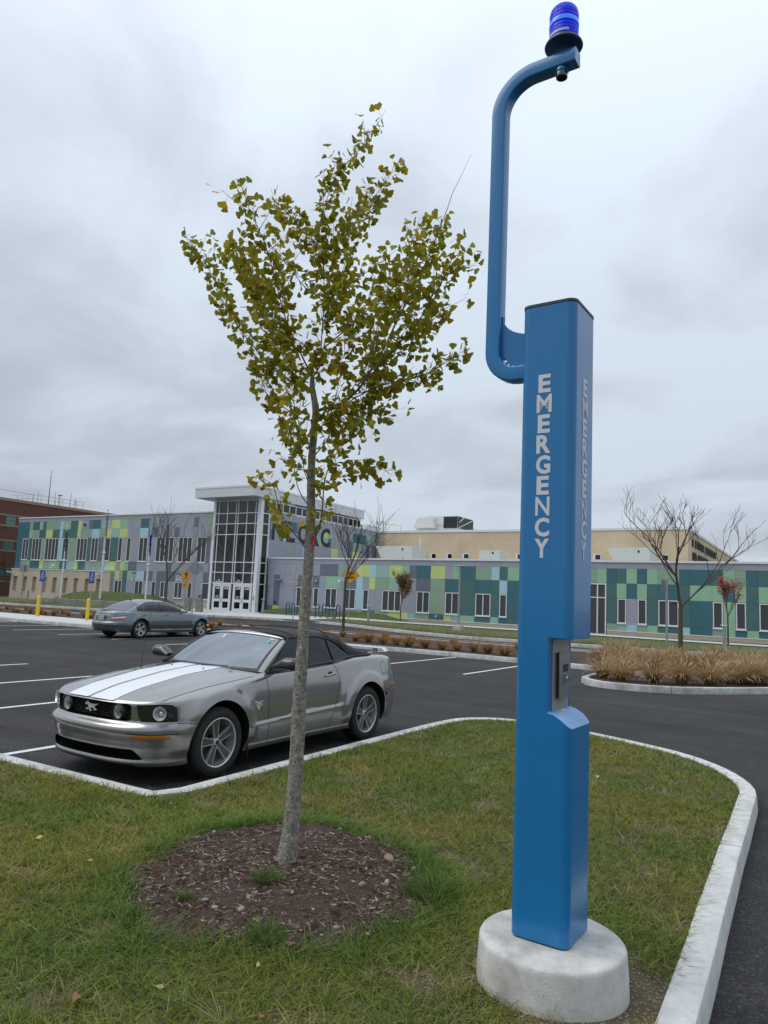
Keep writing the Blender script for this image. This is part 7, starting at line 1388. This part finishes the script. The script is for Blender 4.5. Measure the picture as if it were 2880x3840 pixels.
mb = MB()      # two rows of raised characters on the side wall, too small to read
r = random.Random(4)
for row, (z0, z1, t0, t1) in enumerate(((6.95, 7.55, 59.3, 74), (5.95, 6.55, 59.5, 71))):
    t = t0
    while t < t1:
        w = r.uniform(.5, .8)
        if r.random() < .88:
            mb.box(-8.63, t, z0, -8.56, t+.16, z1); 
            if r.random() < .6: mb.box(-8.63, t+.17, z1-.14, -8.56, t+w-.05, z1)
            if r.random() < .5: mb.box(-8.63, t+w-.18, z0, -8.56, t+w-.06, z1-.15)
            if r.random() < .4: mb.box(-8.63, t+.17, z0, -8.56, t+w-.19, z0+.14)
        t += w+.12
mb.build('wall_lettering', MAT['letter_charcoal'], gy)['kind'] = 'stuff'
# rooftop plant
UN = mat('hvac_casing', lin((205, 207, 202)), .5, var=.04)
def unit(name, a0, a1, t0, t1, z0, z1, label, hood=None, dark_end=False):
    u = empty(name, ((a0+a1)/2, t0, z0), label=label, cat='rooftop unit'); ox, oy, oz = (a0+a1)/2, t0, z0
    mb = MB(); mb.box(a0-ox, 0, 0, a1-ox, t1-t0, z1-z0); mb.build('casing', UN, u)
    n = max(2, int((a1-a0)/.75))
    for i in range(n): mb = MB(); w = (a1-a0)/n; mb.box(a0-ox+i*w+.01, -.012, .03, a0-ox+(i+1)*w-.01, -.002, z1-z0-.03); mb.build('service_panel', UN, u)
    if hood: mb = MB(); mb.prism([(a0-ox, z1-z0), (a0-ox-hood, z1-z0), (a0-ox, .05)], 0, 1.1, frame((0, 1.1, 0), (1, 0, 0), (0, 0, 1))); mb.build('intake_hood', UN, u)
    for dx_, dz in ((.65, .35), (.62, .8)): mb = MB(); mb.box(a0-ox+(a1-a0)*dx_, -.03, (z1-z0)*dz, a0-ox+(a1-a0)*dx_+.13, -.013, (z1-z0)*dz+.16); mb.build('isolator', dark, u)
    mb = MB()
    for k in range(7): mb.box(a0-ox+(a1-a0)*.25+.09*k, -.02, .08, a0-ox+(a1-a0)*.25+.09*k+.05, -.013, .28)
    mb.build('louvre', dark, u)['kind'] = 'stuff'
    return u
unit('rooftop_unit', -30.3, -27.75, 50, 52.2, 4.54, 6.2, 'white rooftop air handler with slanted hood at the corner of the buff wall', .85)
unit('rooftop_unit', -22.03, -20.4, 50, 51.6, 4.54, 5.87, 'small white box unit on the low roof left of the blue tower')
unit('rooftop_unit', -12.4, -10.25, 52, 54, 4.54, 6.24, 'white rooftop air handler with hood behind the bare tree at right', .75)
unit('rooftop_unit', -40.4, -38.5, 60, 62, 8.16, 9.2, 'pale rooftop box just visible behind the clerestory end')
u = empty('rooftop_unit', (-32, 62, 8.0), label='large white rooftop unit with angled hood and open black grille on the gymnasium', cat='rooftop unit')
mb = MB(); mb.box(-2.2, 0, 0, 2.4, 4, 1.30); mb.build('casing', UN, u)
mb = MB(); mb.box(-1.15, -.05, 1.30, 2.35, 3.6, 2.12); mb.build('upper_casing', UN, u)
mb = MB(); mb.prism([(-2.0, .95), (.25, .95), (-.02, 1.92), (-1.62, 1.92)], 0, .7, frame((0, 0, 0), (1, 0, 0), (0, 0, 1))); mb.build('intake_hood', UN, u)
mb = MB(); mb.box(2.405, .0, .95, 2.43, 3.4, 2.05); g_ = mb.build('open_grille', dark, u); mb = MB(); mb.tube([(2.45, .1, 1.0), (2.45, 3.2, 2.0)], .05, 4); mb.tube([(2.45, 1.2, 2.05), (2.45, .1, 1.5)], .05, 4); mb.build('brace', UN, g_)
mb = MB(); mb.box(.9, -.07, .95, 2.35, -.052, 2.05); mb.build('open_grille', dark, u)
# ladder, flue, yellow rail
ld = empty('roof_ladder', (-35.28, 57.35, 4.6), label='grey steel ladder with hooped top on the buff wall beside the panels', cat='ladder')
for s in (-.27, .27): mb = MB(); mb.tube([(s, 0, 0), (s, 0, 4.2)]+[(s+(.27*math.copysign(1, s))*(1-math.cos(a)) if False else s, -.0-.35*math.sin(a), 4.2+.38*math.sin(a)) for a in np.linspace(0, math.pi, 8)], .035, 6); mb.build('rail', galv, ld)
for s in (-.27, .27): mb = MB(); mb.tube([(s+.27*math.cos(a), -.1, 4.2+.35*math.sin(a)) for a in np.linspace(0, math.pi, 10)], .03, 6); mb.build('hoop', galv, ld)
for k in range(13): mb = MB(); mb.tube([(-.27, 0, .2+.3*k), (.27, 0, .2+.3*k)], .02, 5); mb.build('rung', galv, ld)
mb = MB(); mb.tube([(-29.77, 55, 4.54), (-29.77, 55, 7.3)], .11, 12); tag(mb.build('flue_pipe', WHITE, smooth=40), 'white vertical flue pipe standing on the low roof before the buff wall', 'flue pipe')
mb = MB(); mb.tube([(-35.0, 57.8, 8.25), (-35.0, 57.8, 8.95), (-33.4, 57.8, 8.75), (-33.4, 57.8, 8.25)], .03, 6); tag(mb.build('safety_rail', yellow), 'thin yellow safety rail at the roof edge beside the ladder', 'rail')
# ---- brick block at far left
bb = empty('brick_block', (0, 0, 0), label='dark red brick building with tan bands at the far left edge', cat='building')
F7 = Face(lambda a, d, z: (-76+d, a, z), bb)
mb = MB(); mb.box(-100, 30, -.2, -76, 84, 10.78); mb.build('wall', REDB, bb)
bandm = mat('stone_band', lin((150, 128, 108)), .85, var=.08)
F7.slab('roof_band', 30, 84.1, 10.78, 11.1, -24, .08, bandm)
for z in (9.19, 8.02, 6.42, 5.3): F7.slab('stone_band', 30, 84, z, z+.17, -.02, .03, bandm)
F7.slab('stone_band', 30, 84, 2.0, 2.15, -.02, .03, bandm)
GG = mat('greenish_glass', (.10, .19, .18), .15, spec=.6)
for z0, z1 in ((8.2, 9.15), (5.47, 6.4), (2.7, 3.6)):
    for t0 in (35, 38.6, 42.2, 45.8, 49.4): 
        w = F7.slab('window', t0-.05, t0+1.15, z0-.05, z1+.03, -.03, .012, mat('green_frame', (.04, .10, .09), .5))
        for i in range(2):
            for j in range(2): F7.slab('pane', t0+.04+.54*i, t0+.54+.54*i, z0+.02+(z1-z0)*.5*j, z0+(z1-z0)*.5*(j+1)-.03, .0, .018, GG, w)
# aerial deck on the brick roof
ad_ = empty('aerial_deck', (-79, 50.6, 11.1), label='railed platform with radio masts on top of the brick roof', cat='aerial platform')
mb = MB(); mb.box(-4, 0, 0, 0, 6.8, .38); mb.build('deck', mat('deck_dark', (.06, .06, .065), .8), ad_)
for k in range(8): mb = MB(); mb.tube([(0, .03+.96*k, .38), (0, .03+.96*k, 1.25)], .022, 5); mb.build('post', galv, ad_)
for z in (.8, 1.24): mb = MB(); mb.tube([(0, 0, z), (0, 6.8, z)], .022, 5); mb.build('rail', galv, ad_)
for k in range(4): mb = MB(); mb.tube([(-.05-k, 0, .38), (-.05-k, 0, 1.25)], .022, 5); mb.build('post', galv, ad_)
for z in (.8, 1.24): mb = MB(); mb.tube([(0, 0, z), (-4, 0, z)], .022, 5); mb.build('rail', galv, ad_)
mb = MB(); mb.tube([(-.3, 2.2, .38), (-.3, 2.2, 2.2), (-.3, 2.2, 4.55)], [.06, .04, .02], 6); mb.tube([(-.3, 2.0, 3.6), (-.3, 2.4, 3.6)], .02, 4); mb.tube([(-.3, 2.05, 2.9), (-.3, 2.35, 2.9)], .02, 4); mb.build('tall_mast', dark, ad_)
for y, h_ in ((1.0, 1.7), (3.2, 2.0), (3.7, 1.9), (5.35, 2.25), (6.0, 1.6)): mb = MB(); mb.tube([(-.6, y, .38), (-.6, y, h_)], .022, 5); mb.build('whip_aerial', dark, ad_)
mb = MB(); mb.lathe([(0, 1.62), (.30, 1.66), (.30, 1.70), (0, 1.73)], 12, Matrix.Translation((-.4, 3.75, 0))); mb.tube([(-.4, 3.75, .38), (-.4, 3.75, 1.62)], .03, 6); mb.build('dish', dark, ad_)
for y in (5.7, 6.3): mb = MB(); mb.tube([(-.6, y, .38), (-.6, 6.0, 1.4)], .02, 5); mb.build('stay', galv, ad_)
mb = MB(); mb.tube([(-79, 50.6, 12.3), (-79, 44, 12.35), (-79.2, 38, 12.6)], .02, 4); tag(mb.build('overhead_cable', dark), 'thin cable running left from the roof platform', 'cable')
# ================================================================== street furniture
SB = mat('sign_blue', (.01, .055, .30), .4); SW = mat('sign_white', (.55, .57, .60), .45); SO = mat('sign_orange', (.80, .33, .005), .45); SK = mat('sign_black', (.01, .01, .01), .5); SR = mat('sign_red', (.38, .03, .04), .5); SBK = mat('sign_back', (.30, .31, .31), .45, metal=.5, var=.1, vscale=3)
def base(name, s, t, label, cat, group=None, rz=0, dz=0.13): return empty(name, (s, t, gz(0, t)+dz), rz, label=label, cat=cat, group=group)
def post(root, h, r=.03, m=galv, taper=1): mb = MB(); mb.tube([(0, 0, 0), (0, 0, h)], [r, r*taper], 12); return mb.build('post', m, root, smooth=40)
def plate(root, pts, y, m, name, parent=None, th=.005, rim=None):
    fr = frame((0, y, 0), (1, 0, 0), (0, 0, 1)); mb = MB(); mb.prism(pts, 0, th, fr); o = mb.build(name, m, parent or root)
    return o
FR = lambda y: frame((0, y, 0), (1, 0, 0), (0, 0, 1))
def rr(x0, z0, x1, z1, r=.03, n=4):
    cx, cz = (x0+x1)/2, (z0+z1)/2; return [(cx+a, cz+b) for a, b in rrect((x1-x0)/2, (z1-z0)/2, r, n)]
LOOK = math.radians(-31)    # most signs face back towards the car park entry, so are seen nearly square on
# accessible parking signs in their yellow sleeves
for s, lab in ((-36.8, 'yellow sleeved bollard at far left, before the first slit windowed wall'), (-32.62, 'yellow sleeved bollard nearest to the slate sedan')):
    b = base('yellow_bollard', s+.25, 24.35, lab, 'bollard', 'yellow bollards at the accessible bays', dz=.15)
    mb = MB(); mb.lathe([(0, 1.11), (.03, 1.108), (.06, 1.09), (.082, 1.06), (.088, 1.02), (.088, .0)], 24); mb.build('sleeve', yellow, b, smooth=50)
    r_ = base('accessible_parking_sign', s, 24.62, ('blue wheelchair parking sign behind the far left yellow bollard' if s < -34 else 'blue wheelchair parking sign behind the yellow bollard next to the sedan'), 'sign', 'blue accessible parking signs', rz=math.radians(25), dz=.12)
    post(r_, 2.5, .028); o = plate(r_, rr(-.16, 1.90, .16, 2.52), -.035, SW, 'sign_plate'); plate(r_, rr(-.15, 1.91, .15, 2.51), -.047, SB, 'blue_face', o, .003)
    mb = MB(); F_ = FR(-.051) 
    for k in range(20):
        a0, a1 = math.radians(150+13*k), math.radians(150+13*(k+1))
        mb.add([F_ @ Vector((-.005+r*math.cos(a), 2.30+r*math.sin(a), .0005)) for r, a in ((.052, a0), (.052, a1), (.075, a1), (.075, a0))], [(0, 1, 2, 3)])
    mb.prism([(-.035, 2.39), (.045, 2.42), (.05, 2.40), (.01, 2.37), (.03, 2.32), (.07, 2.31), (.07, 2.295), (.01, 2.30), (-.03, 2.37)][::-1], 0, .001, F_); mb.lathe([(0, .001), (.026, .001)], 12, F_ @ Matrix.Translation((.04, 2.455, 0))); mb.build('wheelchair_symbol', SW, o)
    for j, (tx, sz) in enumerate((('RESERVED', .052), ('PARKING', .052), ('PERMIT', .035), ('REQUIRED', .035))): text_mesh(tx, sz, SW, 'sign_text', o, FR(-.0515) @ Matrix.Translation((0, 2.175-.052*j, 0)), offset=.001, depth=.0003)
# three limp flags
def flagpole(s, t, top, lab, flag, fl):
    p = base('flagpole', s, t, lab, 'flagpole', 'white flagpoles in the grass mound', dz=.42); z0 = gz(0, t)+.42; h = top-z0
    mb = MB(); mb.lathe([(0, .06), (.10, .05), (.16, 0), (.16, -.2)], 16); mb.build('base_collar', WHITE, p, smooth=40)
    mb = MB(); mb.tube([(0, 0, 0), (0, 0, h*.52)], [.085, .068], 14); mb.build('lower_shaft', WHITE, p, smooth=40); mb = MB(); mb.lathe([(.068, 0), (.13, .02), (.14, .08), (.11, .12), (.12, .15), (.055, .17)], 16, Matrix.Translation((0, 0, h*.52-.02))); mb.build('joint_collar', WHITE, p, smooth=40)
    mb = MB(); mb.tube([(0, 0, h*.52), (0, 0, h-.1)], [.05, .034], 12); mb.build('upper_shaft', WHITE, p, smooth=40); mb = MB(); mb.lathe([(0, .09), (.04, .08), (.06, .045), (.05, .01), (.02, -.02), (.03, -.05), (.06, -.06), (.06, -.08), (.03, -.1)], 14, Matrix.Translation((0, 0, h))); mb.build('finial', CHR, p, smooth=60)
    # cloth: a rectangle gathered at the hoist, hanging in folds
    nu, nv = 14, 16; L_, H_ = 1.7*fl, 1.1*fl; V, F, C = [], [], []
    for j in range(nv+1):
        for i in range(nu+1):
            u, v = i/nu, j/nv; x = .06+.22*fl*u+.05*math.sin(u*11+v*2)*(1-u*.3); y = .07*math.sin(u*15+v*1.5); z = h-.18-v*H_-u*L_*.62-.03*math.sin(u*9); V.append((x, y, z)); C.append((*flag(u, v), 1))
    F = [(j*(nu+1)+i, j*(nu+1)+i+1, (j+1)*(nu+1)+i+1, (j+1)*(nu+1)+i) for j in range(nv) for i in range(nu)]
    me = bpy.data.meshes.new('flag'); me.from_pydata(V, [], F); at = me.attributes.new('col', 'FLOAT_COLOR', 'POINT'); at.data.foreach_set('color', np.array(C, np.float32).reshape(-1)); me.materials.append(chipm); me.shade_smooth(); o = bpy.data.objects.new('flag', me); COL.objects.link(o); o.location = (s, t, z0); o.rotation_euler = (0, 0, LOOK); return o
def usf(u, v):
    if u < .42 and v < .54: return (.45, .45, .5) if (int(u*26)+int(v*18)) % 3 == 0 else (.02, .03, .12)
    return (.32, .02, .035) if int(v*13) % 2 == 0 else (.60, .58, .57)
tag(flagpole(-54.3, 38.1, 6.83, 'white flagpole with a green flag, leftmost of three', lambda u, v: (.03, .10, .06) if v < .5 or u > .6 else (.42, .30, .05), .9), 'limp dark green and gold flag on the leftmost pole', 'flag')
tag(flagpole(-49.3, 38.1, 8.13, 'tallest white flagpole, carrying the striped flag', usf, 1.08), 'limp red, white and blue striped flag on the tallest pole', 'flag')
tag(flagpole(-44.05, 38.1, 6.41, 'white flagpole with a navy flag, right of the three', lambda u, v: (.5, .5, .52) if (u-.5)**2+(v-.5)**2 < .05 else (.02, .03, .16), .85), 'limp navy flag with a white device on the right pole', 'flag')
# concrete retaining wall of the mound
pts = resample(smooth_poly([(-54.3, 36.4), (-51.2, 36.8), (-48.2, 37.15), (-45, 37.3), (-42, 37.3)], 4), .5); mb = MB(); rows = []
for i, p in enumerate(pts):
    d = (pts[min(i+1, len(pts)-1)]-pts[max(i-1, 0)]).normalized(); n = Vector((-d.y, d.x)); rows.append([(p.x+n.x*a, p.y+n.y*a, z) for a, z in ((0, .2), (0, .83), (.02, .85), (.38, .85), (.4, .83), (.4, .2))])
mb.grid(rows); mb.f += [tuple(range(5, -1, -1)), tuple(range((len(rows)-1)*6, len(rows)*6))]; mb.mi += [0, 0]; tag(mb.build('retaining_wall', wallc), 'low stained concrete wall in front of the flagpole mound', 'wall')
# lamp post, low bollard lights
lp = base('lamp_post', -16.86, 35.75, 'tall grey lamp post with a flat cone head on the lawn strip', 'street lamp')
mb = MB(); mb.box(-.22, -.22, -.1, .22, .22, .28); mb.build('concrete_base', walk, lp, bevel=.03); mb = MB(); mb.tube([(0, 0, .28), (0, 0, 3.0)], [.062, .055], 14); mb.lathe([(.09, .28), (.09, .33), (.06, .35)], 14); mb.build('shaft', galv, lp, smooth=40)
mb = MB()
for a in (0, 2.09, 4.19): mb.tube([(.03*math.cos(a), .03*math.sin(a), 2.98), (.24*math.cos(a), .24*math.sin(a), 3.44)], .014, 6)
mb.build('head_struts', galv, lp)['kind'] = 'stuff'; mb = MB(); mb.lathe([(0, 3.50), (.2, 3.49), (.34, 3.46), (.345, 3.44), (.30, 3.43), (0, 3.44)], 28); mb.build('lamp_head', galv, lp, smooth=50)
def lowlight(s, t, h, lab):
    b = base('bollard_light', s, t, lab, 'bollard light', 'low grey bollard lights', dz=.14); mb = MB(); mb.tube([(0, 0, 0), (0, 0, h-.2)], .075, 14); mb.build('shaft', galv, b, smooth=40); mb = MB()
    for a in np.linspace(0, 2*math.pi, 5)[:4]: mb.tube([(.05*math.cos(a), .05*math.sin(a), h-.2), (.1*math.cos(a), .1*math.sin(a), h-.03)], .012, 5)
    mb.build('struts', galv, b)['kind'] = 'stuff'; mb = MB(); mb.lathe([(0, h), (.15, h-.005), (.16, h-.025), (.1, h-.03), (0, h-.03)], 20); mb.build('cap', SW, b, smooth=40)
lowlight(-24.3, 38.5, 1.0, 'low grey bollard light left of the rusty leaved tree'); lowlight(-33.6, 39.4, 1.05, 'low grey bollard light beside the entrance tower corner'); lowlight(-3.95, 36.2, .98, 'low grey bollard light beside the red leaved tree'); lowlight(-60.5, 39.2, .95, 'low grey bollard light at far left before the slit windows'); lowlight(-14.2, 38.2, .95, 'low grey bollard light just left of the blue tower')
# speed hump sign
sh = base('speed_hump_sign', -24.5, 36.6, 'orange diamond sign reading SPEED HUMP in front of the panelled wing', 'sign', rz=math.radians(28))
post(sh, 3.3, .03); D_ = lambda r: [(r, 2.80), (0, 2.80+r), (-r, 2.80), (0, 2.80-r)]
o = plate(sh, D_(.53), -.045, SK, 'sign_plate'); plate(sh, D_(.505), -.052, SO, 'orange_face', o, .003)
for tx, dz in (('SPEED', .12), ('HUMP', -.14)): text_mesh(tx, .205, SK, 'sign_text', o, FR(-.0562) @ Matrix.Translation((0, 2.80+dz, 0)), offset=.006, depth=.0004, sx=.88)
# no parking plates
npk = base('no_parking_sign', -28.0, 35.7, 'post with two small white and red no parking plates left of the young tree trunk', 'sign', rz=math.radians(30)); post(npk, 3.0, .028, taper=1)
for z0, ln in ((2.42, ('NO', 'PARKING', 'ANY', 'TIME')), (1.84, ('NO', 'PARKING', 'LOADING', 'ZONE'))):
    o = plate(npk, rr(-.17, z0, .17, z0+.56, .02), -.04, SR, 'sign_plate'); plate(npk, rr(-.157, z0+.012, .157, z0+.548, .015), -.046, SW, 'white_face', o, .003)
    for j, tx in enumerate(ln): text_mesh(tx, .085 if j != 1 else .07, SR if j != 2 else SR, 'sign_text', o, FR(-.0501) @ Matrix.Translation((0, z0+.47-.11*j, 0)), offset=.003, depth=.0003, sx=.85)
    mb = MB(); mb.prism([(-.12, z0+.06), (-.07, z0+.035), (-.07, z0+.052), (.11, z0+.052), (.11, z0+.068), (-.07, z0+.068), (-.07, z0+.085)][::-1], 0, .001, FR(-.0501)); mb.build('arrow', SK, o)
# pedestrian crossing sign and the big diamond seen from behind
pc = base('crossing_sign', -37.1, 35.4, 'orange walking figure crossing sign with an arrow plate below it', 'sign', rz=math.radians(32)); post(pc, 2.5, .03)
z_ = 2.48; o = plate(pc, [(.40, z_), (0, z_+.42), (-.40, z_), (0, z_-.42)], -.05, SK, 'sign_plate'); plate(pc, [(.38, z_), (0, z_+.40), (-.38, z_), (0, z_-.40)], -.057, SO, 'orange_face', o, .003)
mb = MB(); F_ = FR(-.061); mb.lathe([(0, .001), (.042, .001)], 12, F_ @ Matrix.Translation((.02, z_+.245, 0)))
for poly in ([(-.03, .20), (.07, .20), (.075, .08), (.06, -.02), (-.03, -.02), (-.035, .08)], [(-.03, .19), (-.15, .10), (-.14, .075), (-.02, .13)], [(.06, .19), (.15, .06), (.13, .045), (.05, .12)], [(-.03, .0), (.02, .0), (-.05, -.13), (-.11, -.27), (-.14, -.26), (-.08, -.12)], [(.01, .0), (.06, .0), (.09, -.13), (.12, -.26), (.085, -.275), (.05, -.13)]): mb.prism([(a, z_+b) for a, b in poly][::-1], 0, .001, F_)
mb.build('walking_figure', SK, o)
o = plate(pc, rr(-.26, 1.72, .26, 2.02, .03), -.05, SK, 'arrow_plate'); plate(pc, rr(-.245, 1.735, .245, 2.005, .03), -.057, SO, 'orange_face', o, .003); mb = MB(); mb.prism([(-.13, 1.78), (-.10, 1.90), (-.072, 1.868), (.08, 1.955), (.10, 1.92), (-.055, 1.835), (-.02, 1.80)][::-1], 0, .001, FR(-.061)); mb.build('arrow', SK, o)
bk = base('warning_sign', -36.5, 35.6, 'grey back of a large diamond sign on a thick pole beside the crossing sign', 'sign', rz=math.radians(38)); mb = MB(); mb.tube([(0, 0, 0), (0, 0, 3.75)], .055, 14); mb.lathe([(0, 3.82), (.06, 3.80), (.065, 3.75)], 12); mb.build('post', galv, bk, smooth=40); plate(bk, [(.56, 3.0), (0, 3.56), (-.56, 3.0), (0, 2.44)], .075, SBK, 'sign_back')
mb = MB(); mb.box(-.07, -.17, .55, .07, -.06, .95); mb.build('control_box', SBK, bk)
# reserved bays
for s, ln, lab in ((-42.9, ('MUNICIPAL', 'OFFICIAL', 'PROPERTY'), 'white reserved parking plate left of the navy flag pole'), (-38.35, ('PUBLIC', 'SAFETY'), 'white reserved parking plate reading PUBLIC SAFETY beside the crossing sign')):
    r_ = base('reserved_parking_sign', s, 35.9, lab, 'sign', rz=math.radians(30)); post(r_, 2.75, .028); o = plate(r_, rr(-.19, 2.02, .19, 2.68), -.04, SW, 'sign_plate'); plate(r_, rr(-.17, 2.52, .17, 2.66, .01), -.0458, SK, 'dark_band', o, .003)
    for j, tx in enumerate(('RESERVED', 'PARKING')): text_mesh(tx, .062, SW, 'sign_text', o, FR(-.0492) @ Matrix.Translation((0, 2.622-.062*j, 0)), offset=.001, depth=.0003)
    for j, tx in enumerate(ln): text_mesh(tx, .075, SK, 'sign_text', o, FR(-.0456) @ Matrix.Translation((0, 2.43-.1*j, 0)), offset=.002, depth=.0003, sx=.9)
    mb = MB(); mb.prism([(-.12, 2.06), (.12, 2.06), (.12, 2.13), (.06, 2.16), (.0, 2.10), (-.12, 2.10)][::-1], 0, .001, FR(-.0456)); mb.build('emblem', SK, o)
# sign edge-on at the right, and the grey sign at far left
es = base('road_sign', -5.75, 32.6, 'tall grey post with a sign seen edge on, left of the bare tree at right', 'sign', rz=math.radians(75)); mb = MB(); mb.tube([(0, 0, 0), (0, 0, 2.95)], .05, 12); mb.lathe([(0, 3.0), (.05, 2.98), (.055, 2.93)], 12); mb.build('post', galv, es, smooth=40); plate(es, rr(-.23, 2.35, .23, 2.90), .12, SBK, 'sign_back')
ls = base('road_sign', -58.0, 37.0, 'grey back of a rectangular sign on a post at the far left', 'sign', rz=math.radians(28)); post(ls, 3.1, .045); plate(ls, rr(-.40, 2.45, .34, 3.05), .06, SBK, 'sign_back')
# wave bike racks
BR = mat('rack_blue', (.01, .05, .16), .35, coat=.4)
def rack(s, t, n, rz, lab):
    b = base('bike_rack', s, t, lab, 'bike rack', 'blue wave bike racks', rz=rz, dz=.14); mb = MB(); pts = [(0, 0, 0), (0, 0, .72)]; w = .30
    for k in range(n):
        x0 = k*2*w; up = [(x0+w/2-w/2*math.cos(a), 0, .75+.15*math.sin(a)) for a in np.linspace(0, math.pi, 9)]; pts += up
        if k < n-1: pts += [(x0+w*1.5-w/2*math.cos(a), 0, .22-.15*math.sin(a)) for a in np.linspace(0, math.pi, 9)]
    pts.append((pts[-1][0], 0, 0)); mb.tube(pts, .038, 10); mb.build('wave_tube', BR, b, smooth=60)
    mb = MB(); 
    for x in (0, pts[-1][0]): mb.lathe([(0, .012), (.07, .012), (.07, 0)], 12, Matrix.Translation((x, 0, 0)))
    mb.build('foot_plates', BR, b)['kind'] = 'stuff'
rack(-31.75, 39.7, 4, math.radians(-14), 'blue wave shaped bike rack left of the young tree trunk, by the grass mound'); rack(-28.75, 39.0, 4, math.radians(-6), 'blue wave shaped bike rack right of the young tree trunk')
# rough stone pillars
def pillar(s, t, h, lab, box=False):
    p = base('stone_pillar', s, t, lab, 'stone pillar', 'rough stone pillars by the entrance', rz=.4, dz=.14); bm = bmesh.new(); bmesh.ops.create_cube(bm, size=1); bmesh.ops.subdivide_edges(bm, edges=bm.edges, cuts=5, use_grid_fill=True)
    for v in bm.verts: v.co = Vector((v.co.x*.42, v.co.y*.4, (v.co.z+.5)*h)); v.co += Vector((mn.noise(v.co*6), mn.noise(v.co*6+Vector((9, 0, 0))), mn.noise(v.co*5+Vector((0, 7, 0)))*.4))*.045
    me = bpy.data.meshes.new('block'); bm.to_mesh(me); bm.free(); me.materials.append(mat('pillar_stone', (.24, .22, .20), .9, var=.35, vscale=9, detail=8, bump=.8, bscale=20)); o = bpy.data.objects.new('block', me); COL.objects.link(o); o.parent = p
    if box: mb = MB(); mb.box(-.1, -.1, h-.02, .1, .08, h+.28); mb.build('card_reader', SBK, p, bevel=.01); mb = MB(); mb.box(-.05, -.112, h+.08, .05, -.101, h+.2); mb.build('reader_face', dark, p)
pillar(-38.65, 37.2, .95, 'rough squared stone pillar, left of the pair before the entrance'); pillar(-37.5, 37.2, .95, 'rough squared stone pillar topped by a card reader', True)
# rock among the grasses, bright green weed
bm = bmesh.new(); bmesh.ops.create_icosphere(bm, subdivisions=3, radius=1)
for v in bm.verts: v.co *= 1+.3*mn.noise(v.co*1.4); v.co = Vector((v.co.x*.26, v.co.y*.2, v.co.z*.15))
me = bpy.data.meshes.new('boulder'); bm.to_mesh(me); bm.free(); me.materials.append(stm[0]); me.shade_smooth(); o = bpy.data.objects.new('boulder', me); COL.objects.link(o); o.location = (-4.1, 20.2, .16); tag(o, 'small grey rock in the mulch between the grass clumps', 'rock')
# litter of tiny pale chips and leaves on the asphalt
mb = MB()
for _ in range(420):
    x, y = rng.uniform(-22, 2), rng.uniform(4.6, 23); 
    if (x > -5 and y < 11) or (-5.5 < x and y > 17.5): continue
    if rng.random() < .5: y = 23.1-abs(rng.normal(0, .5))
    r = rng.uniform(.006, .02); a = rng.uniform(0, 6); mb.add([(x+r*math.cos(a+q)*f, y+r*math.sin(a+q)*f, .006+.004*f) for q, f in ((0, 1), (1.6, .7), (3.1, 1), (4.7, .6))], [(0, 1, 2, 3)])
tag(mb.build('litter', mat('litter_pale', (.38, .37, .34), .8)), 'tiny pale chips scattered over the dark asphalt', 'litter', kind='stuff')
for i, (x, y, w, h, tx) in enumerate(()): pass
